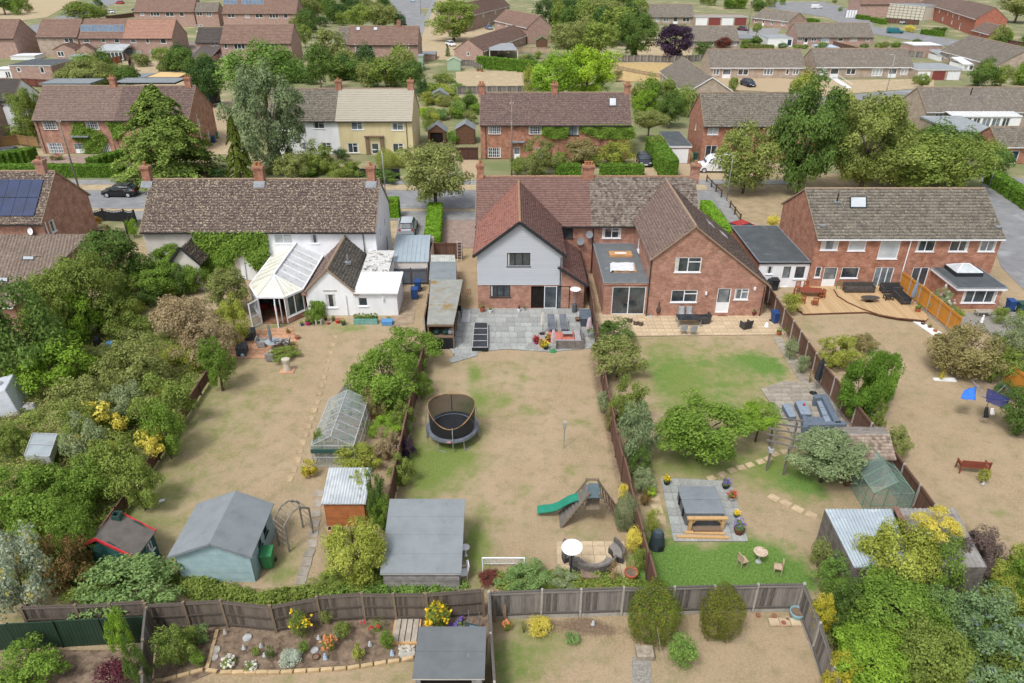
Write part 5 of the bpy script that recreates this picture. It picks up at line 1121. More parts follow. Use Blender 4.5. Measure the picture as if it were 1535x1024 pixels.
# ------------ vegetation
def leafmat(name,c1,c2,c3=None,t3=.6,k=.9,s3=1.6,trans=.3):
 c1,c2=H(c1,k*.76),H(c2,k*1.36)
 return M(name,c1,c2,1.3,.75,island=.62,c3=c3,s3=s3,t3=t3,k=k,trans=trans,spec=.15,objrand=.1,detail=3)
L_mid=leafmat('leaf_mid','6b8238','98a855');L_deep=leafmat('leaf_deep','4f6d30','748e48');L_dark=leafmat('leaf_dark','3e5a2e','587640')
L_bright=leafmat('leaf_bright','6f952e','98b845');L_lime=leafmat('leaf_lime','86ad2c','b2ce45');L_yel=leafmat('leaf_yellowgreen','8c9a3a','b0b658')
L_olive=leafmat('leaf_olive','7a8444','9ea664');L_grey=leafmat('leaf_greygreen','7d8f62','a5b084');L_willow=leafmat('leaf_willow','6e8158','94a478')
L_red=leafmat('leaf_redtip','56742c','8a9a3c','9a6a3c',.58,s3=7);L_purple=leafmat('leaf_purple','362a3c','54405a');L_maroon=leafmat('leaf_maroon','5c2f3a','7c4350')
L_conif=leafmat('leaf_conifer','5e7a36','92a552');L_ylo=leafmat('leaf_yellowolive','7a8c42','a4ae62');L_cyp=leafmat('leaf_cypress','63782f','8b9a44');L_gold=leafmat('leaf_gold','d6c646','e8dc70');L_goldg=leafmat('leaf_goldgreen','8fa03a','d8c64a')
L_dry=leafmat('twigs_dry','9a8a66','b8a682');L_dryleaf=leafmat('leaf_dryolive','8a8452','a89e6c');L_blue=leafmat('leaf_bluegreen','6b8a58','8ea876','8a86c0',.62,s3=3.5);L_silver=leafmat('leaf_silver','a9b8a0','cdd6c6')
L_ivy=leafmat('leaf_ivy','60802f','88a547');L_hedge=leafmat('leaf_hedge','547a2c','7ca03e');L_hedgeb=leafmat('leaf_hedge_bright','6a9a2a','92bc40');L_fig=leafmat('leaf_fig','6d8f4c','92ad6c')
L_pampas=leafmat('grass_straw','c0a070','d8be90');L_green=leafmat('leaf_fresh','678c3c','8dac58');L_brown=leafmat('twigs_brown','6a5a56','85746e');L_blackred=leafmat('leaf_darkred','6a3b3a','8c5448')
L_flowy=leafmat('petal_yellow','f0c818','f5d840',k=1);L_flowr=leafmat('petal_red','d02c3c','e0485a',k=1);L_flowo=leafmat('petal_orange','e08a50','eaa878',k=1);L_floww=leafmat('petal_white','e8e6e0','d8d6cc',k=1);L_flowp=leafmat('petal_violet','6a50b0','8a74c8',k=1);L_flowpk=leafmat('petal_pink','d84890','e878b0',k=1)
m_bark=M('bark','6b5f52','4f463c',5,.95,.6,12);m_barkgrey=M('bark_grey','8f897e','6f695f',5,.95,.6,12)
def crown_pts(kind,n,rs):
 """unit crown: points and outward normals"""
 if kind in('broad','airy','shrub','wild'):
  K={'broad':70,'airy':95,'shrub':26,'wild':45}[kind];rl={'broad':.23,'airy':.17,'shrub':.34,'wild':.24}[kind]
  d=rs.normal(0,1,(K,3));d/=np.linalg.norm(d,axis=1)[:,None];rr=rs.uniform(.35,1,(K,1))**.5
  c=d*rr*(1-rl*.75);c*=1+rs.normal(0,.07 if kind!='wild' else.16,(K,1));c[:,2]=np.where(c[:,2]<-.3,c[:,2]*.95,c[:,2])
  lr=rl*rs.uniform(.7,1.3,K);idx=rs.randint(0,K,n);u=rs.normal(0,1,(n,3));u/=np.linalg.norm(u,axis=1)[:,None]
  u[:,2]=np.where(u[:,2]<-.55,-u[:,2]*.6,u[:,2])
  if kind=='airy':u[:,2]=u[:,2]*1.2-.35*rs.rand(n)
  C=c[idx]+u*(lr[idx]*rs.uniform(.55,1.08,n)**.7)[:,None];return C,u*.8+C*.5+np.array([0,0,.35])
 if kind=='conifer' or kind=='cypress':
  nb=260 if kind=='conifer' else 260;h=rs.uniform(0,1,nb)**1.15;az=rs.uniform(0,2*np.pi,nb)
  R=((1-h)**.62*.98+.05)if kind=='conifer' else((1-h)**.8*.9+.05);R*=rs.uniform(.72,1.12,nb)
  i=rs.randint(0,nb,n);t=rs.uniform(.15,1,n)**.6;r=R[i]*t;w=.16*(1-t*.5)
  a=az[i]+rs.normal(0,1,n)*w*.6/np.maximum(r,.15);dz=(.10*np.sin(t*2.6)-.16*t**2 if kind=='conifer' else.12*t-.0)
  z=h[i]*1.92-.95+dz+rs.normal(0,.022,n);C=np.stack([r*np.cos(a),r*np.sin(a),z],1)
  return C,np.stack([np.cos(a)*.7,np.sin(a)*.7,np.full(n,.9)],1)
 if kind=='weep':
  nb=120;az=rs.uniform(0,2*np.pi,nb);h=rs.uniform(0,1,nb);i=rs.randint(0,nb,n);t=rs.uniform(0,1,n)
  R=(1-h)**.85*.9+.05;r=R[i]*np.sqrt(t);a=az[i]+rs.normal(0,.05,n);z=h[i]*1.9-.85-t*.35*(R[i]+.2);C=np.stack([r*np.cos(a),r*np.sin(a),z],1)
  return C,np.stack([np.cos(a),np.sin(a),np.full(n,.3)],1)
 if kind=='clip':
  u=rs.normal(0,1,(n,3));u/=np.linalg.norm(u,axis=1)[:,None];r=rs.uniform(.8,1.03,n)+.09*np.sin(u[:,0]*5+2)*np.sin(u[:,1]*4+1)+.05*np.sin(u[:,2]*9+u[:,0]*7);return u*r[:,None],u*1.4
 if kind=='grass':
  az=rs.uniform(0,2*np.pi,n);t=rs.uniform(0,1,n);e=rs.uniform(.1,1,n);r=e*t**1.5*.9;z=-1+2*t*(1-.35*e)-.4*e*t**3;return np.stack([r*np.cos(az),r*np.sin(az),z],1),np.stack([np.cos(az),np.sin(az),np.full(n,.4)],1)
_CR={}
KN={'broad':(15000,.052),'airy':(20000,.044),'shrub':(3200,.085),'wild':(7500,.06),'conifer':(32000,.048),'cypress':(7000,.06),'weep':(16000,.065),'clip':(10000,.05),'grass':(1200,.12),'small':(700,.17),'big':(22000,.034),'dense':(28000,.05),'bigfar':(5000,.075)}
def crown_mesh(kind,var,mat):
 k=(kind,var,mat.name)
 if k not in _CR:
  if(kind,var)not in _CR:
   base={'small':'shrub','big':'broad','bigfar':'broad','dense':'broad'}.get(kind,kind)
   rs=np.random.RandomState(hash_(kind)+var*17);n,sz=KN[kind];C,Nn=crown_pts(base,n,rs)
   V,Q=leaves_VQ(C,Nn,sz*.62,rs,.55 if kind!='grass' else.12,.55);_CR[(kind,var)]=(V,Q)
  V,Q=_CR[(kind,var)];_CR[k]=npmesh('foliage',V,Q,mat)
 return _CR[k]
def hash_(s):return sum(ord(c)*(i+3)for i,c in enumerate(s))%1000
def trunk_mesh(h,r,zc,rx,rz,rn,limbs=6):
 mb=MB();top=Ve((rn.uniform(-.1,.1)*rx,rn.uniform(-.1,.1)*rx,zc));mb.tube([Ve((0,0,-.1)),Ve((rn.uniform(-.1,.1),rn.uniform(-.1,.1),h*.6)),top],r,8,r1=r*.55)
 tr=mb;lb=[]
 for i in range(limbs):
  a=2*pi_*i/limbs+rn.uniform(-.4,.4);s=Ve((0,0,zc*rn.uniform(.45,.85)));e=Ve((mc(a)*rx*.7,ms(a)*rx*.7,zc+rz*rn.uniform(-.1,.6)));m=s.lerp(e,.5)+Ve((0,0,rz*.08));lb.append([s,m,e])
 return tr,lb
NV=[0]
def tree(label,x0,y0,x1,y1,yb,kind='broad',mat=None,cat='tree',name='tree',group=None,tr=None,lean=0,aspect=1.0,bark=None):
 """crown fills pixels x0..x1, y0..y1; the trunk meets the ground at row yb"""
 mat=mat or L_mid;Y=Yat(yb);px=(x0+x1)/2;ym=(y0+y1)/2;zc=max(.4,Zat(ym,Y));de=math.atan2(HCAM-zc,Y);d0=dep(Y,zc);r=(x1-x0)/2*d0/F_PX
 hf=(y1-y0)/2*d0/F_PX;rz=math.sqrt(max(hf**2-(r*aspect*ms(de))**2,(.5*r)**2))/mc(de)
 if rz>zc-.05:rz=max(zc-.05,.5*r)
 X=Xat(px,Y,zc);NV[0]+=1;rn=random.Random(NV[0]);t=thing(name,label,cat,(X,Y,0),rn.uniform(0,6.28)if kind not in('hedge',)else 0,group)
 q=link('crown',crown_mesh(kind,NV[0]%3,mat),t);q.location=(0,0,zc);w_=1.24 if kind=='conifer' else 1.12;q.scale=(r*w_,r*aspect*w_,rz*1.08)
 tm,lb=trunk_mesh(zc,tr or max(.09,r*.06),zc,r,rz,rn,5 if r>1.2 else 3)
 tk=tm.build('trunk',[bark or m_bark],t,smooth=True)
 if kind in('broad','airy','wild','big')and r>1.2:
  for l in lb:m=MB();m.tube(l,max(.04,r*.025),6,r1=.02);m.build('limb',[bark or m_bark],tk,smooth=True)
 return t
def shrub(label,x0,y0,x1,y1,kind='shrub',mat=None,cat='shrub',name='shrub',group=None,aspect=.9,z0=0,flowers=None,nfl=0):
 """a bush whose picture fills the box; stands on the ground at its near foot"""
 mat=mat or L_mid;rz=.5;ym=(y0+y1)/2
 for _ in range(8):
  Y=Yat(ym,z0+rz);de=math.atan2(HCAM-z0-rz,Y);d0=dep(Y,z0+rz);r=(x1-x0)/2*d0/F_PX;hf=(y1-y0)/2*d0/F_PX
  rz=.5*rz+.5*math.sqrt(max(hf**2-(r*aspect*ms(de))**2,(.33*r)**2))/mc(de)
 zt=z0+2*rz;X=Xat((x0+x1)/2,Y,z0+rz)
 NV[0]+=1;rn=random.Random(NV[0]);t=thing(name,label,cat,(X,Y,z0),rn.uniform(-.5,.5),group);zh=(zt-z0)
 q=link('foliage',crown_mesh(kind,NV[0]%3,mat),t);q.location=(0,0,zh*.48);q.scale=(r*1.1,r*aspect*1.1,zh*.56)
 m=MB()
 for i in range(3):a=i*2.1;m.tube([Ve((0,0,-.05)),Ve((mc(a)*r*.35,ms(a)*r*.35,zh*.6))],max(.02,r*.03),5,r1=.01)
 m.build('stems',[m_bark],t)
 if flowers:
  rs=np.random.RandomState(NV[0]);C,Nn=crown_pts('clip',nfl or 60,rs);C=C[C[:,2]>-.2];C=C*np.array([r,r*aspect,zh*.55])*rs.uniform(.85,1.08,(len(C),1))+np.array([0,0,zh*.47])
  C2=np.repeat(C,7,0)+rs.normal(0,.05,(len(C)*7,3));V,Q=leaves_VQ(C2,np.tile([0,0,1.],(len(C2),1)),.07,rs,.8);link('flowers',npmesh('flowers',V,Q,flowers),t,kind='stuff')
 return t
def leafbox(name,label,cat,boxes,mat,dens=420,size=.075,group=None,kindo=None,rough=.06,T=None,topmat=None):
 """clipped hedge / leafy slab: leaves over the faces of world boxes (x0,y0,x1,y1,h) around a leafy heart"""
 rs=np.random.RandomState(hash_(label));Cs=[];Ns=[]
 x,y=(boxes[0][0]+boxes[0][2])/2,(boxes[0][1]+boxes[0][3])/2;t=thing(name,label,cat,(x,y,0),0,group)
 hb=MB()
 for x0,y0,x1,y1,h in boxes:
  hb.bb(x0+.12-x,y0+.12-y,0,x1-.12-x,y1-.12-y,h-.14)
  for(o,a,b,n)in(((x0,y0,h),(x1-x0,0,0),(0,y1-y0,0),(0,0,1)),((x0,y0,0),(x1-x0,0,0),(0,0,h),(0,-1,0)),((x0,y1,0),(x1-x0,0,0),(0,0,h),(0,1,0)),((x0,y0,0),(0,y1-y0,0),(0,0,h),(-1,0,0)),((x1,y0,0),(0,y1-y0,0),(0,0,h),(1,0,0))):
   a,b,n,o=map(np.array,(a,b,n,o));A=np.linalg.norm(a)*np.linalg.norm(b);k=int(min(A*dens,26000))
   u,v=rs.rand(k,1),rs.rand(k,1);C=o+a*u+b*v;w=np.sin(C[:,:1]*2.3+C[:,1:2]*1.7)*.5+rs.normal(0,.6,(k,1));C=C+n*(w*rough-.03)+rs.normal(0,.02,(k,3));Cs.append(C);Ns.append(np.tile(n,(k,1))*1.2+np.array([0,0,.3]))
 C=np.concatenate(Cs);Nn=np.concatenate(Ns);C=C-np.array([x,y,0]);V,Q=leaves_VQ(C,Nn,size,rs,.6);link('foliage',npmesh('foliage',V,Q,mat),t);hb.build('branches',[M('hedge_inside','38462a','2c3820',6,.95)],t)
 return t
def hedge_px(label,P0,P1,w,h,mat=None,zref=None,**k):
 """hedge between two pixels of its top edge line"""
 zz=h if zref is None else zref;a,b=G(*P0,zz),G(*P1,zz);x0,x1=sorted((a.x,b.x));y0,y1=sorted((a.y,b.y))
 if x1-x0<y1-y0:m_=(x0+x1)/2;n=1 if x1-x0<w*.5 else 6;bx=[(a.x+(b.x-a.x)*(i+.5)/n-w/2,min(a.y+(b.y-a.y)*i/n,a.y+(b.y-a.y)*(i+1)/n),a.x+(b.x-a.x)*(i+.5)/n+w/2,max(a.y+(b.y-a.y)*i/n,a.y+(b.y-a.y)*(i+1)/n),h)for i in range(n)]
 else:n=1 if y1-y0<w*.5 else 6;bx=[(a.x+(b.x-a.x)*i/n,a.y+(b.y-a.y)*(i+.5)/n-w/2,a.x+(b.x-a.x)*(i+1)/n,a.y+(b.y-a.y)*(i+.5)/n+w/2,h)for i in range(n)]
 return leafbox('hedge',label,'hedge',[(min(q[0],q[2]),q[1],max(q[0],q[2]),q[3],q[4])for q in bx],mat or L_hedge,**k)
def ivy(label,Y,poly,mat,n=4000,size=.11,off=.12,cat='climbing plant'):
 """leaves climbing over a wall plane, outline in pixels"""
 P=[]
 for px,py in poly:z=Zat(py,Y);P.append((Xat(px,Y,z),z))
 xs=[p[0]for p in P];zs=[p[1]for p in P];rs=np.random.RandomState(hash_(label));C=[]
 cl=[(rs.uniform(min(xs),max(xs)),rs.uniform(max(min(zs),0),max(zs)),rs.uniform(.4,1.1))for _ in range(40)]
 while len(C)<n:
  x,z=rs.uniform(min(xs),max(xs)),rs.uniform(min(zs),max(zs));j=rs.normal(0,.18)
  if z>0.05 and inpoly(x+j,z+rs.normal(0,.15),P):C.append((x,Y-off*rs.uniform(.15,1.6)-.12*(1+ms(x*2.2)*ms(z*2.7)),z))
 ox=(min(xs)+max(xs))/2;t=thing('climbing_plant',label,cat,(ox,Y-.1,0));C=np.array(C)-np.array([ox,Y-.1,0]);V,Q=leaves_VQ(C,np.tile([0,-1,.5],(n,1)),size,rs,.7);link('foliage',npmesh('foliage',V,Q,mat),t)
 m=MB()
 for i in range(4):xx=(min(xs)+(max(xs)-min(xs))*(i+.5)/4)-ox;m.tube([Ve((xx,.05,0)),Ve((xx+.2,.05,max(zs)*.7))],.025,5,r1=.01)
 m.build('stems',[m_bark],t);return t
def scatter(name,label,poly,mat,n,h=.35,size=.09,spread=.3,seed=1):
 """low growth nobody could count, over a ground outline in pixels"""
 P=[tuple(G(*p,0))[:2]for p in poly];xs=[p[0]for p in P];ys=[p[1]for p in P];rs=np.random.RandomState(seed);A=[]
 k=max(6,n//40);tries=0
 while len(A)<k and tries<200000:
  tries+=1;x,y=rs.uniform(min(xs),max(xs)),rs.uniform(min(ys),max(ys))
  if inpoly(x,y,P):A.append((x,y,h*rs.uniform(.35,1.1)))
 A=np.array(A);i=rs.randint(0,len(A),n);u=rs.normal(0,1,(n,3));u/=np.linalg.norm(u,axis=1)[:,None];u[:,2]=abs(u[:,2]);r=spread*rs.uniform(.6,1.3,(len(A),1))
 C=np.concatenate([A[i][:,:2],np.zeros((n,1))],1)+u*np.concatenate([r,r,A[:,2:]],1)[i]*rs.uniform(.5,1,(n,1));V,Q=leaves_VQ(C,u+np.array([0,0,.6]),size*.6,rs,.6)
 o=link(name,npmesh(name,V,Q,mat));tag(o,label,'plants',kind='stuff');return o
 # ------------ street trees and far trees
tree('big dark feathery conifer in front of the ivy brick pair, above the black car',172,135,312,272,268,'conifer',L_conif,name='conifer_tree',cat='conifer')
tree('narrow drooping cypress between the feathery conifer and the grey green willow',326,176,381,276,272,'weep',L_cyp,name='cypress_tree',cat='conifer',aspect=1)
tree('tall grey green willow leaning over the white rendered house',342,98,452,250,258,'airy',L_willow,name='willow_tree')
tree('broad bright green tree behind the willow',330,64,452,150,170,'broad',L_green,name='tree')
tree('round dusty green street tree in front of the cream house, over the short hedge',600,213,702,306,318,'broad',L_olive,name='street_tree')
tree('brilliant lime green tree behind the ivy covered pair, the taller one',838,68,925,150,152,'broad',L_lime)
tree('yellower lime tree touching the brilliant lime one on its left',793,80,872,150,154,'broad',L_bright)
tree('dark purple leaved tree before the buff bungalows',982,37,1040,88,92,'broad',L_purple,name='purple_tree')
tree('tall dark green tree on the green, right of centre by the street',1162,122,1262,290,291,'dense',L_deep,aspect=.9)
tree('yellow green street tree beside the white van',1074,184,1170,286,290,'broad',L_ylo,name='street_tree',tr=.16)
tree('large yellowish green tree in the middle of the three tall trees on the green',1245,142,1370,280,290,'airy',L_ylo)
tree('spreading fresh green tree at the right end of the tree group on the green',1290,195,1430,284,288,'broad',L_mid)
tree('wide low green tree nearest the cul de sac on the green',1385,205,1492,282,284,'broad',L_mid)
tree('lone broad tree on the parched verge by the far road',642,0,716,56,62,'broad',L_mid,aspect=1)
FT=[('dark tree in the far wood left of the purple tree, tallest',925,18,985,82,90,L_deep),('grey green tree left of the tallest dark one in the far wood',870,30,928,78,92,L_mid),('olive tree above the lime trees at the edge of the far wood',822,34,882,78,92,L_olive),('pointed dark tree at the top of the far wood',800,0,835,28,40,L_dark),('bushy dark tree at the top centre, right of the pointed one',832,-2,872,34,46,L_dark),('pale green tree at the top of the far wood, above the dark ones',868,2,940,34,50,L_olive),('dark tree right of the playhouse with red roof',836,10,880,56,62,L_deep),('lighter tree in the middle of the far wood',900,8,958,60,68,L_mid),('dark green tree beside the top left houses',444,14,474,50,58,L_deep),('small round tree below the dark one by the top left houses',443,38,468,66,72,L_mid),('tall pale birch before the roof light pair',468,40,520,100,108,L_olive),('dark bushy tree beneath the pale birch',455,66,500,126,134,L_deep),('green tree at the top between road and houses',515,8,560,40,48,L_mid),('grey green round tree left of the far road',548,6,596,38,46,L_olive),('tree in front of the roof light pair, left',552,84,600,128,134,L_mid),('darker tree in front of the roof light pair, right',590,92,640,130,138,L_deep),('dark apple tree in the terrace garden',250,70,292,108,114,L_deep),('light green tree in the terrace garden',228,70,262,98,104,L_mid),('dark tree behind the willow and the white roof',284,88,338,152,160,L_dark),('olive tree behind the left ivy pair',90,92,170,128,138,L_olive),('dark tree behind the right half of the left ivy pair',165,98,208,128,138,L_deep),('dense green tree beside the left end of the ivy pair',18,130,62,205,214,L_mid),('grey tree at the top right corner beyond the fields',1500,-14,1560,24,34,L_olive),('dark tree at the top left corner',-20,-8,24,14,22,L_deep),('hedge tree beside the top left road',96,10,152,26,30,L_mid),('lush shrub tree near the centre garden with the black trampoline',300,128,330,152,158,L_mid),('weeping bright tree right of the ivy covered pair',948,134,988,178,186,L_bright),('dark round tree right of the weeping bright one',985,136,1026,184,192,L_deep),('clipped umbrella shaped tree over the parked dark car',946,164,1002,194,212,L_olive),('bushy tree between the angled bungalow and the glazed lean-to',1455,96,1496,126,132,L_deep),('brighter tree at the right of the bushy one by the bungalows',1490,98,1520,126,132,L_mid),('round dark bush tree near the garages block',1374,110,1394,130,132,L_mid),('small pine beside the dark blue car',1092,116,1108,136,138,L_mid),('dark red leaved small tree before the buff bungalow',1072,56,1098,72,76,L_blackred),('dark bush tree next to the purple tree',1040,62,1070,84,88,L_deep),('thin young tree near the far red car',1128,34,1142,50,56,L_mid)]
for l,a,b,c_,d,e,m in FT:tree(l,a,b,c_,d,e,'bigfar' if(c_-a)<60 and b<110 else 'broad',m,bark=m_barkgrey)
FS=[('rounded light bush in the lush back garden',648,108,684,132,L_mid),('yellow green bush in the lush back garden',628,136,650,158,L_yel),('pale bush in the middle of the lush back garden',658,142,680,160,L_olive),('dark bush right side of the lush back garden',690,140,716,168,L_deep),('green bush by the brown sheds',630,168,648,196,L_mid),('ball bush between the two brown sheds',669,194,688,216,L_hedge),('bright bush at the back of the lush garden',676,150,700,176,L_green),('low lime bush in the lush garden',628,160,642,178,L_lime),('fern like bush near the lush garden path',655,160,672,180,L_fig),('tall grasses along the lush garden path',694,164,716,186,L_olive),('dark round bush behind the roof of the cream house',620,118,642,150,L_dark),('hedge bush along the far red fence',1366,112,1380,126,L_mid),('pointed golden conifer beside the lime trees',782,100,806,146,L_yel),('small bush near the meadow',916,104,934,122,L_dryleaf),('dark purple bush near the meadow corner',962,124,992,142,L_purple),('golden bush by the green shed at the top right',1355,38,1372,48,L_gold),('bush beside the teal van, right',1392,40,1420,52,L_deep),('round hedge bush by the top right drive',1288,6,1308,16,L_mid),('second round hedge bush by the top right drive',1308,14,1320,24,L_mid)]
for l,a,b,c_,d,m in FS:shrub(l,a,b,c_,d,'shrub',m)
shrub('dark green conifer cone near the white parked car',666,68,676,84,'cypress',L_deep,name='conifer_shrub')
m_hd=L_hedge
hedge_px('long clipped hedge along the pavement left of the feathery conifer',(-40,247),(185,247),1.3,1.5,dens=260,size=.1)
hedge_px('clipped hedge along the front of the ivy pair, joining the driveway',(134,238),(186,224),1.6,1.4,dens=240,size=.1)
hedge_px('thick curved hedge before the white walled house at the left edge',(-10,230),(48,222),2.2,1.7,dens=240,size=.1)
hedge_px('trimmed square hedge beside the white gable end',(575,297),(597,297),1.1,2.2,L_hedgeb,dens=500)
hedge_px('clipped bright hedge dividing the two driveways',(652,303),(648,356),1.5,1.6,L_hedgeb,dens=380)
hedge_px('pavement hedge before the ivy covered pair, left part',(834,247),(870,247),1.4,1.5,dens=260,size=.1)
hedge_px('pavement hedge before the ivy covered pair, right part',(900,247),(965,247),1.4,1.5,dens=260,size=.1)
hedge_px('tall hedge running beside the small garage drive',(985,205),(1000,240),2.2,2.4,dens=240,size=.1)
hedge_px('low bright hedge along the footpath of the brick gabled wing',(1058,300),(1092,345),1.2,1.3,L_hedgeb,dens=300)
hedge_px('tall dark green hedge between the far lawn and the bungalow',(715,84),(806,92),2.2,2.6,dens=160,size=.14)
hedge_px('clipped hedge on the right of the cul de sac',(1490,256),(1560,300),1.6,1.6,dens=200,size=.1)
hedge_px('hedge by the dark blue parked hatchback on the left far road',(3,66),(54,62),2,1.4,dens=110,size=.16)
hedge_px('straight hedge behind the buff bungalow pair',(1115,65),(1160,68),1.5,1.2,L_olive,dens=110,size=.16)
for i,(a,b,c_,d)in enumerate([(1308,26,1328,30),(1384,44,1414,47),(1213,27,1226,30),(1286,22,1302,24)]):
 hedge_px(['boxy hedge left of the teal van','boxy hedge right of the teal van','hedge below the white flatbed truck','short hedge beside the notice boards'][i],(a,b),(c_,d),2,1.5,dens=100,size=.16)
ivy('ivy round the front door of the left brick pair',Yb1,[(112,181),(124,181),(126,190),(148,196),(160,204),(160,214),(148,232),(128,240),(126,214),(108,206)],L_ivy,3000)
ivy('ivy strip beside the middle downpipe of the left brick pair',Yb1,[(158,181),(184,181),(182,204),(172,210),(166,190)],L_ivy,1200)
ivy('thick curtain of ivy on the right half of the pair across the street',Yb3,[(868,188),(946,186),(952,206),(930,208),(900,206),(886,200),(872,196)],L_ivy,5000)
ivy('thin ivy under the eave in the middle of the pair across the street',Yb3,[(812,190),(850,189),(852,204),(830,208),(812,200)],L_ivy,2200)
for l,a,b,c_,d,k,m in[('feathery light green shrub before the white rendered half',452,212,500,262,'wild',L_mid),('dark blue green round bush before the white half',499,222,524,242,'shrub',L_dark),('pale green bush at the pavement left of the cream house',410,225,460,270,'wild',L_olive),('wide leafy shrub on the pavement between cream house and conifer',490,240,545,270,'wild',L_mid),('clipped golden dome under the cream house window',564,224,592,252,'clip',L_yel),('clipped golden green dome nearer the cream house corner',588,224,618,250,'clip',L_yel),('greenish climbing shrub before the downstairs windows across the street',782,206,838,262,'wild',L_olive),('tangled shrub before the ivy curtain, left',846,206,905,248,'wild',L_dryleaf),('tangled shrub before the ivy curtain, right',895,208,950,248,'wild',L_yel),('green bush at the foot of the front door across the street',764,232,786,262,'shrub',L_mid),('leafy bush beside the dark parked car',970,200,1000,236,'shrub',L_mid),('dark bush at the pavement right of the conifer',312,252,338,268,'shrub',L_dark),('hydrangea bush with pink flowers under the ivy pair window',76,230,95,240,'small',L_mid),('yellow leaved bush by the dark garage wing',1148,322,1170,344,'shrub',L_gold),('orange tinted shrub behind the wavy black fence',127,322,152,344,'shrub',leafmat('leaf_orange','9a7a3c','b8924a')),('bright bush at the end of the wavy black fence',190,326,206,356,'shrub',L_bright),('low dark planting behind the black slatted fence',545,256,600,272,'wild',L_deep)]:
 shrub(l,a,b,c_,d,k,m,flowers=L_flowpk if 'hydrangea' in l else None,nfl=26)
 # ------------ the wild left garden
WL=[('dark conifer hedge mass at the left edge',-40,410,90,580,'wild',L_deep,5),('green tree left of the tiled extension roof',40,400,125,520,'broad',L_mid,5),('tall dark shrub tree in front of the tiled extension',84,372,175,500,'broad',L_mid,5),('narrow yellow green young tree beside the tiled roof',80,428,140,520,'wild',L_bright,4),('tall bushy evergreen beside the brick gable',120,340,215,455,'broad',L_deep,5),('upright conifer with bronze tips by the wavy fence',150,338,190,420,'cypress',L_dryleaf,4),('dense round green bush before the pale rendered wall, upper',228,364,282,430,'dense',L_ivy,4),('dense round green bush before the pale rendered wall, lower',195,388,262,448,'dense',L_ivy,4),('leafy shrub below the small dark gable',268,392,312,440,'wild',L_ivy,3),('bright green shrub near the brick gable',140,440,205,500,'wild',L_mid,3),('dusty olive tree left of the conservatory',310,398,372,476,'broad',L_olive,4),('twiggy brown tangle in the wild garden',230,434,312,520,'wild',L_dry,3),('second twiggy tangle nearer the lawn fence',270,470,352,552,'wild',L_dry,3),('yellow green shrub between the tangle and the conservatory',325,440,372,520,'wild',L_yel,3),('dark ivy clad shrub beside the storage boxes',300,500,350,590,'wild',L_ivy,2.4)]
for l,a,b,c_,d,k,m,hh in WL:
 Yq=Yat((b+d)/2+(d-b)*.32);tree(l,a,b,c_,d,min(d+6,(b+d)/2+(d-b)*.45),k,m,cat='tree' if hh>3 else 'shrub',name='tree' if hh>3 else 'shrub')
rn=random.Random(9)
WS=[('sprawling yellow green bramble under the young tree',30,500,130,590,L_bright),('bramble thicket at the left edge',-30,515,50,572,L_olive),('dusty green bramble in the middle of the wild garden',80,560,170,640,L_olive),('hazy olive shrub below the brown tangle',150,500,240,590,L_olive),('green shrub below the brown tangle, nearer the fence',200,560,290,650,L_mid),('dark green shrub against the lawn fence',215,600,275,690,L_ivy),('white speckled shrub behind the yellow flowers',150,570,215,640,L_grey),('green shrub left of the yellow flowers',90,600,160,680,L_mid),('low bramble by the glass cold frame',-10,632,40,690,L_mid),('leafy bush under the yellow flowers',110,650,200,740,L_mid),('pale green bush with cream flowers',96,620,165,710,L_grey),('bush at the fence foot beneath the yellow flowers',170,680,240,770,L_mid),('big green bush below the cold frame',70,690,160,775,L_ivy),('bramble bank at the left edge, middle',-30,690,90,790,L_ivy),('bright leafed bush in the lower wild garden',20,740,120,830,L_ivy),('green bush beside the playhouse, left',75,760,140,850,L_ivy),('reddish tipped bramble beside the playhouse',60,800,136,890,leafmat('leaf_bronze','6f7a3c','97714e')),('dark bush behind the playhouse',92,715,142,780,L_ivy),('tall silver and yellow flowered shrub at the lower left edge',-40,790,70,920,leafmat('leaf_silvergold','8fa08a','b0bca4','d8c860',.58,s3=5)),('green undergrowth below the playhouse',100,840,190,905,L_mid)]
for l,a,b,c_,d,m in WS:shrub(l,a,b,c_,d,'wild',m)
for i,(a,b,c_,d)in enumerate([(122,595,168,640),(165,618,190,648),(155,660,180,685),(200,636,244,672),(215,655,245,685),(100,650,125,670)]):
 shrub(['tall head of yellow flowers, topmost in the wild garden','small yellow flower head right of the topmost','lowest yellow flower clump in the wild garden','yellow flower clump nearest the lawn fence','yellow flowers drooping over the lawn fence','faded yellow flower head at the left'][i],a,b,c_,d,'small',L_gold,name='flowering_shrub',z0=1.2)
scatter('undergrowth','tangled weeds covering the wild left garden',[(-60,500),(330,500),(190,760),(130,880),(-60,880)],L_mid,60000,.7,.12,.6,3)
scatter('undergrowth','dry olive weeds among the wild left garden',[(-60,520),(280,520),(170,740),(100,860),(-60,860)],L_dryleaf,24000,.8,.11,.5,4)
shrub('pale leafed fig bush spreading over the back fence below the playhouse',125,835,270,918,'wild',L_fig,cat='fig bush',name='fig_bush')
scatter('undergrowth','leafy weeds along the back fence behind the blue shed',[(245,868),(290,868),(390,895),(480,882),(560,865),(575,885),(470,898),(400,905),(300,900)],L_mid,22000,.6,.1,.35,5)
scatter('undergrowth','ground ivy behind the long weathered fence',[(560,860),(640,880),(720,878),(640,890),(480,897)],L_green,9000,.5,.1,.3,6)
tree('large leafy apple tree over the fence between the two left gardens',524,512,628,622,610,'broad',L_ivy,cat='tree')
tree('looser bright tree behind the large apple tree, nearer the patio',572,478,660,560,545,'wild',L_ivy,cat='tree')
shrub('dark bush under the apple tree beside the picnic table',545,575,580,632,'wild',L_dryleaf)
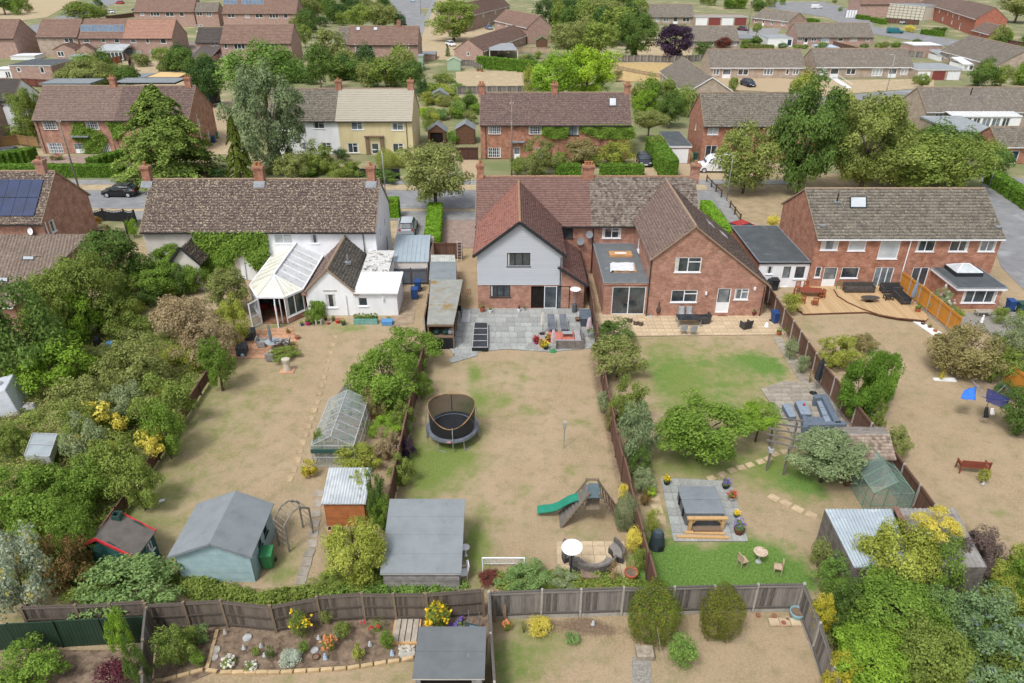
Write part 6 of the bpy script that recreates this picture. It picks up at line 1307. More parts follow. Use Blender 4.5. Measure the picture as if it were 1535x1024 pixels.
shrub('leafy vine at the fence beside the greenhouse',550,618,612,656,'wild',L_bright);shrub('brown twiggy bush on the fence by the greenhouse',560,640,600,690,'wild',L_dry);shrub('orange brown conifer drooping over the metal roofed shed',502,660,572,712,'wild',L_yel)
shrub('dark purple bush on the lawn side of the fence',590,655,622,690,'wild',L_purple);shrub('green shrub below the purple bush',582,680,622,730,'wild',L_mid);shrub('grey leaved plant at the fence above the purple bush',598,626,620,652,'shrub',L_grey)
shrub('bright ferny branches over the metal roof shed',520,700,556,760,'wild',L_yel);shrub('dark ivy on the fence behind the orange shed',548,705,580,790,'wild',L_deep)
tree('rounded bright green bush tree below the orange shed',485,770,578,885,866,'broad',L_yel,cat='bush',name='bush')
shrub('weeds at the end of the worn slab path',470,855,520,885,'wild',L_mid)
shrub('flowering pot plants growing beside the greenhouse',452,688,476,716,'small',L_goldg);shrub('grassy clump on the terracotta patio edge',495,600,512,620,'grass',L_yel)
shrub('weeds along the greenhouse side',468,640,486,690,'wild',L_mid)
ivy('ivy and vine covering the middle of the pale rendered rear wall',Yat(345,4.9)+.3,[(290,346),(400,346),(404,372),(396,412),(380,394),(362,372),(345,398),(330,430),(300,420),(296,372)],L_ivy,9500,.12,.2)
shrub('climber growing beside the conservatory wall',458,452,486,486,'wild',L_ivy)
shrub('big olive shrub at the patio corner between the two middle gardens',884,500,970,572,'wild',L_olive);shrub('green shrub behind the big olive one, by the rattan sofas',890,476,950,520,'wild',L_deep)
shrub('green bush below the big olive shrub',914,565,972,640,'wild',L_mid);shrub('tall feathery bush against the dark fence',925,600,990,700,'wild',L_willow);shrub('dark foot of the feathery bush',940,665,976,720,'wild',L_deep)
shrub('variegated bush on the lawn side of the dark fence',893,583,918,620,'shrub',L_grey);shrub('brown dried shrub along the dark fence',905,610,926,648,'wild',L_dryleaf)
shrub('yellow leaved shrub near the top of the slide',924,722,948,752,'shrub',L_gold);shrub('round grey green bush beside the climbing frame',922,742,956,795,'clip',L_grey);shrub('yellow leaved shrub near the curved seats',936,790,966,832,'shrub',L_gold);shrub('green leafed shrub in the corner behind the curved seats',948,818,974,856,'shrub',L_mid)
shrub('bushy plant beside the hot tub path',968,760,990,802,'shrub',L_yel);shrub('small plant at the fence near the hot tub',948,700,985,742,'wild',L_grey);shrub('bronze leaved plant at the fence near the hot tub',958,735,976,758,'small',leafmat('leaf_bronze','6f7a3c','97714e'));shrub('lime edged plant above the hot tub path',966,728,985,746,'small',L_lime)
tree('wide low cherry tree in the middle of the right garden',984,598,1124,688,690,'broad',L_ivy,aspect=.85,tr=.14)
tree('small bright ball tree on a thin trunk right of the cherry tree',1108,604,1172,642,662,'broad',L_bright,tr=.07)
tree('silvery apple tree in front of the corrugated shed',1188,638,1294,722,722,'broad',leafmat('leaf_apple','76905a','a8b88a'),tr=.12)
shrub('lavender row beside the slab path',1175,506,1198,540,'shrub',L_grey);shrub('lower lavender row beside the slab path',1192,530,1214,560,'shrub',L_grey);shrub('tawny grass clump by the covered parasol',1208,548,1224,575,'grass',L_pampas)
shrub('dense yellow green conifer bush by the dark fence, front and larger',1262,532,1332,634,'dense',L_hedge,cat='bush',name='bush');shrub('dense yellow green conifer bush, right and behind its larger twin',1296,527,1350,610,'dense',L_hedge,cat='bush',name='bush')
shrub('thin yellow green shrub above the dense conifer bushes',1228,500,1296,552,'wild',L_yel);shrub('dry twiggy growth right of the thin shrub',1278,498,1318,528,'wild',L_dryleaf);shrub('rounded yellow bush beside the dining table',1168,436,1202,472,'shrub',L_yel);shrub('small green bush beneath the dense conifer bushes',1305,600,1330,650,'wild',L_mid);shrub('loose shrub along the fence behind the shingle roof',1325,636,1368,694,'wild',L_olive)
tree('large dome shaped bronze green bush by the orange fence end',1402,478,1500,574,560,'broad',L_dryleaf,cat='bush',name='bush');shrub('green shrub right of the bronze dome',1478,510,1515,575,'wild',L_mid);shrub('grassy tuft in the white edged bed',1400,550,1426,572,'grass',L_goldg);shrub('ivy at the foot of the short fence panel',1490,570,1530,600,'wild',L_deep)
tree('dark green laurel at the right edge beside the rotary dryer',1508,575,1570,660,652,'broad',L_deep,cat='bush',name='bush');shrub('yellow and green shrub at the right edge above the laurel',1505,520,1560,580,'wild',L_mid);tree('willow leaved tree at the right edge by the gravel',1496,470,1560,540,560,'airy',L_grey)
shrub('white flowering shrub in front of the flat roofed extension',1395,432,1430,472,'wild',L_grey,flowers=L_floww,nfl=30);shrub('hedge plant along the orange fence',1420,460,1446,480,'shrub',L_mid);shrub('potted round shrub by the extension wall',1487,458,1512,486,'shrub',L_mid);shrub('bush at the right edge by the bins',1520,462,1560,500,'shrub',L_mid)
shrub('weak plant beside the park bench',1466,700,1484,724,'small',L_yel);shrub('pale scrub at the bottom right lawn edge',1440,790,1500,850,'wild',L_brown)
JR=[('golden leaved tree above the corrugated shed',1376,760,1440,812,'wild',L_gold,1),('loose green tree in front of the corrugated roof',1292,780,1400,900,'broad',L_yel,1),('second loose green tree right of the golden one',1360,800,1440,900,'wild',L_ivy,0),('dark twiggy shrub right of the golden tree',1425,800,1500,880,'wild',L_brown,0),('bush at the left foot of the corrugated shed',1214,806,1246,852,'shrub',L_olive,0),('fresh green bush before the corrugated shed wall',1226,830,1282,890,'wild',L_green,0),('large glossy leafed tree in the lower right corner mass',1270,860,1400,960,'broad',L_ivy,1),('yellow blotched shrub along the weathered fence',1214,890,1256,955,'wild',L_goldg,0),('dark shrub behind the yellow blotched one',1238,870,1300,950,'wild',L_deep,0),('bright green laurel in the lower right corner mass',1250,940,1360,1040,'broad',L_bright,1),('bushy shrub between the laurel and the blue flowers',1345,930,1450,1040,'broad',L_mid,1),('blue flowered shrub at the lower right',1420,880,1530,980,'wild',L_blue,0),('second blue flowered shrub in the bottom right corner',1450,950,1570,1060,'wild',L_blue,0),('blue green shrub above the blue flowers',1380,880,1440,950,'wild',L_fig,0),('bright shrub at the right edge above the blue flowers',1500,830,1570,910,'wild',L_ivy,0),('yellow green bush at the bottom edge by the fence',1236,980,1290,1050,'wild',L_goldg,0),('green shrub at the right of the dark twigs',1480,840,1530,900,'wild',L_yel,0)]
for l,a,b,c_,d,k,m,t_ in JR:
 if t_:tree(l,a,b,c_,d,868 if 'golden leaved' in l else(b+d)/2+(d-b)*.42,k,m)
 else:shrub(l,a,b,c_,d,k,m)
scatter('undergrowth','undergrowth filling the lower right corner',[(1240,850),(1330,850),(1440,830),(1560,860),(1620,1060),(1290,1060),(1232,930)],L_mid,60000,1.0,.11,.5,8)
shrub('leafy shrub hiding the fence beside the orange shed',556,740,588,800,'wild',L_ivy);shrub('overgrown climber on the fence above the purple bush',586,600,622,650,'wild',L_mid)
shrub('overgrown climber on the fence behind the middle patio corner',612,556,650,600,'wild',L_ivy)
for l,a,b,c_,d,kind,m in[('round red tipped photinia against the weathered fence',944,876,1017,962,'clip',L_red),('oval green bush against the weathered fence',1051,880,1113,956,'clip',leafmat('leaf_oval','5f6c2a','8a8d3c'))]:shrub(l,a,b,c_,d,kind,m,aspect=.85)
shrub('feathery fresh green bush on the bottom lawn',998,950,1047,1004,'shrub',L_green);shrub('yellow variegated bush by the fence corner',786,922,828,956,'shrub',L_gold);shrub('spiky leaved plant left of the yellow variegated bush',774,926,796,950,'grass',L_mid);shrub('low broad leafed plant on the bottom lawn',845,945,870,966,'small',L_fig)
shrub('purple red acer in the bottom left corner',140,984,198,1040,'shrub',L_maroon);shrub('green bush at the bottom left corner',-20,968,95,1040,'wild',L_ivy);shrub('ferny bush in the left bed corner',232,936,290,1002,'wild',L_conif);shrub('bright bush above the ferny one',258,938,300,975,'shrub',L_mid);shrub('broad leafed green shrub by the bed edging',288,934,316,964,'shrub',L_fig);shrub('small bright shrub at the corner of the edging',284,975,308,1000,'shrub',L_ivy)
shrub('yellow flowering fig sapling in front of the dark green fence',160,912,192,985,'wild',L_bright);shrub('dark shrub behind the acer',188,960,222,1040,'wild',L_deep)
FB=[('tall yellow daisy plant in the flower bed',432,915,464,958,'shrub',L_mid,L_flowy,22),('bushy green plant beside the tall yellow daisies',496,930,526,958,'shrub',L_mid,None,0),('clump of grassy leaves with a red flower',540,918,590,955,'grass',L_ivy,L_flowr,8),('bright green leafy plant below the grassy clump',568,945,592,975,'shrub',L_ivy,None,0),('silver leaved spreading plant in the flower bed',414,972,452,1002,'shrub',L_silver,None,0),('orange flowered plant in the middle of the bed',484,952,502,976,'small',L_mid,L_flowo,22),('big clump of yellow rudbeckia beside the small shed',636,902,676,945,'shrub',L_mid,L_flowy,70),('white flowering low plant at the left of the bed',330,984,352,1002,'small',L_mid,L_floww,20),('second white flowering low plant, nearer the edging',366,992,384,1006,'small',L_mid,L_floww,16),('tiny green clump near the round stone',446,958,462,980,'small',L_ivy,None,0),('straggly yellow plant near the bed edging',526,964,546,990,'small',L_yel,None,0),('small dark plant near the dividing edging',398,968,412,986,'small',L_deep,None,0),('green rosette at the left end of the bed',376,968,390,984,'small',L_mid,None,0),('mauve flowered low plant beside the rudbeckia',676,928,700,944,'small',L_grey,L_flowp,14),('leafy plant against the fence behind the daisies',476,905,500,935,'shrub',L_olive,None,0),('orange flower by the fence corner',752,930,766,946,'small',L_mid,L_flowo,10)]
for l,a,b,c_,d,k,m,f,n in FB:shrub(l,a,b,c_,d,k,m,name='flowering_plant' if f else 'plant',cat='plant',flowers=f,nfl=n)
shrub('mounded grey green shrub left of the goal',752,850,824,882,'wild',L_fig);shrub('silvery shrub between goal and curved seats',822,854,868,880,'wild',L_grey);shrub('reddish plant by the goal post',716,852,752,878,'wild',L_blackred)
scatter('undergrowth','strip of mixed low plants behind the middle back fence',[(745,862),(890,862),(960,870),(960,878),(745,884)],L_mid,12000,.5,.09,.3,9)
shrub('pampas like straw grass beside the curved seats',905,835,935,875,'grass',L_pampas);shrub('straw grass growing in the big terracotta pot',932,832,962,862,'grass',L_pampas)
def zone(place,poly,n,w,mats,seed,kind='tree',h=(1.2,2.6)):
 P=[tuple(G(*p,0))[:2]for p in poly];xs=[p[0]for p in P];ys=[p[1]for p in P];r_=random.Random(seed);k=0;tr=0;J=[[],[],[]];mats=mats[:4]
 while k<n and tr<5000:
  tr+=1;x,y=r_.uniform(min(xs),max(xs)),r_.uniform(min(ys),max(ys))
  if not inpoly(x,y,P):continue
  r=w*r_.uniform(.6,1.25);hh=r*r_.uniform(*h);far=y>150
  kd=('small' if r<1.6 else 'shrub')if far else 'shrub';mt=r_.choice(mats);k+=1
  if n>15:
   crown_mesh(kd,0,mt);V,Q=_CR[(kd,0)];V=V*np.array([r,r,hh*.62])+np.array([x,y,hh*.42]);J[0].append(V);J[1].append(Q+sum(len(v)for v in J[0][:-1]));J[2]+=[mats.index(mt)]*len(Q);continue
  o=link('garden_bush',crown_mesh(('small' if r<1.6 else 'shrub')if far else 'shrub',r_.randint(0,2),r_.choice(mats)));o.location=(x,y,hh*.42);o.scale=(r,r*r_.uniform(.8,1.1),hh*.62);o.rotation_euler=(0,0,r_.uniform(0,6))
  tag(o,('large ' if r>w*.92 else 'small ')+{L_mid:'mid green',L_deep:'deep green',L_olive:'olive',L_ivy:'fresh green',L_yel:'yellow green',L_dark:'dark green'}.get(mt,'grey green')+' bush '+place,'bush','bushes '+place)
 if J[0]:o=link('shrubbery',npmesh('shrubbery',np.concatenate(J[0]),np.concatenate(J[1]),None,J[2],mats));tag(o,'dense mass of bushes '+place,'shrubbery',kind='stuff')
G1=[L_mid,L_deep,L_olive,L_ivy];G2=[L_deep,L_dark,L_mid,L_olive]
zone('behind the left ivy pair',[(80,118),(200,112),(240,128),(90,132)],16,2.0,G1,1)
zone('between the willow and the roof light pair',[(400,104),(505,100),(640,110),(640,132),(420,132)],42,2.3,G2,2)
zone('in the lush garden behind the brown sheds',[(634,134),(712,134),(716,184),(636,192)],40,1.3,[L_mid,L_olive,L_ivy,L_yel,L_grey,L_deep],3,h=(.8,1.6))
zone('at the top left between the terraces',[(440,12),(560,12),(600,40),(600,48),(520,38),(450,72),(440,50)],42,3.2,G2,4)
zone('in the far wood left of the purple tree',[(820,6),(960,6),(985,84),(880,92),(820,60)],44,3.6,G2,5,h=(1.6,3))
zone('right of the ivy covered pair',[(948,140),(1030,140),(1030,196),(1000,200),(960,190)],18,1.8,G1,6)
zone('among the tall trees on the green',[(1180,150),(1400,196),(1490,240),(1490,280),(1300,284),(1200,240)],26,2.6,[L_mid,L_deep,L_yel],7,h=(1.4,2.4))
zone('behind the angled bungalow and glazed lean-to',[(1445,108),(1535,100),(1540,128),(1450,130)],12,2.2,G1,8)
zone('in the terrace gardens at the left',[(190,96),(300,90),(330,120),(300,150),(270,132),(200,116)],24,2.0,G2,9)
zone('beside the top left road',[(95,14),(160,12),(158,26),(100,30)],10,2.6,G1,10)
zone('by the notice boards at the top right',[(1240,4),(1330,6),(1330,24),(1250,18)],10,2.2,G1,11,h=(.8,1.4))
zone('behind the row of four garages',[(1040,2),(1180,2),(1180,20),(1050,16)],16,3,G1,12)
zone('behind the bungalow with red clutter',[(1110,66),(1200,70),(1310,72),(1375,66),(1375,74),(1110,76)],18,1.6,G1,13,h=(.8,1.4))
zone('before the white rendered half across the street',[(400,246),(540,246),(545,266),(400,268)],16,1.2,[L_mid,L_yel,L_ivy,L_olive],14,h=(.9,1.6))
zone('in the front garden across the street',[(760,244),(940,240),(944,252),(764,256)],14,1.2,[L_mid,L_olive,L_ivy],15,h=(.9,1.5))
zone('beyond the street at the left edge',[(-60,200),(40,196),(44,216),(-60,226)],8,2.0,G1,16)
zone('around the bungalow beyond the tall hedge',[(720,88),(800,86),(815,78),(835,96),(830,110),(700,104)],12,1.6,G1,17,h=(.8,1.4))
zone('at the top right behind the brick corner houses',[(1480,64),(1560,70),(1560,90),(1500,84)],10,2.2,G1,18)
zone('between the top left road and the far green',[(0,8),(50,4),(60,20),(0,26)],10,2.8,G1,19)
zone('in the bramble bank of the wild left garden',[(40,500),(60,470),(210,470),(320,520),(230,680),(180,770),(120,870),(-50,880),(-50,700),(40,650)],46,.95,[L_mid,L_olive,L_yel,L_ivy,L_grey,L_dryleaf],20,h=(1.1,1.9))
zone('below the tiled extension at the left edge',[(-40,480),(70,480),(180,470),(300,440),(280,420),(150,470),(-40,500)],12,1.3,[L_mid,L_deep,L_ivy],21)
zone('in the thicket at the lower right',[(1240,880),(1330,850),(1420,850),(1560,860),(1600,1040),(1300,1060)],26,.95,[L_mid,L_ivy,L_yel,L_deep,L_grey],22,h=(1.4,2.4))
# ------------ fences
m_fgrey=M('fence_weathered','96908a','4c4844',2.5,.9,.3,20,island=.7,stretch=(6,.6,1));m_fbrown=M('fence_brown','5d463c','75594a',2.5,.85,.3,20,island=.7,stretch=(6,.6,1));m_fgreyb=M('fence_greybrown','80766c','463e38',2.5,.9,.3,20,island=.7,stretch=(6,.6,1))
m_forange=M('fence_orange','c98c3c','b67c34',2.5,.8,.2,20,island=.6,stretch=(6,.6,1));m_fgreen=M('fence_green','2c4232','24382b',2,.7,island=.5);m_fblack=M('fence_black','26282b','303236',3,.6,island=.4)
m_conc=M('concrete_post','b3afa7','9a968e',4,.9,.3,20);m_post=M('post_timber','8a7b68','6e6152',4,.9,.3,20,stretch=(6,.6,1));m_postb=M('post_dark','4e3d35','5f4b40',4,.9)
_FP={}
def fpanel(style,h,mat):
 k=(style,h,mat.name)
 if k in _FP:return _FP[k]
 mb=MB();rn=random.Random(hash_(style)+int(h*100));L=1.83
 if style in('board','rails'):
  n=18
  for i in range(n):
   a=-L/2+L*i/n;dz=rn.uniform(-.015,.01);mb.box((a+L/n/2,rn.uniform(-.006,.006)+.01,h/2+.06+dz),(L/n+.012,.018,h-.14),0,rn.uniform(-.03,.03))
  for z in((h-.12,.3)if style=='board' else(h-.08,h*.55,.3)):mb.bb(-L/2,-.06,z-.04,L/2,-.005,z+.04)
  mb.bb(-L/2,-.045,h-.03,L/2,.045,h)
 elif style=='lap':
  n=int(h/.13)
  for i in range(n):mb.box((0,rn.uniform(-.004,.004),.1+(h-.12)*(i+.5)/n),(L,.02,(h-.12)/n+.02),0,Matrix.Rotation(.12,3,'X'))
  for x in(-L/2+.03,0,L/2-.03):mb.bb(x-.025,-.03,.06,x+.025,-.01,h)
  mb.bb(-L/2,-.04,h-.03,L/2,.04,h)
 elif style=='wavy':
  for i in range(14):
   x=-L/2+L*i/14;zt=h-.22*ms(pi_*(i+.5)/14);mb.bb(x+.004,-.012,.06,x+L/14-.004,.012,zt-.16)
  for i in range(14):
   a,b=[(-L/2+L*j/14,0,h-.22*ms(pi_*j/14))for j in(i,i+1)];mb.beam(a,b,.05,.04)
   if i%2==0:mb.beam((a[0],0,a[2]-.17),(b[0],0,b[2]),.015,.02);mb.beam((a[0],0,a[2]),(b[0],0,b[2]-.17),.015,.02)
 elif style=='solid':
  for i in range(12):mb.bb(-L/2+L*i/12,-.012,.02,-L/2+L*(i+1)/12-.01,.014,h)
  mb.bb(-L/2,-.03,h-.02,L/2,.03,h+.03)
 o=mb.build('panel',[mat]);me=o.data;bpy.data.objects.remove(o)
 _FP[k]=me;return me
def fence(label,pts,h,style='board',mat=None,post=None,pw=.1,flip=False,px=True,plen=1.83,cat='fence',ph=None,lean=0.0):
 mat=mat or m_fgrey;post=post or m_conc;P=[G(*p,h)if px else Ve(p)for p in pts]
 if flip:P=P[::-1]
 o0=P[0];t=thing('fence',label,cat,(o0.x,o0.y,0));pm=None;me=fpanel(style,h,mat);rn=random.Random(hash_(label));ph=ph or h+.06
 mb=MB();mb.bb(-pw/2,-pw/2,0,pw/2,pw/2,ph)
 if post is m_conc:mb.bb(-pw/2+.015,-pw/2+.015,ph,pw/2-.015,pw/2-.015,ph+.03)
 po=mb.build('post',[post]);pme=po.data;bpy.data.objects.remove(po);first=True
 gme=None
 if post is m_conc:g_=MB();g_.bb(-.87,-.025,0,.87,.025,.2);q=g_.build('gravel_board',[m_conc]);gme=q.data;bpy.data.objects.remove(q)
 for i in range(len(P)-1):
  a,b=P[i],P[i+1];d=b-a;d.z=0;L=d.length;n=max(1,round(L/plen));an=math.atan2(d.y,d.x)
  for k in range(n+1 if i==len(P)-2 else n):
   q=link('post',pme,t);p=a+d*(k/n);q.location=(p.x-o0.x,p.y-o0.y,0);q.rotation_euler=(rn.uniform(-.015,.015),rn.uniform(-.015,.015),an)
   if k<n:
    q=link('panel',me,t);p=a+d*((k+.5)/n);q.location=(p.x-o0.x,p.y-o0.y,rn.uniform(-.03,.02)+(.12 if gme else 0)*.3);q.rotation_euler=(rn.uniform(-.02,.02)+lean,rn.uniform(-.006,.006),an);q.scale=((L/n-pw*.8)/1.83,1,1)
    if gme:q=link('gravel_board',gme,t);q.location=(p.x-o0.x,p.y-o0.y,0);q.rotation_euler=(0,0,an);q.scale=((L/n-pw*.8)/1.83,1,1)
 return t
fence('long weathered board fence with brown posts behind the flower bed',[(217,906),(274,903),(331,900),(405,908),(475,895),(542,890),(638,891),(724,884)],1.75,'rails',m_fgreyb,m_post,.12,lean=0)
fence('weathered grey fence with concrete posts behind the two round bushes',[(733,888),(812,885),(872,884),(935,882),(1012,881),(1072,879),(1137,877),(1206,876)],1.75,'board',m_fgrey)
fence('grey fence running down the right side of the bottom lawn',[(1206,876),(1230,935),(1252,1002),(1290,1110)],1.75,'board',m_fgrey)
fence('narrow grey fence between the small shed and the bottom lawn',[(733,888),(736,950),(741,1024),(746,1120)],1.75,'board',m_fgrey)
fence('grey fence seen edge on at the left end of the flower bed',[(219,912),(214,960),(210,1060)],1.75,'rails',m_fgrey,m_post,.12)
fence('dark green solid fence at the lower left',[(-60,940),(214,925)],1.6,'solid',m_fgreen,M('post_green','2a3f30','243629',3),.08)
fence('grey brown fence top behind the dark green one',[(30,911),(112,908),(215,902)],1.75,'rails',m_fgreyb,m_post,.12)
fence('low weathered boundary along the left lawn beside the yellow flowers',[(120,830),(193,730),(284,594),(332,520)],1.0,'board',m_fbrown,m_postb,.09)
fence('tall boundary fence between the left and middle lawns',[(578,756),(590,700),(604,641),(616,590),(634,520)],1.75,'board',m_fbrown,m_post,.11)
fence('dark boundary from the street to the flat roofed store',[(636,478),(643,440),(650,405)],1.75,'board',m_fbrown,m_conc,.1)
fence('reddish brown fence between the middle lawn and the right garden',[(984,866),(965,795),(945,722),(926,650),(911,584),(900,520),(889,450),(879,400)],1.75,'board',M('fence_redbrown','5f453b','74574b',2.5,.85,.3,20,island=.7),m_postb,.1)
fence('dark brown fence with concrete posts right of the rattan sofa garden',[(1146,418),(1165,446),(1190,482),(1237,548),(1285,606),(1333,667),(1380,728),(1425,790)],1.75,'board',m_fbrown,m_conc,.11)
fence('new orange fence panels between the two right hand gardens',[(1353,408),(1382,428),(1412,452),(1444,478)],1.75,'board',m_forange,m_conc,.1)
fence('single orange panel fence at the right edge by the bronze dome',[(1512,546),(1550,572)],1.6,'board',m_forange,m_conc,.1)
fence('wavy topped black fence facing the street',[(124,314),(152,313),(184,314),(200,315)],1.4,'wavy',m_fblack,m_fblack,.12)
fence('short return of the black fence beside the pale wall',[(199,316),(186,332)],1.4,'wavy',m_fblack,m_fblack,.12)
fence('black gate panels beside the brick gable',[(133,346),(162,345)],1.5,'solid',m_fblack,m_fblack,.12)
fence('slatted black fence on the pavement behind the round street tree',[(538,253),(565,253),(598,253)],1.4,'lap',m_fblack,m_fblack,.12)
fence('grey fence behind the blue grey garage roof',[(574,404),(590,403),(640,402)],1.6,'board',M('fence_slate','5b6068','6b7078',3,.8,island=.5),m_postb,.1)
fence('brown timber fence and gate between the driveways',[(646,364),(692,364)],1.7,'board',m_fbrown,m_postb,.1)
fence('dark brown double gates between the sheds and the brick pair',[(683,221),(716,221)],1.8,'board',M('gate_maroon','4c342e','5a3f37',3,.8),m_postb,.12,cat='gate')
fence('brown arched fence beside the white walled house',[(-20,212),(0,206),(24,202),(54,206)],1.6,'board',M('fence_tan','9a7a56','866846',3,.85,island=.5),m_post,.1)
fence('grey fence across the back of the lush garden',[(685,130),(730,129),(790,129),(830,130)],1.6,'board',m_fgrey,m_conc,.12)
fence('grey fence beyond the meadow',[(912,84),(960,83),(1012,84),(1060,82)],1.7,'board',m_fgrey,m_conc,.14)
fence('wire fence posts in the meadow',[(912,96),(975,108),(1000,112)],.9,'rails',m_dryveg,m_post,.08)
fence('pale timber fence below the clothes line garden',[(764,71),(784,70),(826,72)],1.7,'board',M('fence_pale','b8a48c','a08c74',3,.85,island=.5),m_conc,.14)
fence('grey picket fence by the green summer house',[(690,90),(706,90),(722,98)],1.5,'board',m_fgrey,m_conc,.14)
fence('maroon fence behind the black summer house at the left far garden',[(10,116),(40,118),(76,120)],1.6,'board',M('fence_maroon','77483c','693e34',3,.85,island=.5),m_postb,.14)
fence('orange garden fence below the terrace',[(140,92),(160,88),(180,84)],1.7,'board',M('fence_terracotta','b5785a','a46a4e',3,.85,island=.5),m_postb,.14)
fence('dark fence right of the terrace conservatory',[(186,80),(194,84),(192,92)],1.7,'board',m_fbrown,m_postb,.14)
fence('long maroon boundary behind the white car at the top left',[(158,24),(200,19)],1.7,'board',m_fbrown,m_postb,.14)
fence('maroon fence behind the teal van',[(1327,27),(1352,28),(1378,30)],1.8,'board',m_fbrown,m_postb,.16)
fence('dark fence right of the brick annexe',[(1492,55),(1515,60),(1550,66)],1.7,'board',m_fbrown,m_postb,.16)
fence('dark fence across the gardens behind the bungalow with red clutter',[(1250,62),(1275,68),(1290,72)],1.6,'board',m_fbrown,m_postb,.14)
fence('brown fence between the two buff bungalow pairs',[(1207,107),(1222,107)],1.8,'board',m_fbrown,m_postb,.14)
fence('grey fence beside the brick garage with white roof',[(1361,76),(1386,78)],1.7,'board',m_fgrey,m_conc,.14)
fence('dark green fence sheet beside the glazed lean-to',[(1393,190),(1404,178)],2.2,'solid',M('sheet_green','2f7a55','2a6e4c',2,.5),m_conc,.12)
fence('pale fence behind the glazed lean-to garage',[(1404,178),(1443,192)],1.6,'board',m_buff,m_conc,.12)
fence('green painted garage panel by the low flat roof',[(1443,192),(1458,200)],2.0,'solid',M('sheet_green','2f7a55'),m_conc,.14)
fence('blue painted panels right of the green ones',[(1459,200),(1478,210)],2.0,'solid',M('sheet_blue','2f5f96','29548a',2,.5),m_conc,.14)
def railfence(pts,label):
 P=[G(*p,.0)for p in pts];t=thing('rail_fence',label,'fence',P[0])
 for i,p in enumerate(P):
  mb=MB();q=p-P[0];mb.bb(q.x-.07,q.y-.07,0,q.x+.07,q.y+.07,.95);mb.build('post',[m_postb],t)
  if i<len(P)-1 and i!=3:mb=MB();n=P[i+1]-P[0];mb.beam((q.x,q.y,.75),(n.x,n.y,.75),.08,.12);mb.build('rail',[m_postb],t)
railfence([(1059,273),(1066,281),(1073,288),(1081,296),(1094,313),(1101,322),(1109,333)],'low dark timber rail fence along the footpath')
# ------------ sheds and garden buildings
m_bluesh=M('shed_blue','9db5b8','8fa8ac',2,.75,stripes=(.14,.07,1));m_teal=M('playhouse_teal','2e5a57','285250',2,.7,stripes=(.12,.12,1));m_redtrim=M('trim_red','c63a3e','b53237',3,.6)
m_orangeshed=M('shed_orange','ab6d42','985d38',2,.75,stripes=(.11,.14,1));m_greylap=M('shed_greylap','9a9896','7d7b7a',3,.85,stripes=(.13,.16,1),stretch=None)
m_galv=M('metal_sheet','c2c8cc','aab1b6',1.5,.45,c3='8f8f8a',s3=2,t3=.62);m_corr=M('corrugated_pale','aebac2','9fabb3',1.0,.55,c3='c2cad0',s3=.7,t3=.6);m_corr2=M('corrugated_old','9b9a98','86827e',1.4,.8,c3='7c6a60',s3=1.5,t3=.6)
m_rattan=M('rattan_grey','7f858b','6f757b',9,.8,.5,40);m_rattand=M('rattan_dark','3c3b3c','4c4a4a',9,.8,.5,40);m_cushg=M('cushion_grey','9aa3ad','8b949e',4,.9);m_alu=M('aluminium','c9ccd0','b9bcc0',4,.4,metal=.3)
m_steel=M('steel_tube','a9adb2','94989c',4,.4,metal=.4);m_terra=M('terracotta','b5694a','a25c40',5,.8);m_woodred=M('wood_redbrown','7a3f30','8c4c3a',5,.7,.1,20,stretch=(6,.6,1));m_woodor=M('wood_orange','9c5a34','8a4c2c',5,.7)
m_green_p=M('plastic_green','3f8a58','387b4e',3,.5);m_blue_p=M('plastic_blue','2d4f86','28477a',3,.45);m_darkgreen_p=M('plastic_darkgreen','2c4a45','35554f',3,.5);m_cream_c=M('canvas_pale','d3cfc8','c4c0b9',3,.9);m_pinkc=M('canvas_pink','c7b4ba','b8a3aa',3,.9);m_blackc=M('canvas_black','26282b','323437',3,.8)
def Gl(px,py,z=0.0):p=G(px,py,z);return(p.x,p.y,z)
def corrugated(root,P,mat,name='roof',pitch=.15,amp=.025):
 """wavy sheet over the quad P[0..3] (P0-P1 = eave)"""
 a,b,c,d=[Ve(p)for p in P];L=(b-a).length;n=max(4,int(L/pitch)*2);V=[];Q=[]
 nn=(b-a).cross(d-a).normalized();nn=nn if nn.z>0 else-nn
 for i in range(n+1):o=nn*(amp if i%2 else-amp);V+=[a.lerp(b,i/n)+o,d.lerp(c,i/n)+o]
 for i in range(n):Q.append((2*i,2*i+2,2*i+3,2*i+1))
 mb=MB();mb.add(V,Q);mb.add([p-nn*.03 for p in(a,b,c,d)],[(0,1,2,3)]);mb.add([p-nn*.06 for p in(a,b,c,d)],[(0,1,2,3)])
 return mb.build(name,[mat],root,world=True)
def shed_boards(cx,O,u,L,z0,z1,mat,top=None,name='wall',opens=(),vertical=False):
 """board-clad shed wall with real laps"""
 wall(cx,O,u,L,z0,z1,mat,opens,top,name=name)
 T=frameT(O,u);mb=MB(T);zt=z1 if not top else max(p[1]for p in top)
 h=.13;z=z0+.02
 while z<zt-.03:
  zm=z+h/2
  if zm<=z1 or not top:a,b=0,L
  else:
   xs=[]
   for i in range(len(top)):
    p,q=top[i],top[(i+1)%len(top)]
    if(p[1]-zm)*(q[1]-zm)<0:xs.append(p[0]+(q[0]-p[0])*(zm-p[1])/(q[1]-p[1]))
   if len(xs)<2:z+=h;continue
   a,b=min(xs),max(xs)
  segs=[(a,b)]
  for o in opens:
   if o[1]-.03<zm<o[3]+.03:segs=[s for(p,q)in segs for s in((p,min(q,o[0])),(max(p,o[2]),q))if s[1]-s[0]>.02]
  for p,q in segs:mb.add([(p,.03,z),(q,.03,z),(q,.006,z+h),(p,.006,z+h),(p,0,z),(q,0,z)],[(0,1,2,3),(0,4,5,1)])
  z+=h
 cx.put(mb,'boards',[mat],kind='stuff')
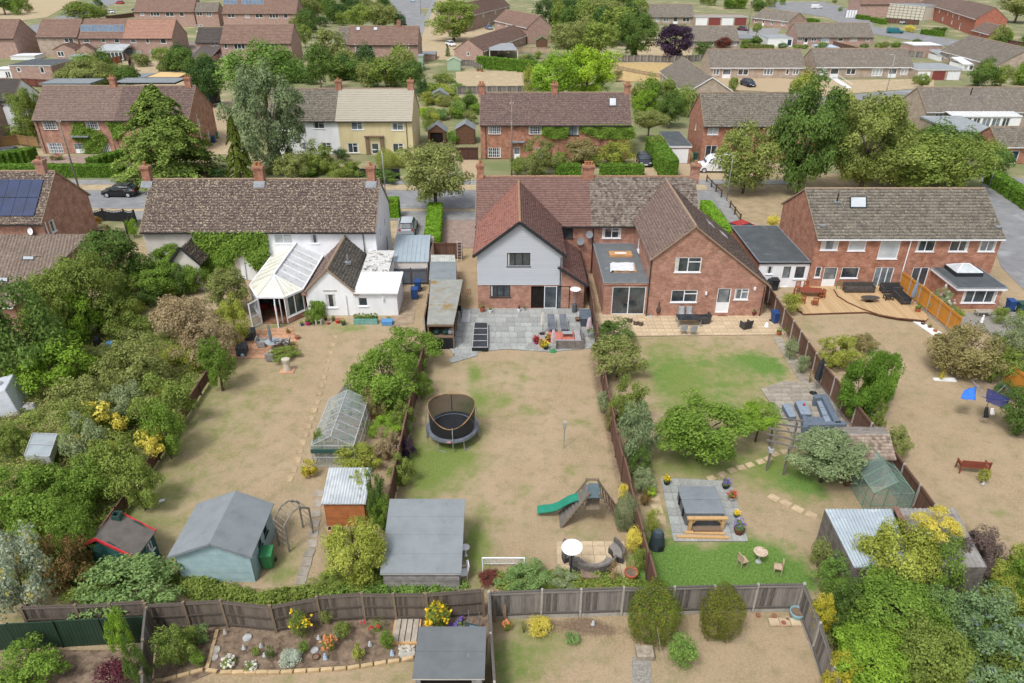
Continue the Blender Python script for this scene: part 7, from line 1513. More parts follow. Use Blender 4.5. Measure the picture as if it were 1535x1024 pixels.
Y=Yat(880);z=Zat(835,Y-.0);cb=None
def bigblue():
 A=G(262,870);Bp=G(378,880);zE=1.95;r=mkhouse('garden_shed','large pale blue garden shed with grey felt gable roof beside the green bin',(A.x+Bp.x)/2,A.y-.2,'shed',.0);Y0=Yat(872)
 x0,x1=Xat(268,Y0,1),Xat(378,Y0,1);Yb=Yat(800);xm=(x0+x1)/2+.15;za=2.65
 shed_boards(r,(x0,Y0,0),(1,0,0),x1-x0,0,zE,m_bluesh,[(0,zE),(x1-x0,zE),(xm-x0,za)]);shed_boards(r,(x1,Y0,0),(0,1,0),Yb-Y0,0,zE,m_bluesh,opens=[(1.0,1.0,1.5,1.6,'k',1),(1.9,1.0,2.4,1.6,'k',1)]);shed_boards(r,(x0,Yb,0),(0,-1,0),Yb-Y0,0,zE,m_bluesh)
 wall(r,(x1,Yb,0),(-1,0,0),x1-x0,0,zE,m_bluesh,(),[(0,zE),(x1-x0,zE),(x1-xm,za)])
 for xe,yy in((x0-.25,1),(x1+.2,1)):
  ze=zE-.12;Q_prismd(r,'roof',m_felt,[(xe,Y0-.2,ze),(xe,Yb+.2,ze),(xm,Yb+.2,za+.04),(xm,Y0-.2,za+.04)],(0,0,.05));strip(r,(xe,Y0-.22,ze-.02),(xm,Y0-.22,za+.02),.04,.12,m_felt,'bargeboard')
bigblue()
def playhouse():
 R0,R1=G(143,809,1.95),G(180,769,1.95);E0,E1=G(204,838,1.35),G(234,797,1.35);L0=R0+(R0-E0)*.4;L1=R1+(R1-E1)*.4;L0.z=L1.z=1.35
 r=mkhouse('playhouse','dark teal playhouse with red roof trim and a small box chimney',E0.x,E0.y,'playhouse');ax=(R1-R0).normalized();cr=(E0-R0);cr.z=0;cr.normalize()
 a0,a1=E0-cr*.12+ax*.12,E1-cr*.12-ax*.12;l0,l1=L0+cr*.12+ax*.12,L1+cr*.12-ax*.12;z=1.3;D=(Ve((a1.x-a0.x,a1.y-a0.y,0))).length;Wd=(Ve((a0.x-l0.x,a0.y-l0.y,0))).length
 shed_boards(r,(a0.x,a0.y,0),(a1.x-a0.x,a1.y-a0.y,0),D,0,z,m_teal,opens=[(D-.75,.6,D-.25,1.15,'w',2)]);shed_boards(r,(l0.x,l0.y,0),(a0.x-l0.x,a0.y-l0.y,0),Wd,0,z,m_teal,[(0,z),(Wd,z),(Wd/2,1.9)])
 wall(r,(a1.x,a1.y,0),(l1.x-a1.x,l1.y-a1.y,0),Wd,0,z,m_teal,(),[(0,z),(Wd,z),(Wd*.29,1.9)]);wall(r,(l1.x,l1.y,0),(l0.x-l1.x,l0.y-l1.y,0),D,0,z,m_teal)
 for A_,B_ in((E0,E1),(L0,L1)):Q_prismd(r,'roof',M('felt_taupe','6a6560','5d5955',2,.9),[A_,B_,R1,R0],(0,0,.05))
 for A_,B_ in((E0,R0),(R0,L0),(E1,R1),(R1,L1)):Q_beam(r,'trim',m_redtrim,A_+Ve((0,0,.03)),B_+Ve((0,0,.03)),.06,.15)
 c_=R0.lerp(R1,.82)+cr*.12;mb=MB()
 for q in((-.2,-.2,.2,-.16),(-.2,.16,.2,.2),(-.2,-.16,-.16,.16),(.16,-.16,.2,.16)):mb.bb(c_.x+q[0],c_.y+q[1],1.8,c_.x+q[2],c_.y+q[3],2.25)
 r.put(mb,'chimney',[M('teal_dark','2b4640','35524b',3,.7)])
playhouse()
def slope_shed(name,label,x0,x1,pyn,pyf,pyb,wm,rm,z=2.0,z2=2.3,corr=False,overs=.12,boards=True,cat='shed',yb2=None,front=()):
 """mono-pitch shed: near roof edge row pyn, far roof edge row pyf, base row pyb"""
 Y0=Yat(pyb);zn=Zat(pyn,Y0-.1);Y1=Yat(pyf,z2);X0,X1=Xat(x0,Y0,zn),Xat(x1,Y0,zn);r=mkhouse(name,label,X0,Y0,cat);f=shed_boards if boards else wall
 args=dict(opens=pxo(Y0,X0,front))if front else{}
 f(r,(X0,Y0,0),(1,0,0),X1-X0,0,zn-.06,wm,**args);D=Y1-Y0
 for O,u in(((X1,Y0,0),(0,1,0)),):f(r,O,u,D,0,min(zn,z2)-.06,wm,[(0,min(zn,z2)-.06),(D,min(zn,z2)-.06),(D,z2-.06),(0,zn-.06)])
 f(r,(X0,Y1,0),(0,-1,0),D,0,min(zn,z2)-.06,wm,[(0,min(zn,z2)-.06),(D,min(zn,z2)-.06),(D,zn-.06),(0,z2-.06)]);wall(r,(X1,Y1,0),(-1,0,0),X1-X0,0,z2-.06,wm)
 P=[(X0-overs,Y0-overs,zn),(X1+overs,Y0-overs,zn),(X1+overs,Y1+overs,z2),(X0-overs,Y1+overs,z2)]
 if corr:corrugated(r.root,P,rm)
 else:
  L=(Ve(P[3])-Ve(P[0])).length;n=max(1,round(L/1.0));a,b,c_,d=map(Vector,P)
  for k in range(n):
   mb=MB();t0,t1=k/n,(k+1)/n+(.02 if k<n-1 else 0);mb.prismd([a.lerp(d,t0)+Ve((0,0,.014*k)),b.lerp(c_,t0)+Ve((0,0,.014*k)),b.lerp(c_,t1)+Ve((0,0,.014*k)),a.lerp(d,t1)+Ve((0,0,.014*k))],(0,0,.035));r.put(mb,'felt_sheet',[rm])
  Q_prismd(r,'fascia',M('fascia_grey','c9c8c4','b5b4b0',2),[v-Ve((0,0,.07))for v in(a,b,c_,d)],(0,0,.068))
 return r,X0,X1,Y0,Y1,zn
slope_shed('garden_shed','large square shed with grey felt roof between the left and middle lawns',574,688,860,752,884,m_greylap,m_felt,z2=2.35)
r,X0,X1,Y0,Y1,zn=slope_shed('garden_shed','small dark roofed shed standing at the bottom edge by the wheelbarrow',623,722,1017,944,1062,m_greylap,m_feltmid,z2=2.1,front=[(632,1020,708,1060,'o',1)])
slope_shed('garden_shed','orange timber shed with pale metal roof below the greenhouse',485,545,755,703,788,m_orangeshed,m_galv,z2=2.2,corr=True)
mb=MB();q=G(503,790,.6);t=thing('planter_box','pale windowsill tray standing against the orange shed','planter',(q.x,q.y,0));mb.bb(-.45,-.15,0,.45,.15,.5);mb.build('box',[m_timbernew],t);P_bb('soil',m_black,t,-.4,-.11,.5,.4,.11,.52)
def workshop():
 z=2.15
 P=[G(1280,848,z),G(1330,846,z),G(1345,762,z),G(1236,762,z)]
 A,B,C_,D_=G(1281,850,z),G(1372,850,z),G(1337,763,z),G(1237,763,z)
 r=mkhouse('workshop','long shed with pale corrugated roof and weathered board sides, lower right',A.x,A.y,'shed')
 corrugated(r.root,[A,B,C_,D_],m_corr,pitch=.14)
 for a,b in((D_,A),(A,B),(B,C_),(C_,D_)):
  u=Ve((b.x-a.x,b.y-a.y,0));L=u.length;(shed_boards if a is D_ or a is A else wall)(r,(a.x,a.y,0),u,L,0,z-.06,M('boards_old','77716b','5d5752',3,.9,stripes=(.15,.15,1)))
 E,F_=G(1341,762,z+.05),G(1432,762,z+.05);H_,I=G(1388,850,z+.05),G(1480,850,z+.05)
 r2=mkhouse('workshop','older flat corrugated shed roof partly under the golden tree',E.x,E.y,'shed');corrugated(r2.root,[H_,I,F_,E],m_corr2,pitch=.2)
 for a,b in((E,H_),(H_,I),(I,F_),(F_,E)):u=Ve((b.x-a.x,b.y-a.y,0));wall(r2,(a.x,a.y,0),u,u.length,0,z-.02,M('boards_old','77716b'))
 Q_beam(r2,'flashing',M('rusty','8a6a5c','77584c',3),E+Ve((0,0,.1)),H_+Ve((0,0,.1)),.25,.06)
workshop()
def shingleshed():
 z=2.0;a,b=G(1276,690,z),G(1344,690,z);c_,d=G(1334,652,z+.75),G(1262,652,z+.75);e,f=G(1325,641,z+.5),G(1250,641,z+.5)
 r=mkhouse('garden_store','small store with weathered shingle tile roof beside the green greenhouse',a.x,a.y,'shed')
 roofplane(r,[a,b,c_,d],M('shingles','a39384','6c5d54',3,.9,island=.9,c3='b5a798',s3=4,t3=.6),.2,.2,seed=200);roofplane(r,[e,f,d,c_],M('shingles_pale','ada49c','989088',3,.9,island=.5),.3,.28,seed=201)
 x0,x1,y0,y1=a.x+.15,b.x-.15,a.y+.15,e.y-.1
 boxwalls(r,x0,y0,x1,y1,z,m_shedb,[(.3,.05,x1-x0-.3,z-.2,'o',1)])
shingleshed()
m_moss=M('mossy_sheet','8b8d88','9a9b95',1.5,.85,c3='8c7442',s3=.5,t3=.58)
def stores():
 z=2.1
 for i,(P,mat,lb,corr)in enumerate([([(640,487),(680,487),(694,420),(646,420)],m_moss,'long grey flat roof with orange moss over the open log store',False),([(643,420),(684,420),(684,393),(645,393)],m_felt,'plain grey flat roofed shed between the mossy roof and the pale sheet roof',False),([(646,393),(683,393),(682,382),(646,382)],m_corr2,'small shed with pale corrugated sheet roof beside the brown gate',True)]):
  Q=[G(*p,z)for p in P];r=mkhouse('lean_to_store',lb,Q[0].x,Q[0].y,'shed')
  if corr:corrugated(r.root,Q,M('corrugated_white','c5c8c2','a9aca5',2,.8))
  else:Q_prismd(r,'roof',mat,Q,(0,0,.06));
  if i==0:
   mb=MB();w=Q[1].x-Q[0].x
   for x in(Q[0].x+.06,Q[1].x-.06):
    for y in(Q[0].y+.08,Q[0].y+3.0,Q[3].y-.1):Q_bb(r,'post',m_timber,x-.05,y-.05,0,x+.05,y+.05,z)
   Q_bb(r,'shelf',m_timber,Q[0].x+.06,Q[0].y+.05,.95,Q[1].x-.06,Q[0].y+1.2,1.05);Q_bb(r,'front_panel',m_black,Q[0].x+.1,Q[0].y+.04,0,Q[1].x-.1,Q[0].y+.1,.93)
   Q_bb(r,'back_wall',m_shedb,Q[0].x+.06,Q[0].y+2.0,0,Q[1].x-.1,Q[0].y+2.08,z);Q_bb(r,'side_wall',m_shedb,Q[0].x+.02,Q[0].y+.1,0,Q[0].x+.06,Q[3].y-.1,z)
   Q_beam(r,'beam',m_timber,Q[0]+Ve((0,0,-.06)),Q[1]+Ve((0,0,-.06)),.08,.14)
   for k,(dx,mt)in enumerate([(.6,m_darkgreen_p),(1.25,m_darkgreen_p),(1.7,m_cushg)]):
    s_=thing('storage_sack',['dark green sack on the left of the store shelf','dark green sack in the middle of the store shelf','pale grey bag at the right of the store shelf'][k],'sack',(Q[0].x+dx,Q[0].y+.5,1.05));mb=MB();mb.lathe([(.1,0),(.24,.1),(.26,.3),(.15,.42),(.03,.45)],10);mb.build('bag',[mt],s_,smooth=True);P_lathe('neck',mt,s_,[(.05,.43),(.07,.5),(.03,.52)],8)
  else:
   for a,b in((Q[0],Q[1]),(Q[1],Q[2]),(Q[2],Q[3]),(Q[3],Q[0])):u=Ve((b.x-a.x,b.y-a.y,0));wall(r,(a.x,a.y,0),u,u.length,0,z,m_shedgrey)
stores()
Yq=Yat(398,2.0);A=[G(588,393,2.1),G(642,393,2.1),G(645,353,2.1),G(594,353,2.1)];r=mkhouse('garage','concrete garage with blue grey ribbed metal roof beside the white gable',A[0].x,A[0].y,'garage')
Q_prismd(r,'roof',M('roof_bluegrey','a3b2bb','96a5af',.6,.5),A,(0,0,.05))
for i in range(9):Q_beam(r,'roof_rib',m_corr,A[0].lerp(A[1],i/8)+Ve((0,0,.07)),A[3].lerp(A[2],i/8)+Ve((0,0,.07)),.05,.05)
boxwalls(r,A[0].x+.1,A[0].y+.1,A[1].x-.1,A[2].y-.1,2.08,m_pinkish)
# ------------ greenhouses
def greenhouse(label,xl,xr,yb,yt,eave,ridge_,frame,glass,rz=0,base=None,P=None,skin=.12):
 """pixel corners of the ground outline near-left, near-right, far row"""
 A,B=G(xl,yb),G(xr,yb);Y1=Yat(yt);w=B.x-A.x;L=Y1-A.y;t=thing('greenhouse',label,'greenhouse',(A.x,A.y,0));f=MB();g=[]
 def bar(mb,p,q,s=.035):mb.beam(p,q,s,s)
 n=max(3,round(L/.75));xm=w/2
 for i in range(n+1):
  y=L*i/n;fr=MB()
  for x in(0,w):bar(fr,(x,y,0),(x,y,eave))
  bar(fr,(0,y,eave),(xm,y,ridge_));bar(fr,(w,y,eave),(xm,y,ridge_));fr.build('frame',[frame],t)
 fr=MB()
 for x,z in((0,eave),(w,eave),(xm,ridge_),(0,.05),(w,.05),(0,.7),(w,.7)):bar(fr,(x,0,z),(x,L,z),.045)
 fr.build('rail',[frame],t,kind='stuff')
 e=MB()
 for y in(0,L):
  for x in(w*.33,w*.66):bar(e,(x,y,0),(x,y,eave+(ridge_-eave)*.64))
  bar(e,(0,y,eave),(w,y,eave));bar(e,(0,y,.7),(w,y,.7));bar(e,(0,y,.05),(w,y,.05))
 e.build('end_frame',[frame],t,kind='stuff')
 for i in range(n):
  y0,y1=L*i/n+.02,L*(i+1)/n-.02
  for pts in([(0,y0,.05),(0,y1,.05),(0,y1,eave),(0,y0,eave)],[(w,y0,.05),(w,y1,.05),(w,y1,eave),(w,y0,eave)]):m=MB();m.prismd(pts,(.006,0,0));m.build('pane',[glass],t,uv=False)
  for sx in(0,w):m=MB();m.prismd([(sx,y0,eave),(sx,y1,eave),(xm,y1,ridge_),(xm,y0,ridge_)],(0,0,.006));m.build('pane',[glass],t,uv=False)
 for y in(0,L):m=MB();m.prismd([(0,y,.05),(w,y,.05),(w,y,eave),(xm,y,ridge_),(0,y,eave)],(0,.006,0));m.build('pane',[glass],t,uv=False)
 return t,A,w,L
gl1=glassmat('greenhouse_glass','b9c6c4',.2,.12);gl2=glassmat('greenhouse_glass_green','a6beb6',.2,.15);fg=M('frame_green','76917f','6b8675',3,.5)
t,A,w,L=greenhouse('aluminium greenhouse full of pots, beside the stepping stones',471,534,700,628,1.55,2.25,m_alu,gl1)
rn=random.Random(3)
def pot(label,x,y,r,h,mat=None,plant=None,pm=None,z=0,flowers=None,grp=None,cat='plant pot'):
 t=thing('plant_pot',label,cat,(x,y,z),0,grp);mb=MB();mb.lathe([(r*.68,0),(r*.95,h*.82),(r*1.05,h*.82),(r*1.05,h),(r*.9,h),(r*.86,h*.86)],12);mb.build('pot',[mat or m_terra],t,smooth=False)
 P_lathe('soil',m_bed,t,[(.01,h*.87),(r*.85,h*.88)],10)
 if plant:
  q=link('foliage',crown_mesh('small',rn.randint(0,2),plant),t);q.location=(0,0,h+r*pm*.6);q.scale=(r*pm,r*pm,r*pm*.9)
  if flowers:
   rs=np.random.RandomState(int(abs(x*10)));C=rs.normal(0,r*pm*.45,(120,3));C[:,2]=abs(C[:,2])+h+r*pm*.5;V,Q=leaves_VQ(C,np.tile([0,0,1.],(120,1)),.05,rs,.8);link('flowers',npmesh('flowers',V,Q,flowers),t,kind='stuff')
 return t
for i in range(16):pot('one of the small pots crowded on the greenhouse staging',A.x+.3+.55*(i%4),A.y+.3+(L-.6)*(i//4)/3.3,.11,.2,rn.choice([m_terra,m_white,m_black,m_green_p]),rn.choice([L_ivy,L_mid,None]),1.3,z=.75,grp='pots on the greenhouse staging')
s_=thing('staging','slatted staging bench inside the aluminium greenhouse','bench',(A.x,A.y,0))
for k in range(12):mb=MB();y=.15+(L-.3)*k/12;mb.bb(.12,y,.7,w-.12,y+.12,.74);mb.build('slat',[m_timber],s_)
for x in(.15,w-.2):
 for y in(.2,L-.3):P_bb('leg',m_timber,s_,x,y,0,x+.05,y+.05,.7)
mb=MB();mb.bb(-.0,-.16,.62,w,-.06,.86);mb.T=None;o=mb.build('shade_tray',[m_darkgreen_p]);o.location=(A.x,A.y,.5);tag(o,'dark green trough along the near end of the aluminium greenhouse','trough')
greenhouse('green framed greenhouse in the corner beside the shingle roofed store',1300,1360,772,722,1.5,2.3,fg,gl2)
def framebox(label,pts,z,mat,gm,cat='cold frame',h=.5,n=2):
 P=[G(*p,z)for p in pts];c_=sum(P,Ve())/4;t=thing('cold_frame',label,cat,(c_.x,c_.y,0));c0=Ve((c_.x,c_.y,0));L_=[p-c0 for p in P]
 for i in range(4):mb=MB();a,b=L_[i],L_[(i+1)%4];mb.prismd([(a.x,a.y,z-h),(b.x,b.y,z-h),(b.x,b.y,z),(a.x,a.y,z)],(b-a).cross(Ve((0,0,1))).normalized()*.03);mb.build('side',[mat],t)
 for k in range(n):mb=MB();a,b=L_[0].lerp(L_[3],k/n),L_[1].lerp(L_[2],k/n);c1,d=L_[1].lerp(L_[2],(k+.95)/n),L_[0].lerp(L_[3],(k+.95)/n);mb.prismd([a,b,c1,d],(0,0,.02));mb.build('pane',[gm],t)
 for k in range(n+1):P_beam('bar',m_alu,t,L_[0].lerp(L_[3],k/n)+Ve((0,0,.03)),L_[1].lerp(L_[2],k/n)+Ve((0,0,.03)),.05,.04)
 for a,b in((0,3),(1,2)):P_beam('bar',m_alu,t,L_[a]+Ve((0,0,.03)),L_[b]+Ve((0,0,.03)),.05,.04)
 return t
framebox('abandoned glass frame with pale panes in the wild garden',[(37,683),(74,685),(86,651),(49,650)],1.3,m_alu,M('glass_pale','a3adb2','8e999f',1,.3),n=2)
framebox('low black cold frame with four dark lids on the grey patio',[(708,521),(731,521),(731,484),(711,484)],.35,m_black,M('glass_black','2c2f34','3a3d42',2,.3),h=.35,n=4)
# ------------ trampoline
def trampoline():
 c0=G(679,655,0);R_=1.55;t=thing('trampoline','round trampoline with drooping safety net on the middle lawn','trampoline',c0);z=.8
 P_lathe('mat',M('tramp_mat','212328','2a2c31',2,.7),t,[(.01,z),(R_-.2,z-.01),(R_-.19,z-.03),(.01,z-.03)],32)
 n=32;mb=MB();V=[]
 for r,zz in((R_-.22,z+.02),(R_+.04,z+.05),(R_+.06,z-.1),(R_-.2,z-.02)):V+=[(r*mc(2*pi_*i/n),r*ms(2*pi_*i/n),zz)for i in range(n)]
 mb.add(V,[(j*n+i,j*n+(i+1)%n,((j+1)%4)*n+(i+1)%n,((j+1)%4)*n+i)for j in range(4)for i in range(n)]);mb.build('pad',[M('tramp_pad','767d88','5e646d',3,.6)],t)
 for i in range(6):
  a=2*pi_*(i+.5)/6-pi_/2+.0;ca,sa=mc(a),ms(a);P_tube('leg',m_steel,t,[Ve((ca*R_,sa*R_,z-.08)),Ve((ca*R_*1.03,sa*R_*1.03,.03)),Ve((mc(a+.35)*R_*1.03,ms(a+.35)*R_*1.03,.03))],.025)
 ring=[]
 for i in range(48):
  a=2*pi_*i/48;h=2.45-.85*max(0,-ms(a))**2-.2*max(0,ms(a))**2;r=R_*.93;ring.append(Ve((r*mc(a),r*ms(a),h)))
 P_tube('net_ring',M('foam_tan','b58c5c','3a3a3c',.8,.8),t,ring+[ring[0]],.03,6)
 gm=glassmat('net_black','101214',.76,.8);V=[];Q=[]
 for i,p in enumerate(ring):V+=[(p.x,p.y,p.z),(p.x*.95,p.y*.95,z)]
 Q=[(2*i,2*((i+1)%48),2*((i+1)%48)+1,2*i+1)for i in range(48)];mb=MB();mb.add(V,Q);mb.build('net',[gm],t)
 for a in(-90,0,90,180):ca,sa=mc(rad(a+5)),ms(rad(a+5));P_tube('pole',m_steel,t,[Ve((ca*R_*1.04,sa*R_*1.04,0)),Ve((ca*R_*1.04,sa*R_*1.04,1.3)),Ve((ca*R_*.95,sa*R_*.95,1.72 if a==-90 else 2.2))],.03)
 P_box('badge',M('badge_pink','d0606c','d8a0a8',6),t,(-.1,-R_-.06,z),(.25,.02,.1))
trampoline()
def climber():
 c0=G(886,780);t=thing('play_frame','grey timber climbing frame with a green slide and pitched ladders','climbing frame',c0);s=m_fgrey;H_=1.75
 def plank(n,p0,p1,w,h,m):mb=MB();mb.beam(p0,p1,w,h);return mb.build(n,[m],t)
 for sy in(-.45,.45):
  for sx,ex in((-1,-1.35),(1,1.35)):
   plank('post',(ex,sy-.45*0,0),(sx*.2,sy,H_+.3),.09,.07,m_post)
 for i in range(9):
  f=i/8;x=-1.3+1.05*f;P_beam('board',s,t,(x,-.45,.05+H_*f*.96),(x,.45,.05+H_*f*.96),.2,.03)
 for i in range(8):f=i/7;x=1.3-1.0*f;plank('rung',(x,-.5,.12+H_*f*.95),(x,.5,.12+H_*f*.95),.06,.06,m_postb)
 plank('ridge_board',(-.3,.5,H_+.25),(.3,.5,H_+.25),.1,.06,m_post)
 P_bb('platform',m_post,t,-.3,-.45,1.05,.3,.45,1.1)
 for k in range(4):P_bb('back_board',s,t,-.38+k*.2,.42,.75,-.22+k*.2,.46,1.65)
 P_prismd('canopy',M('canopy_slate','5a6b70','4e5e63',3,.8),t,[(-.36,-.5,H_+.05),(.36,-.5,H_+.05),(.2,.1,H_+.35),(-.2,.1,H_+.35)],(0,0,.03))
 m=M('slide_green','2e8a72','2a7f68',3,.35);V=[];Q=[];prof=[(-.22,.06),(-.19,.0),(.19,0),(.22,.06),(.25,.06),(.21,-.04),(-.21,-.04),(-.25,.06)];n=14;k=len(prof)
 for i in range(n+1):
  f=i/n;x=-.45-1.9*f;z=1.15*(1-f)+.14+.09*ms(f*2*pi_*1.25);y=.12+.25*f
  V+=[(x,y+a,z+b)for a,b in prof]
 Q=[(i*k+j,i*k+(j+1)%k,(i+1)*k+(j+1)%k,(i+1)*k+j)for i in range(n)for j in range(k)];mb=MB();mb.add(V,Q);mb.build('slide',[m],t);t.scale=(1.22,1.2,1.15)
climber()
def goal():
 a,b=G(724,862),G(786,864);Y=Yat(864);t=thing('football_goal','white framed garden goal with net','goal',a);w=b.x-a.x;h=1.15
 for p,q in(((0,0,0),(0,0,h)),((w,0,0),(w,0,h)),((0,0,h),(w,0,h)),((0,0,h),(0,.7,.02)),((w,0,h),(w,.7,.02)),((0,.7,.02),(w,.7,.02))):
  P_cyl('post',m_white,t,p,q,.035 if p[1]==0 and q[1]==0 else.015,n=8)
 n=MB()
 for i in range(14):x=w*i/13;n.beam((x,0,h),(x,.7,.02),.008,.008)
 for i in range(8):f=i/8;n.beam((0,.7*f,h*(1-f)),(w,.7*f,h*(1-f)),.008,.008)
 n.build('net',[m_white],t,kind='stuff')
goal()
# ------------ garden furniture
def chair(label,px,py,rz=0,mat=None,frame=None,kind='metal',grp=None,s=1.0):
 mat=mat or m_rattand;frame=frame or m_steel;t=thing('garden_chair',label,'chair',G(px,py),rz,grp)
 if kind=='metal':
  for x in(-.23,.23):
   for y in(-.22,.22):P_cyl('leg',frame,t,(x,y,0),(x,y,.43),.015,n=6)
   P_tube('arm',frame,t,[Ve((x,-.22,.62)),Ve((x,.22,.64)),Ve((x,.28,.95))],.018)
  P_bb('seat',mat,t,-.23,-.24,.41,.23,.24,.45);P_prismd('backrest',mat,t,[(-.23,.22,.45),(.23,.22,.45),(.23,.32,1.0),(-.23,.32,1.0)],(0,.03,0))
 elif kind=='tub':
  P_bb('seat',mat,t,-.32,-.3,.05,.32,.3,.42,bevel=.03)
  for x in(-.33,.33):P_bb('arm',mat,t,x-.05,-.3,.05,x+.05,.32,.62,bevel=.03)
  P_prismd('backrest',mat,t,[(-.36,.26,.1),(.36,.26,.1),(.36,.4,.85),(-.36,.4,.85)],(0,.08,0),bevel=.03)
 elif kind=='wood':
  for x in(-.2,.2):
   for y in(-.2,.2):P_bb('leg',mat,t,x-.025,y-.025,0,x+.025,y+.025,.44 if y<0 else.95)
  P_bb('seat',mat,t,-.24,-.24,.44,.24,.24,.48)
  for i in range(5):x=-.16+.08*i;P_bb('slat',mat,t,x-.02,.19,.48,x+.02,.21,.9)
  P_bb('top_rail',mat,t,-.23,.18,.88,.23,.23,.96)
 if s!=1:t.scale=(s,s,s)
 return t
def table(label,px,py,w,d,h=.73,mat=None,leg=None,rz=0,round_=False,name='garden_table',loc=None,lift=0):
 mat=mat or m_timber;leg=leg or m_steel;t=thing(name,label,'table',loc or G(px,py),rz)
 if round_:
  P_lathe('tabletop',mat,t,[(.01,h-.04),(w,h-.04),(w,h),(.01,h)],24);P_cyl('leg',leg,t,(0,0,0),(0,0,h-.04),.05,n=8);P_lathe('base',leg,t,[(w*.45,0),(w*.4,.04),(.05,.07)],12)
 else:
  P_bb('tabletop',mat,t,-w/2,-d/2,h-.04,w/2,d/2,h,bevel=.01)
  for x in(-w/2+.06,w/2-.06):
   for y in(-d/2+.06,d/2-.06):P_bb('leg',leg,t,x-.03,y-.03,0,x+.03,y+.03,h-.04)
 return t
def parasol_closed(label,px,py,h=2.1,mat=None,r=.14,tilt=(0,0),base=m_conc):
 t=thing('parasol',label,'parasol',G(px,py));P_cyl('pole',m_steel,t,(0,0,0),(tilt[0]*.5,tilt[1]*.5,h*.5),.022,n=8);P_lathe('base',base,t,[(.28,0),(.26,.06),(.06,.1)],14)
 mb=MB();n=10;pr=[(.03,0),(r,.1),(r*1.05,.35),(r*.75,.8),(.05,1)];V=[]
 for rr,f in pr:
  for i in range(n):a=2*pi_*i/n;k=rr*(1+.22*(i%2));z=h*(.38+.62*f);g=z/h;V.append((tilt[0]*g+k*mc(a),tilt[1]*g+k*ms(a),z))
 mb.add(V,[(j*n+i,j*n+(i+1)%n,(j+1)*n+(i+1)%n,(j+1)*n+i)for j in range(len(pr)-1)for i in range(n)]+[tuple(range(n))]);mb.build('canopy',[mat or m_cream_c],t)
 return t
def bin_(label,px,py,mat,rz=0,grp=None,z=1.0):
 t=thing('wheelie_bin',label,'bin',G(px,py),rz,grp);mb=MB();V=[(-.22,-.27,.08),(.22,-.27,.08),(.22,.22,.08),(-.22,.22,.08),(-.28,-.34,.95),(.28,-.34,.95),(.28,.36,.95),(-.28,.36,.95)];mb.add(V,[(0,3,2,1),(4,5,6,7),(0,1,5,4),(1,2,6,5),(2,3,7,6),(3,0,4,7)]);mb.build('body',[mat],t,bevel=.02)
 P_box('lid',mat,t,(0,0,.99),(.6,.74,.07),0,Matrix.Rotation(.06,3,'X'),bevel=.02)
 for x in(-.26,.26):P_cyl('wheel',m_black,t,(x-.03,.3,.1),(x+.03,.3,.1),.1,n=12)
 P_cyl('handle',mat,t,(-.25,.42,.95),(.25,.42,.95),.02,n=6)
 return t
bin_('blue wheelie bin beside the conservatory house fence, front one',622,448,m_blue_p);bin_('blue wheelie bin behind the front one by the fence',627,436,m_blue_p)
bin_('blue wheelie bin at the end of the buff patio',1161,484,m_blue_p,.2);bin_('green wheelie bin half hidden behind the light blue shed',404,848,m_green_p,.1);bin_('green wheelie bin behind the green greenhouse',1351,738,m_green_p,.3);bin_('dark bin beside the garage wing',1160,434,m_black)
bin_('green lidded bin at the right edge',1528,470,m_darkgreen_p);bin_('blue lidded bin left of the green lidded one at the right edge',1512,466,m_blue_p);bin_('green bin beside the white garage door',1042,240,m_darkgreen_p);bin_('blue bin beside the ivy brick pair gable',321,214,m_blue_p);bin_('green bin beside the blue one at the ivy pair gable',325,208,m_green_p)
table('round grey garden table on the terracotta patio',412,524,.6,0,.73,M('glass_table','8f999e','a5aeb2',2,.2),m_steel,round_=True)
parasol_closed('closed grey parasol standing in the round grey table',409,526,2.2,M('canvas_grey','7e8790','6d767f',3,.9),.1)
for i,(px,py,rz)in enumerate([(394,519,1.6),(408,540,3.0),(428,520,-1.5)]):chair(['grey rattan chair left of the round grey table','grey rattan chair nearest the lawn at the round table','grey rattan chair right of the round grey table'][i],px,py,rz,M('fabric_grey','9b9c9c','868787',3),kind='tub',s=.9)
for i,(px,py)in enumerate([(376,507),(364,530)]):
 t=thing('storage_box',['dark storage box at the conservatory corner of the terracotta patio','dark storage box nearer the lawn on the terracotta patio'][i],'storage box',G(px,py),.15);P_bb('body',M('box_slate','3c4046','474b51',3,.6),t,-.35,-.5,0,.35,.5,.62,bevel=.02);P_bb('lid',M('box_slate','3c4046'),t,-.37,-.52,.63,.37,.52,.7,bevel=.02)
t=thing('water_carrier','pale blue watering can beside the nearer storage box','watering can',G(364,536));P_lathe('body',M('plastic_paleblue','a9c0d0','98b0c2',3),t,[(.1,0),(.13,.25),(.07,.3)],10);P_tube('spout',m_lead,t,[Ve((.1,0,.1)),Ve((.32,0,.32))],.02)
def wheel_deco():
 t=thing('cart_wheel','old dark cart wheel leaning at the terracotta patio edge','wheel',G(425,524));R_=.55;T=Matrix.Rotation(rad(25),4,'X')
 pts=[Ve((R_*mc(a),.0,R_+R_*ms(a)))for a in[2*pi_*i/20 for i in range(21)]];mb=MB(T);mb.tube(pts,.04);mb.build('rim',[m_postb],t);mb=MB(T);mb.cyl((0,-.08,R_),(0,.08,R_),.09,n=10);mb.build('hub',[m_postb],t)
 for i in range(10):a=2*pi_*i/10;mb=MB(T);mb.cyl((0,0,R_),(R_*mc(a),0,R_+R_*ms(a)),.02,n=5);mb.build('spoke',[m_postb],t)
wheel_deco()
shrub('mixed planting around the cart wheel',405,520,450,538,'wild',L_mid)
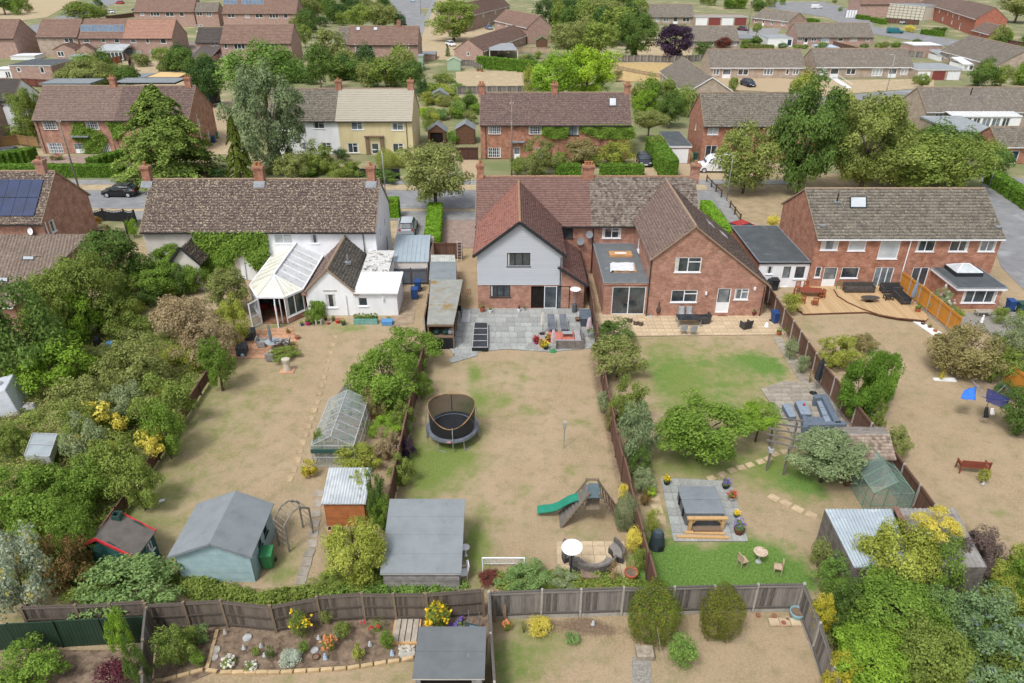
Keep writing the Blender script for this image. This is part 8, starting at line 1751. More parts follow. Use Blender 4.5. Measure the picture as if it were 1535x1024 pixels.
def pedestal(label,px,py,mat,h=1.0,w=.4):
 t=thing('covered_barbecue',label,'garden ornament',G(px,py));P_lathe('cover',mat,t,[(w*.75,0),(w*.62,.3),(w*.6,h*.6),(w*.78,h*.85),(w*.8,h),(.02,h+.03)],10,sx=1,sy=.8);P_bb('slab',m_slab_terra,t,-.5,-.4,0,.5,.4,.05)
pedestal('object under a pale beige cover at the lawn edge of the terracotta patio',431,556,M('cover_beige','c9c0b2','b5ab9c',2.5,.9,.6,6))
for i,(px,py,m,r,pl)in enumerate([(462,487,M('pot_magenta','b83a78','a5306a',3,.5),.24,L_ivy),(492,486,M('pot_magenta','b83a78'),.14,None),(507,484,M('pot_red','d04038','c03830',3,.5),.24,None),(500,481,m_darkgreen_p,.16,L_mid),(453,488,m_blue_p,.14,L_ivy),(515,487,m_darkgreen_p,.2,L_mid),(488,480,m_black,.14,L_ivy),(583,482,M('pot_aqua','4d8f86','43827a',3),.16,L_mid),(432,500,m_terra,.15,L_ivy),(446,508,m_terra,.2,None),(440,520,m_terra,.16,L_mid)]):
 pot(['large magenta pot by the conservatory','small magenta pot on the house edge','upturned bright red pot at the house edge','dark green pot behind the red pot','dark blue pot at the conservatory corner','dark green pot right of the red pot','black pot beside the white stool','aqua pot at the end of the green trough','terracotta pot near the conservatory door','terracotta bowl at the patio corner','terracotta pot beside the cart wheel'][i],*G(px,py).xy,r,r*1.3,m,pl,1.2)
table('tiny white stool among the pots by the white house',478,486,.5,.3,.42,m_white,m_white)
t=thing('planter_trough','long green glass trough of plants under the white lean-to window','planter',G(549,484));P_bb('box',M('trough_aqua','5f958c','7fa9a2',3,.4),t,-.95,-.3,0,.95,.3,.45)
for i in range(6):q=link('foliage',crown_mesh('small',i%3,rn.choice([L_mid,L_ivy,L_deep])),t);q.location=(-.8+.32*i,0,.6);q.scale=(.25,.25,.3)
t=thing('water_tray','flat bright blue covered box beside the green trough','box',G(581,486));P_bb('box',M('cover_blue','4d86bb','5f96c8',3,.5),t,-.42,-.3,0,.42,.3,.3,bevel=.03);P_bb('lid',M('cover_blue','4d86bb'),t,-.44,-.32,.3,.44,.32,.35)
ivy('trellis with thin climber beside the extension window',Yat(473)-.0,[(471,452),(486,450),(486,480),(470,482)],L_ivy,500,.1)
def picnic():
 t=thing('picnic_table','weathered grey picnic table with fixed benches under the apple tree','picnic table',G(529,597),rad(80));m=m_fgrey
 for i in range(5):mb=MB();y=-.32+.16*i;mb.bb(-.85,y-.07,.7,.85,y+.07,.74);mb.build('plank',[m],t)
 for y in(-.75,.75):
  for k in(-.08,.08):P_bb('bench_plank',m,t,-.85,y+k-.07,.42,.85,y+k+.07,.46)
 for x in(-.6,.6):
  for s in(-1,1):P_beam('leg',m,t,(x,s*.7,0),(x,s*.2,.7),.05,.09)
  P_beam('cross_beam',m,t,(x,-.8,.4),(x,.8,.4),.05,.09)
picnic()
chair('grey slatted armchair between the picnic table and the greenhouse',520,612,2.8,m_rattan,kind='tub');chair('dark folding chair behind the greenhouse',541,618,.4,m_rattand,kind='metal')
for i,(px,py,r)in enumerate([(456,711,.17),(466,709,.2),(559,626,.24),(540,640,.16)]):pot(['small terracotta pot in front of the greenhouse','larger terracotta pot in front of the greenhouse','big terracotta pot behind the greenhouse','terracotta pot at the greenhouse corner'][i],*G(px,py).xy,r,r*1.5,m_terra,L_ivy if i==0 else None,1.2)
mb=MB();q=G(243,752);mb.box((0,0,.06),(.3,.12,.1),0,.5);o=mb.build('toy',[m_white]);o.location=(q.x,q.y,0);tag(o,'small white toy lying on the left lawn','toy')
def arch():
 a,b=G(426,822),G(462,795);d=b-a;L=d.length;t=thing('garden_arch','rustic pole arch standing on the worn path','arch',a,math.atan2(d.y,d.x));m=m_barkgrey;w=.8
 for x in(0,L):
  for y in(-w/2,w/2):P_cyl('post',m,t,(x,y,0),(x,y,1.75),.05,n=6)
  for z in(.4,.8,1.2,1.6):P_cyl('rung',m,t,(x,-w/2,z),(x,w/2,z+.15),.022,n=5)
 for y in(-w/2,w/2):
  P_tube('arch_pole',m,t,[Ve((0,y,1.75)),Ve((L*.35,y,2.2)),Ve((L*.65,y,2.2)),Ve((L,y,1.75))],.05)
 for f,z in((.1,1.9),(.25,2.08),(.4,2.2),(.6,2.2),(.75,2.08),(.9,1.9)):P_cyl('cross_pole',m_barkgrey,t,(L*f,-w/2-.08,z),(L*f+.1,w/2+.08,z),.025,n=5)
arch()
def barrow(label,px,py,mat,rz,up=False):
 t=thing('wheelbarrow',label,'wheelbarrow',G(px,py),rz);T=Matrix.Rotation(rad(-62),4,'X')if up else None;mb=MB(T);V=[(-.3,-.4,.62),(.3,-.4,.62),(.32,.45,.68),(-.32,.45,.68),(-.18,-.22,.36),(.18,-.22,.36),(.18,.25,.32),(-.18,.25,.32)];mb.add(V,[(0,1,5,4),(1,2,6,5),(2,3,7,6),(3,0,4,7),(4,5,6,7)]);mb.build('tray',[mat],t)
 for x in(-.24,.24):mb=MB(T);mb.tube([Ve((x,-.95,.6)),Ve((x,-.3,.35)),Ve((x*.3,.55,.2))],.02);mb.build('handle',[m_steel],t);mb=MB(T);mb.tube([Ve((x,-.3,.35)),Ve((x,-.35,.03))],.02);mb.build('leg',[m_steel],t)
 mb=MB(T);mb.cyl((-.04,.6,.2),(.04,.6,.2),.2,n=14);mb.build('wheel',[m_black],t)
barrow('blue grey wheelbarrow propped against the fence above the small shed',712,940,M('barrow_blue','8299a8','758c9b',3,.5),2.9,True);barrow('blue wheelbarrow parked at the playhouse door',222,852,M('barrow_royal','2f63a8','2a5a9a',3,.5),-.5)
def steps():
 a=G(607,968);t=thing('wooden_steps','weathered plank platform with pebbles in front, beside the rudbeckia','steps',a)
 for i in range(4):P_bb('plank',M('plank_pale','b8b0a4','a0978a',3,.9),t,-.55+i*.27,.1,.1,-.32+i*.27,1.35,.15)
 for p in((-.62,0,-.55,1.5),(.52,0,.6,1.5)):P_bb('side',m_timbernew,t,p[0],p[1],0,p[2],p[3],.14)
 for y in(.0,1.42):P_bb('riser',m_timbernew,t,-.55,y,0,.52,y+.1,.16)
steps()
scatter_m=M('pebble','cfcac0','b5afa3',6,.9)
mb=MB();rn2=random.Random(4)
for i in range(160):p=G(607+rn2.uniform(-9,14),976+rn2.uniform(-7,8));mb.cyl((p.x,p.y,.03),(p.x,p.y,.06+rn2.random()*.02),rn2.uniform(.025,.05),n=5)
o=mb.build('pebbles',[scatter_m]);tag(o,'patch of white pebbles in front of the plank platform','pebbles',kind='stuff')
def statue(label,px,py,h,mat,name='garden_ornament',cat='garden ornament',r=.12):
 h*=.8;r*=.85;t=thing(name,label,cat,G(px,py,.03));mb=MB();mb.lathe([(r,0),(r*1.05,.06),(r*.75,h*.2),(r*.9,h*.45),(r*.6,h*.7),(r*.3,h*.75)],10,sy=.8);mb.build('body',[mat],t,smooth=True);mb=MB();mb.lathe([(.02,h*.72),(r*.5,h*.8),(r*.52,h*.9),(r*.2,h)],10);mb.build('head',[mat],t,smooth=True)
m_st=M('ornament_white','b9bbbd','9c9ea0',5,.8);m_stb=M('ornament_blue','8fa8be','b0c0d0',5,.6)
for l,px,py,h,m in[('blue figurine in the middle of the flower bed',488,988,.45,m_stb),('white bird figurine near the round stones',366,973,.3,m_st),('second white bird figurine, to the right of the first',392,970,.3,m_st),('white figurine beside the grassy clump',555,968,.35,m_st),('pale figurine at the right end of the bed edging',588,982,.4,m_stb),('grey figurine near the orange flowers',505,955,.35,m_st),('pale figurine beneath the bushy plant',478,958,.3,m_st),('black and white figurine near the left plants',397,984,.28,m_st),('white stone ornament on the bed by the bottom lawn',889,937,.35,m_st),('small grey stone figure at the fence above the bed',338,950,.35,m_conc)]:statue(l,px,py,h,m)
for l,px,py,r in[('round pale stepping disc near the top of the flower bed',371,957,.2),('larger round grey disc at the dividing edging',323,976,.22),('small round disc below the larger one',322,987,.16),('pale round disc near the orange flowers',472,976,.17),('first round disc beside the small shed',605,983,.17),('second round disc beside the small shed',616,983,.17)]:
 q=G(px,py);mb=MB();mb.lathe([(r,.0),(r*1.02,.04),(r*.95,.06),(.01,.062)],16);o=mb.build('stone_disc',[m_st if 'pale' in l else m_conc]);o.location=(q.x,q.y,.03);tag(o,l,'stone disc')
q=G(474,988);t=thing('plant_pot','small dark red bowl in the flower bed','plant pot',(q.x,q.y,.03));P_lathe('bowl',M('pot_brown','6b3f34','5a342b',3),t,[(.08,0),(.16,.14),(.14,.14),(.07,.03)],12);P_lathe('soil',m_bed,t,[(.01,.1),(.13,.11)],10)
t=thing('stone_planter','square carved stone block below the red tipped photinia','stone planter',G(966,982));P_bb('block',M('stone_old','a59b8c','8a8072',4,.95,.6,10),t,-.38,-.3,0,.38,.3,.3,bevel=.04);P_lathe('bowl',M('stone_old','a59b8c'),t,[(.26,.3),(.24,.36),(.12,.34)],12)
mb=MB();p0,p1=G(985,940,2.0),G(1010,1060,2.2);pts=[p0.lerp(p1,i/8)-Ve((0,0,.25*ms(pi_*i/8)))for i in range(9)];mb.tube(pts,.007,5);o=mb.build('washing_line',[m_conc]);tag(o,'thin pale washing line crossing the bottom lawn','washing line')
pot('large glazed blue tub standing by the fence corner',*G(1193,926).xy,.33,.42,M('glaze_blue','7fa3ad','92b3bb',4,.4),None)
for i,(px,py)in enumerate([(1136,924),(1160,925),(1180,930),(1174,936)]):pot(['small orange pot at the foot of the fence, leftmost','small orange pot near the blue tub','pale pot beside the blue tub','red bowl before the blue tub'][i],*G(px,py).xy,.11,.13,[m_terra,m_terra,m_slab_buff,M('pot_red','d04038')][i],None)
for i in range(3):mb=MB();a=G(1172,936);mb.box((0,0,.04),(.45,.4,.07));o=mb.build('slab',[m_slab_buff]);q=G(1160+i*16,934);o.location=(q.x,q.y,.02);tag(o,['left loose slab under the small pots','middle loose slab under the small pots','right loose slab under the blue tub'][i],'slab')
for i,(px,py,rz)in enumerate([(741,928,.35),(748,930,.2)]):q=G(px,py);mb=MB();mb.beam((0,0,0),(.12*rz,.5,1.5),.14,.04);o=mb.build('old_board',[m_timber]);o.location=(q.x+.25*i,q.y-.2,0);tag(o,['brown board leaning in the fence corner, left','brown board leaning in the fence corner, right'][i],'board')
statue('white pot shaped ornament by the yellow variegated bush',822,941,.3,m_st)
def curved(label,px,py,a0,a1,R_,back=True):
 c0=G(px,py);t=thing('curved_bench',label,'garden sofa',c0);n=14
 def seg(r0,r1,z0,z1,nm,m):
  V=[];
  for i in range(n+1):
   a=rad(a0+(a1-a0)*i/n)
   for r,z in((r0,z0),(r1,z0),(r1,z1),(r0,z1)):V.append((r*mc(a),r*ms(a),z))
  F_=[(i*4+j,i*4+(j+1)%4,(i+1)*4+(j+1)%4,(i+1)*4+j)for i in range(n)for j in range(4)]+[(0,1,2,3),(n*4+3,n*4+2,n*4+1,n*4)]
  mb=MB();mb.add(V,F_);mb.build(nm,[m],t)
 seg(R_-.55,R_,0,.36,'seat',m_rattand);seg(R_-.53,R_-.1,.36,.44,'cushion',M('cushion_taupe','8b8580','77716c',3,.9));seg(R_-.1,R_,.36,.72,'backrest',M('rattan_mid','5d5854','6d6863',8,.8,.5,40))
curved('curved rattan bench with its back to the flower border, nearest the fence',887,838,200,340,1.25);curved('curved rattan bench section at the left of the little patio',876,835,150,205,1.15);curved('curved rattan bench section at the right of the little patio',903,838,-20,50,1.05)
mb=MB();q=G(884,866);t=thing('fire_pit','brown rectangular lidded box with red base on the little patio','fire pit',q);mb.bb(-.42,-.3,0,.42,.3,.28);mb.build('base',[M('pot_red','d04038')],t,bevel=.02);P_bb('lid',M('lid_brown','8a7468','7b665b',3,.8),t,-.46,-.34,.28,.46,.34,.4,bevel=.03)
pot('big terracotta pot holding the straw grass',*G(945,868).xy,.33,.5,m_terra,None)
mb=MB();q=G(898,868);mb.bb(-.18,-.5,0,.18,.45,.1);o=mb.build('sleeper',[m_timbernew]);o.location=q;tag(o,'pale timber block lying right of the red based box','timber block')
def hoop():
 t=thing('basketball_hoop','portable basketball stand with white oval board seen from behind the fence','basketball stand',G(855,868));P_cyl('pole',M('pole_navy','23263c','2b2e46',3),t,(0,0,.1),(0,0,1.9),.045,n=8)
 P_bb('base',m_blue_p,t,-.3,-.3,0,.3,.3,.16,bevel=.04);T=Matrix.Translation((0,.05,2.05))@Matrix.Rotation(rad(58),4,'X');mb=MB(T);mb.lathe([(.01,-.02),(.5,-.02),(.5,.02),(.01,.02)],24,sy=.78);mb.build('board',[m_white],t)
hoop()
table('small round white table beside the large square shed',698,833,.22,0,.6,m_white,m_white,round_=True);chair('white wrought iron chair beside the large square shed',693,868,-1.4,m_white,m_white)
def airer(label,px,py,closed=True,h=1.9,tilt=0):
 t=thing('rotary_dryer',label,'clothes airer',G(px,py),.5);P_cyl('pole',m_steel,t,(0,0,0),(0,0,h),.028,n=8)
 tips=[]
 for i in range(4):
  a=pi_/2*i;e=Ve((mc(a)*(.13 if closed else 1.35),ms(a)*(.13 if closed else 1.35),h+.05 if closed else h+.28));s=Ve((0,0,h*.55 if closed else h*.8));P_cyl('arm',m_steel,t,s,e,.016,n=6);tips.append((s,e))
 lines=MB()
 for k in range(1,6):
  for i in range(4):p=tips[i][0].lerp(tips[i][1],k/5);q=tips[(i+1)%4][0].lerp(tips[(i+1)%4][1],k/5);lines.beam(p,q,.01,.01)
 lines.build('line',[m_white if closed else m_blue_p],t,kind='stuff');return t,tips
airer('folded rotary clothes dryer in the middle of the lawn',845,672)
t,tips=airer('open rotary dryer with blue arms near the right edge',1472,628,False)
c0=t.location;
def cloth(label,pts,mat,name='towel'):
 mb=MB();a,b,c_,d=map(Vector,pts);n=7;V=[];
 for j in range(n+1):
  for i in range(n+1):p=a.lerp(b,i/n).lerp(d.lerp(c_,i/n),j/n);V.append(p+Ve((0,.04*ms(i*1.7+j*.5),.02*ms(j*1.3))))
 mb.add(V,[(j*(n+1)+i,j*(n+1)+i+1,(j+1)*(n+1)+i+1,(j+1)*(n+1)+i)for j in range(n)for i in range(n)]);o=mb.build(name,[mat],smooth=True);md=o.modifiers.new('s','SOLIDIFY');md.thickness=.015;tag(o,label,name);return o
cloth('bright blue towel spread over the rotary dryer',[G(1440,598,1.7),G(1462,600,1.7),G(1464,580,2.0),G(1446,584,2.0)],M('towel_blue','3f7ad6','386fc8',4,.9))
cloth('dark blue netted sheet over the rotary dryer',[G(1478,602,1.75),G(1508,614,1.75),G(1514,598,1.95),G(1480,582,1.95)],glassmat('net_blue','2b2f6a',.7,.8),'sheet')
cloth('black garment hanging beneath the rotary dryer',[G(1474,626,.7),G(1482,626,.7),G(1482,610,1.5),G(1477,610,1.5)],m_blackc,'garment');cloth('white garment hanging beneath the rotary dryer',[G(1484,622,1.0),G(1491,622,1.0),G(1490,612,1.5),G(1485,612,1.5)],m_white,'garment')
def bench():
 t=thing('garden_bench','red brown slatted bench alone on the right lawn','bench',G(1455,706),rad(172));m=m_woodred;w=1.5
 for i in range(4):mb=MB();y=-.22+.14*i;mb.bb(-w/2,y-.05,.42,w/2,y+.05,.45);mb.build('seat_slat',[m],t)
 for i in range(15):x=-w/2+.08+(w-.16)*i/14;P_bb('back_slat',m,t,x-.02,.3,.5,x+.02,.33,.88)
 for z in(.5,.9):P_bb('rail',m,t,-w/2,.28,z-.03,w/2,.34,z+.03)
 for x in(-w/2,w/2):
  P_bb('leg',m,t,x-.03,-.27,0,x+.03,-.2,.62);P_bb('leg',m,t,x-.03,.28,0,x+.03,.35,.95);P_bb('armrest',m,t,x-.04,-.3,.62,x+.04,.32,.66)
bench()
statue('small white solar lamp beside the park bench',1473,727,.3,m_st,'garden_lamp','lamp')
# ------------ grey patio items
def lounger(label,px,py,grp=None):
 t=thing('sun_lounger',label,'sun lounger',G(px,py),rad(3));m=M('mesh_grey','5f646b','6d7279',4,.8)
 P_bb('seat',m,t,-.28,-.75,.33,.28,.35,.36);P_prismd('backrest',m,t,[(-.28,.35,.34),(.28,.35,.34),(.28,.95,.8),(-.28,.95,.8)],(0,0,.03))
 for x in(-.3,.3):
  P_tube('frame',m_steel,t,[Ve((x,-.78,.35)),Ve((x,.35,.35)),Ve((x,.97,.82))],.02)
  for y in(-.6,.3):P_cyl('leg',m_steel,t,(x,y,0),(x,y,.35),.018,n=6)
  P_tube('armrest',m_steel,t,[Ve((x,-.1,.35)),Ve((x,-.05,.58)),Ve((x,.5,.6))],.02)
lounger('grey sun lounger on the patio, left of the pair',827,493);lounger('grey sun lounger on the patio, right of the pair',845,493)
parasol_closed('closed white parasol left of the sun loungers',813,501,2.0,m_cream_c,.13,base=m_black);parasol_closed('closed pinkish parasol at the patio edge beside the flower baskets',829,527,1.9,m_pinkc,.15,base=m_green_p);parasol_closed('closed pink and white parasol by the corner sofa and fence',882,508,1.9,m_pinkc,.17)
t=thing('patio_heater','mushroom shaped patio heater with white disc top by the sliding door','patio heater',G(861,468));P_lathe('base',m_feltdark,t,[(.22,0),(.2,.75),(.17,.8)],12);P_cyl('pole',m_lead,t,(0,0,.8),(0,0,1.95),.035,n=8);P_lathe('hood',m_white,t,[(.1,1.9),(.12,2.05),(.45,2.1),(.42,2.14),(.02,2.2)],20)
t=thing('storage_cabinet','dark grey storage box against the fence on the grey patio','storage box',G(877,484));P_bb('body',M('box_grey','474f57','3f474f',3,.6),t,-.42,-.75,0,.42,.75,.75,bevel=.02);P_box('lid',M('box_lid','5f6a74','545f69',3,.6),t,(0,0,.79),(.9,1.56,.07),0,Matrix.Rotation(.04,3,'X'),bevel=.02)
pot('round brown barrel pot beside the dark storage box',*G(866,482).xy,.22,.3,M('pot_brown','6b3f34'),None);statue('white sack of compost beside the patio heater',868,474,.5,m_st,'sack','sack',.16)
def sofaL():
 t=thing('corner_sofa','grey wooden corner sofa with pale cushions on the grey patio','garden sofa',G(852,520));m=M('sofa_timber','6f6a66','817c77',3,.8,stripes=(.1,.15,0));cu=M('cushion_pale','a5a3a6','959396',3,.9)
 for b in((-.95,-.3,1.1,.35),(.55,.35,1.1,1.9)):P_bb('frame',m,t,b[0],b[1],.08,b[2],b[3],.34)
 for b in((-.93,-.2,-.25,.35),(-.22,-.2,.48,.35),(.5,-.2,1.0,.38),(.55,.42,1.0,1.1),(.55,1.14,1.0,1.86)):P_bb('cushion',cu,t,b[0],b[1],.34,b[2],b[3],.46,bevel=.03)
 P_bb('backrest',m,t,-.95,-.38,.08,1.12,-.3,.72)
 P_bb('backrest',m,t,1.04,.0,.08,1.12,1.9,.72)
sofaL()
table('low glass coffee table inside the corner sofa',850,505,.75,.45,.4,M('glass_table','8f999e'),m_timber)
mb=MB();a=[G(*p)for p in((820,514),(868,514),(866,498),(822,498))];mb.prism([(p.x,p.y)for p in a],.05,.062);o=mb.build('outdoor_rug',[M('rug_red','b8685c','c98a7a',3,.9,c3='a3544c',s3=3,t3=.55)]);tag(o,'faded red patterned rug under the coffee table','rug')
for i,(px,py,fl)in enumerate([(804,516,L_flowr),(812,521,L_flowo),(818,524,L_flowy),(822,513,L_flowo)]):pot(['flower basket with red blooms at the patio rim, leftmost','flower basket of orange blooms, second from left','black bowl of mixed flowers nearest the lawn','wide basket of orange flowers behind the others'][i],*G(px,py).xy,.2,.22,[M('pot_magenta','b83a78'),M('pot_yellow','d8a83a','c89a30',3),m_black,m_terra][i],[L_blackred,L_ivy,L_mid,L_red][i],1.5,flowers=fl,z=.05)
for i,(px,py,m,r)in enumerate([(723,468,m_terra,.24),(735,469,m_white,.16),(778,467,m_white,.15),(786,466,m_st,.13),(683,480,m_timber,.2)]):pot(['tall terracotta pot by the clad wing corner','white pot right of the terracotta one by the wall','white pot with dark red plant beside the open door','pale pot right beside the open door','dark planter by the store post'][i],*G(px,py).xy,r,r*1.7,m,[L_dryleaf,L_mid,L_blackred,L_olive,L_deep][i],1.1,z=.05)
slab=M('mat_pale','c4c6ca','b5b7bb',3,.8);mb=MB();a=[G(*p)for p in((691,484),(704,484),(705,466),(694,466))];mb.prism([(p.x,p.y)for p in a],.05,.1);o=mb.build('door_mat',[slab]);tag(o,'pale rectangular mat lying beside the mossy roofed store','mat')
t=thing('bar_stool','tall dark metal stool frame beside the pale mat','stool',G(689,478))
for x in(-.16,.16):
 for y in(-.16,.16):P_cyl('leg',m_black,t,(x,y,.05),(x*.7,y*.7,.8),.015,n=5)
P_bb('seat',m_black,t,-.17,-.17,.8,.17,.17,.84);P_bb('backrest',m_black,t,-.15,.12,.84,.15,.15,1.15)
def bicycle(label,px,py,rz,mat,s=.7):
 t=thing('bicycle',label,'bicycle',G(px,py),rz)
 for x in(-.5,.5):
  pts=[Ve((x+.32*mc(a),0,.33+.32*ms(a)))for a in[2*pi_*i/16 for i in range(17)]];mb=MB();mb.tube(pts,.02,5);w=mb.build('wheel',[m_black],t)
  sp=MB()
  for i in range(6):a=pi_*i/6;sp.beam((x-.3*mc(a),0,.33-.3*ms(a)),(x+.3*mc(a),0,.33+.3*ms(a)),.006,.006)
  sp.build('spokes',[m_steel],w)
 mb=MB();A_,B_,C_,D_,E_=Ve((-.5,0,.33)),Ve((-.05,0,.3)),Ve((-.2,0,.8)),Ve((.38,0,.78)),Ve((.5,0,.33));mb.tube([A_,B_,C_,A_],.016);mb.tube([C_,D_,B_],.018);mb.tube([D_,E_],.018);mb.build('frame',[mat],t)
 P_box('saddle',m_black,t,(-.22,0,.86),(.24,.12,.05));P_tube('handlebar',m_steel,t,[Ve((.38,-.25,.95)),Ve((.36,0,.9)),Ve((.38,.25,.95))],.015);t.scale=(s,s,s)
bicycle('child bicycle with red frame beside the mossy roofed store',702,443,1.2,m_redtrim)
t=thing('ladder','aluminium ladder leaning at the brown gate','ladder',G(689,392));
for x in(-.2,.2):P_beam('stile',m_alu,t,(x,0,0),(x,.4,2.0),.05,.03)
for k in range(7):mb=MB();f=(k+.5)/7;mb.beam((-.2,.4*f,2*f),(.2,.4*f,2*f),.03,.03);mb.build('rung',[m_alu],t)
# ------------ buff patio items
table('black topped dining table on the buff patio',1031,487,1.9,1.0,.73,M('table_black','2e3338','3a3f45',2,.15),m_steel)
for i,(px,py,rz)in enumerate([(1024,501,3.1),(1038,502,3.2),(1021,478,0),(1033,478,.1)]):chair(['pale mesh chair on the lawn side of the dining table, left','pale mesh chair on the lawn side of the dining table, right','pale mesh chair at the wall side of the dining table, left','pale mesh chair at the wall side of the dining table, right'][i],px,py,rz,M('mesh_pale','a7aaae','95989c',3))
chair('dark rattan tub chair with cushion at the end of the dining table',1055,484,-1.4,m_rattand,kind='tub');chair('dark rattan tub chair alone on the buff patio',1117,492,-2.8,m_rattand,kind='tub')
for i,(px,py)in enumerate([(944,483),(953,487),(960,488)]):
 t=thing('log_stool',['left log stump of the rubble heap on the buff patio','middle log stump of the rubble heap','right log stump of the rubble heap'][i],'log',G(px,py));P_cyl('bark',m_bark,t,(0,0,.05),(0,0,.4),.22,.2,12);P_cyl('cut_face',M('cut_wood','c3ab94','b09880',4),t,(0,0,.4),(0,0,.42),.19,.19,12)
pot('hanging basket pot by the blue bin',*G(1129,473).xy,.24,.35,M('pot_brown','6b3f34'),L_ivy,1.1,z=.05)
t=thing('hose_reel','teal and yellow garden hose reel on a stand by the wall','hose reel',G(1127,469));P_cyl('reel',M('teal_plastic','3f8f88','377f79',3),t,(0,-.1,.95),(0,.1,.95),.22,n=16);P_cyl('hub',M('pot_yellow','d8a83a'),t,(0,-.13,.95),(0,-.1,.95),.16,n=16);P_bb('stand',m_timber,t,-.04,-.03,.05,.04,.03,.8)
statue('white refuse sack on the buff patio',1149,490,.5,m_white,'sack','sack',.24);statue('small blue bag by the sliding door',975,475,.22,m_stb,'bag','bag',.14)
t=thing('chiminea','rusty metal chimenea beside the downpipe','chiminea',G(986,474));P_lathe('body',M('rust_dark','4a403c','5c4e47',4),t,[(.12,.3),(.2,.5),(.18,.75),(.07,.95),(.06,1.3)],12)
for a in(0,2.1,4.2):P_cyl('leg',m_black,t,(.1*mc(a),.1*ms(a),.35),(.2*mc(a),.2*ms(a),.05),.015,n=5)
mb=MB();q=G(1082,473);mb.box((0,0,.07),(.8,.45,.03));o=mb.build('doormat',[M('mat_brown','8a5f4c','7b5342',4,.95)]);o.location=(q.x,q.y,0);tag(o,'brown doormat outside the white back door','doormat')
pot('terracotta pot in the corner by the dark fence',*G(1167,502).xy,.2,.26,m_terra,L_mid,1.1,z=.05);pot('buff pot with a rounded shrub by the dark fence',*G(1180,503).xy,.25,.3,m_slab_buff,L_ivy,1.4,z=.05);pot('terracotta pot at the foot of the first fence post',*G(1173,492).xy,.17,.22,m_terra,None,1,z=.05)
def lampw(cx,label,px,py,Y):z=Zat(py,Y);mb=MB();x=Xat(px,Y,z);mb.bb(x-.07,Y-.18,z-.12,x+.07,Y-.02,z+.12);o=mb.build('wall_lamp',[m_white]);tag(o,label,'lamp')
lampw(None,'white wall lamp right of the kitchen window',1058,439,Yat(474));lampw(None,'small black wall lantern on the white lean-to',574,447,Yat(473));lampw(None,'wall lamp at the far right of the brick gabled wing',1131,432,Yat(474))
# ------------ hot tub
def hottub():
 c0=G(1047,768);t=thing('hot_tub','square hot tub under a grey folding cover with wooden step frame','hot tub',(c0.x,Yat(790),0));w,d,h=2.1,2.15,.85
 V=[];
 mb=MB();mb.bb(-w/2+.06,0,.05,w/2-.06,d,h);mb.build('cabinet',[M('tub_grey','6f7072','606163',2,.6,stripes=(.12,.12,0))],t,bevel=.12)
 for i,y0 in enumerate((0,d/2)):P_bb('cover',M('cover_slate','7f868c','757c82',1.5,.7,.2,20),t,-w/2,y0+.01,h+.01,w/2,y0+d/2-.01,h+.12,bevel=.07)
 for y in(.5,1.4):P_bb('strap',m_black,t,-w/2-.03,y-.04,.3,-w/2+.05,y+.04,h+.06)
 for x in(-w/2+.25,w/2-.15):P_bb('step_post',m_timbernew,t,x-.08,-.32,0,x+.08,-.18,.8)
 P_bb('step_top',m_timbernew,t,-w/2+.05,-.36,.8,w/2+.05,-.16,.9);P_bb('step',m_timber,t,-w/2+.4,-.5,.1,w/2-.2,-.2,.25)
 for sx,a in((-w/2+.33,1),(w/2-.23,-1)):P_beam('brace',m_timbernew,t,(sx,-.26,.5),(sx+a*.25,-.26,.8),.06,.06)
hottub()
for i,(a,b)in enumerate([((1014,806),(1092,808)),((1026,800),(1086,802))]):p,q=G(*a),G(*b);mb=MB();mb.beam((0,0,.07),(q.x-p.x,q.y-p.y,.07),.15,.13);o=mb.build('timber_beam',[m_timbernew]);o.location=p;tag(o,['long pale timber beam lying before the hot tub','shorter pale timber beam behind the long one'][i],'timber beam')
for i,(px,py,r,fl,m)in enumerate([(1087,732,.2,L_flowp,m_black),(1096,750,.2,L_flowr,m_conc),(1103,775,.13,L_flowy,m_darkgreen_p),(1107,800,.27,L_flowp,M('pot_brown','6b3f34')),(999,726,.18,L_flowy,m_black)]):pot(['flower pot of violet blooms at the hot tub corner, farthest','pale stone pot with red and violet flowers','small dark pot with one small plant beside the hot tub','large brown pot of violet and red flowers, nearest','dark bowl of pale yellow flowers left of the hot tub'][i],*G(px,py).xy,r,r*1.3,m,L_ivy,1.25,flowers=fl)
def compost():
 t=thing('compost_bin','dark round plastic compost bin by the reddish fence','compost bin',G(984,820));P_lathe('body',M('compost_slate','3a454b','323c42',3,.6),t,[(.38,0),(.4,.06),(.36,.5),(.31,.9),(.28,.95),(.26,1.0),(.01,1.02)],20);P_lathe('lid',M('compost_lid','4d5a61','444f56',3,.5),t,[(.2,1.0),(.2,1.07),(.01,1.08)],16);P_bb('hatch',m_black,t,.0,-.4,.08,.25,-.34,.38)
compost()
def bistro():
 t=table('round mosaic topped table on the bright green lawn',1137,842,.34,0,.7,M('mosaic','cfc0ac','b39a84',9,.6,c3='8a6a58',s3=9,t3=.6),m_st,round_=True)
 for i,(px,py,rz)in enumerate([(1112,848,1.9),(1165,858,-1.9)]):chair(['pale slatted wooden chair left of the mosaic table','pale slatted wooden chair with black cover right of the mosaic table'][i],px,py,rz,M('chair_pale','c3ad95','a8917a',4),kind='wood',s=.85)
bistro()
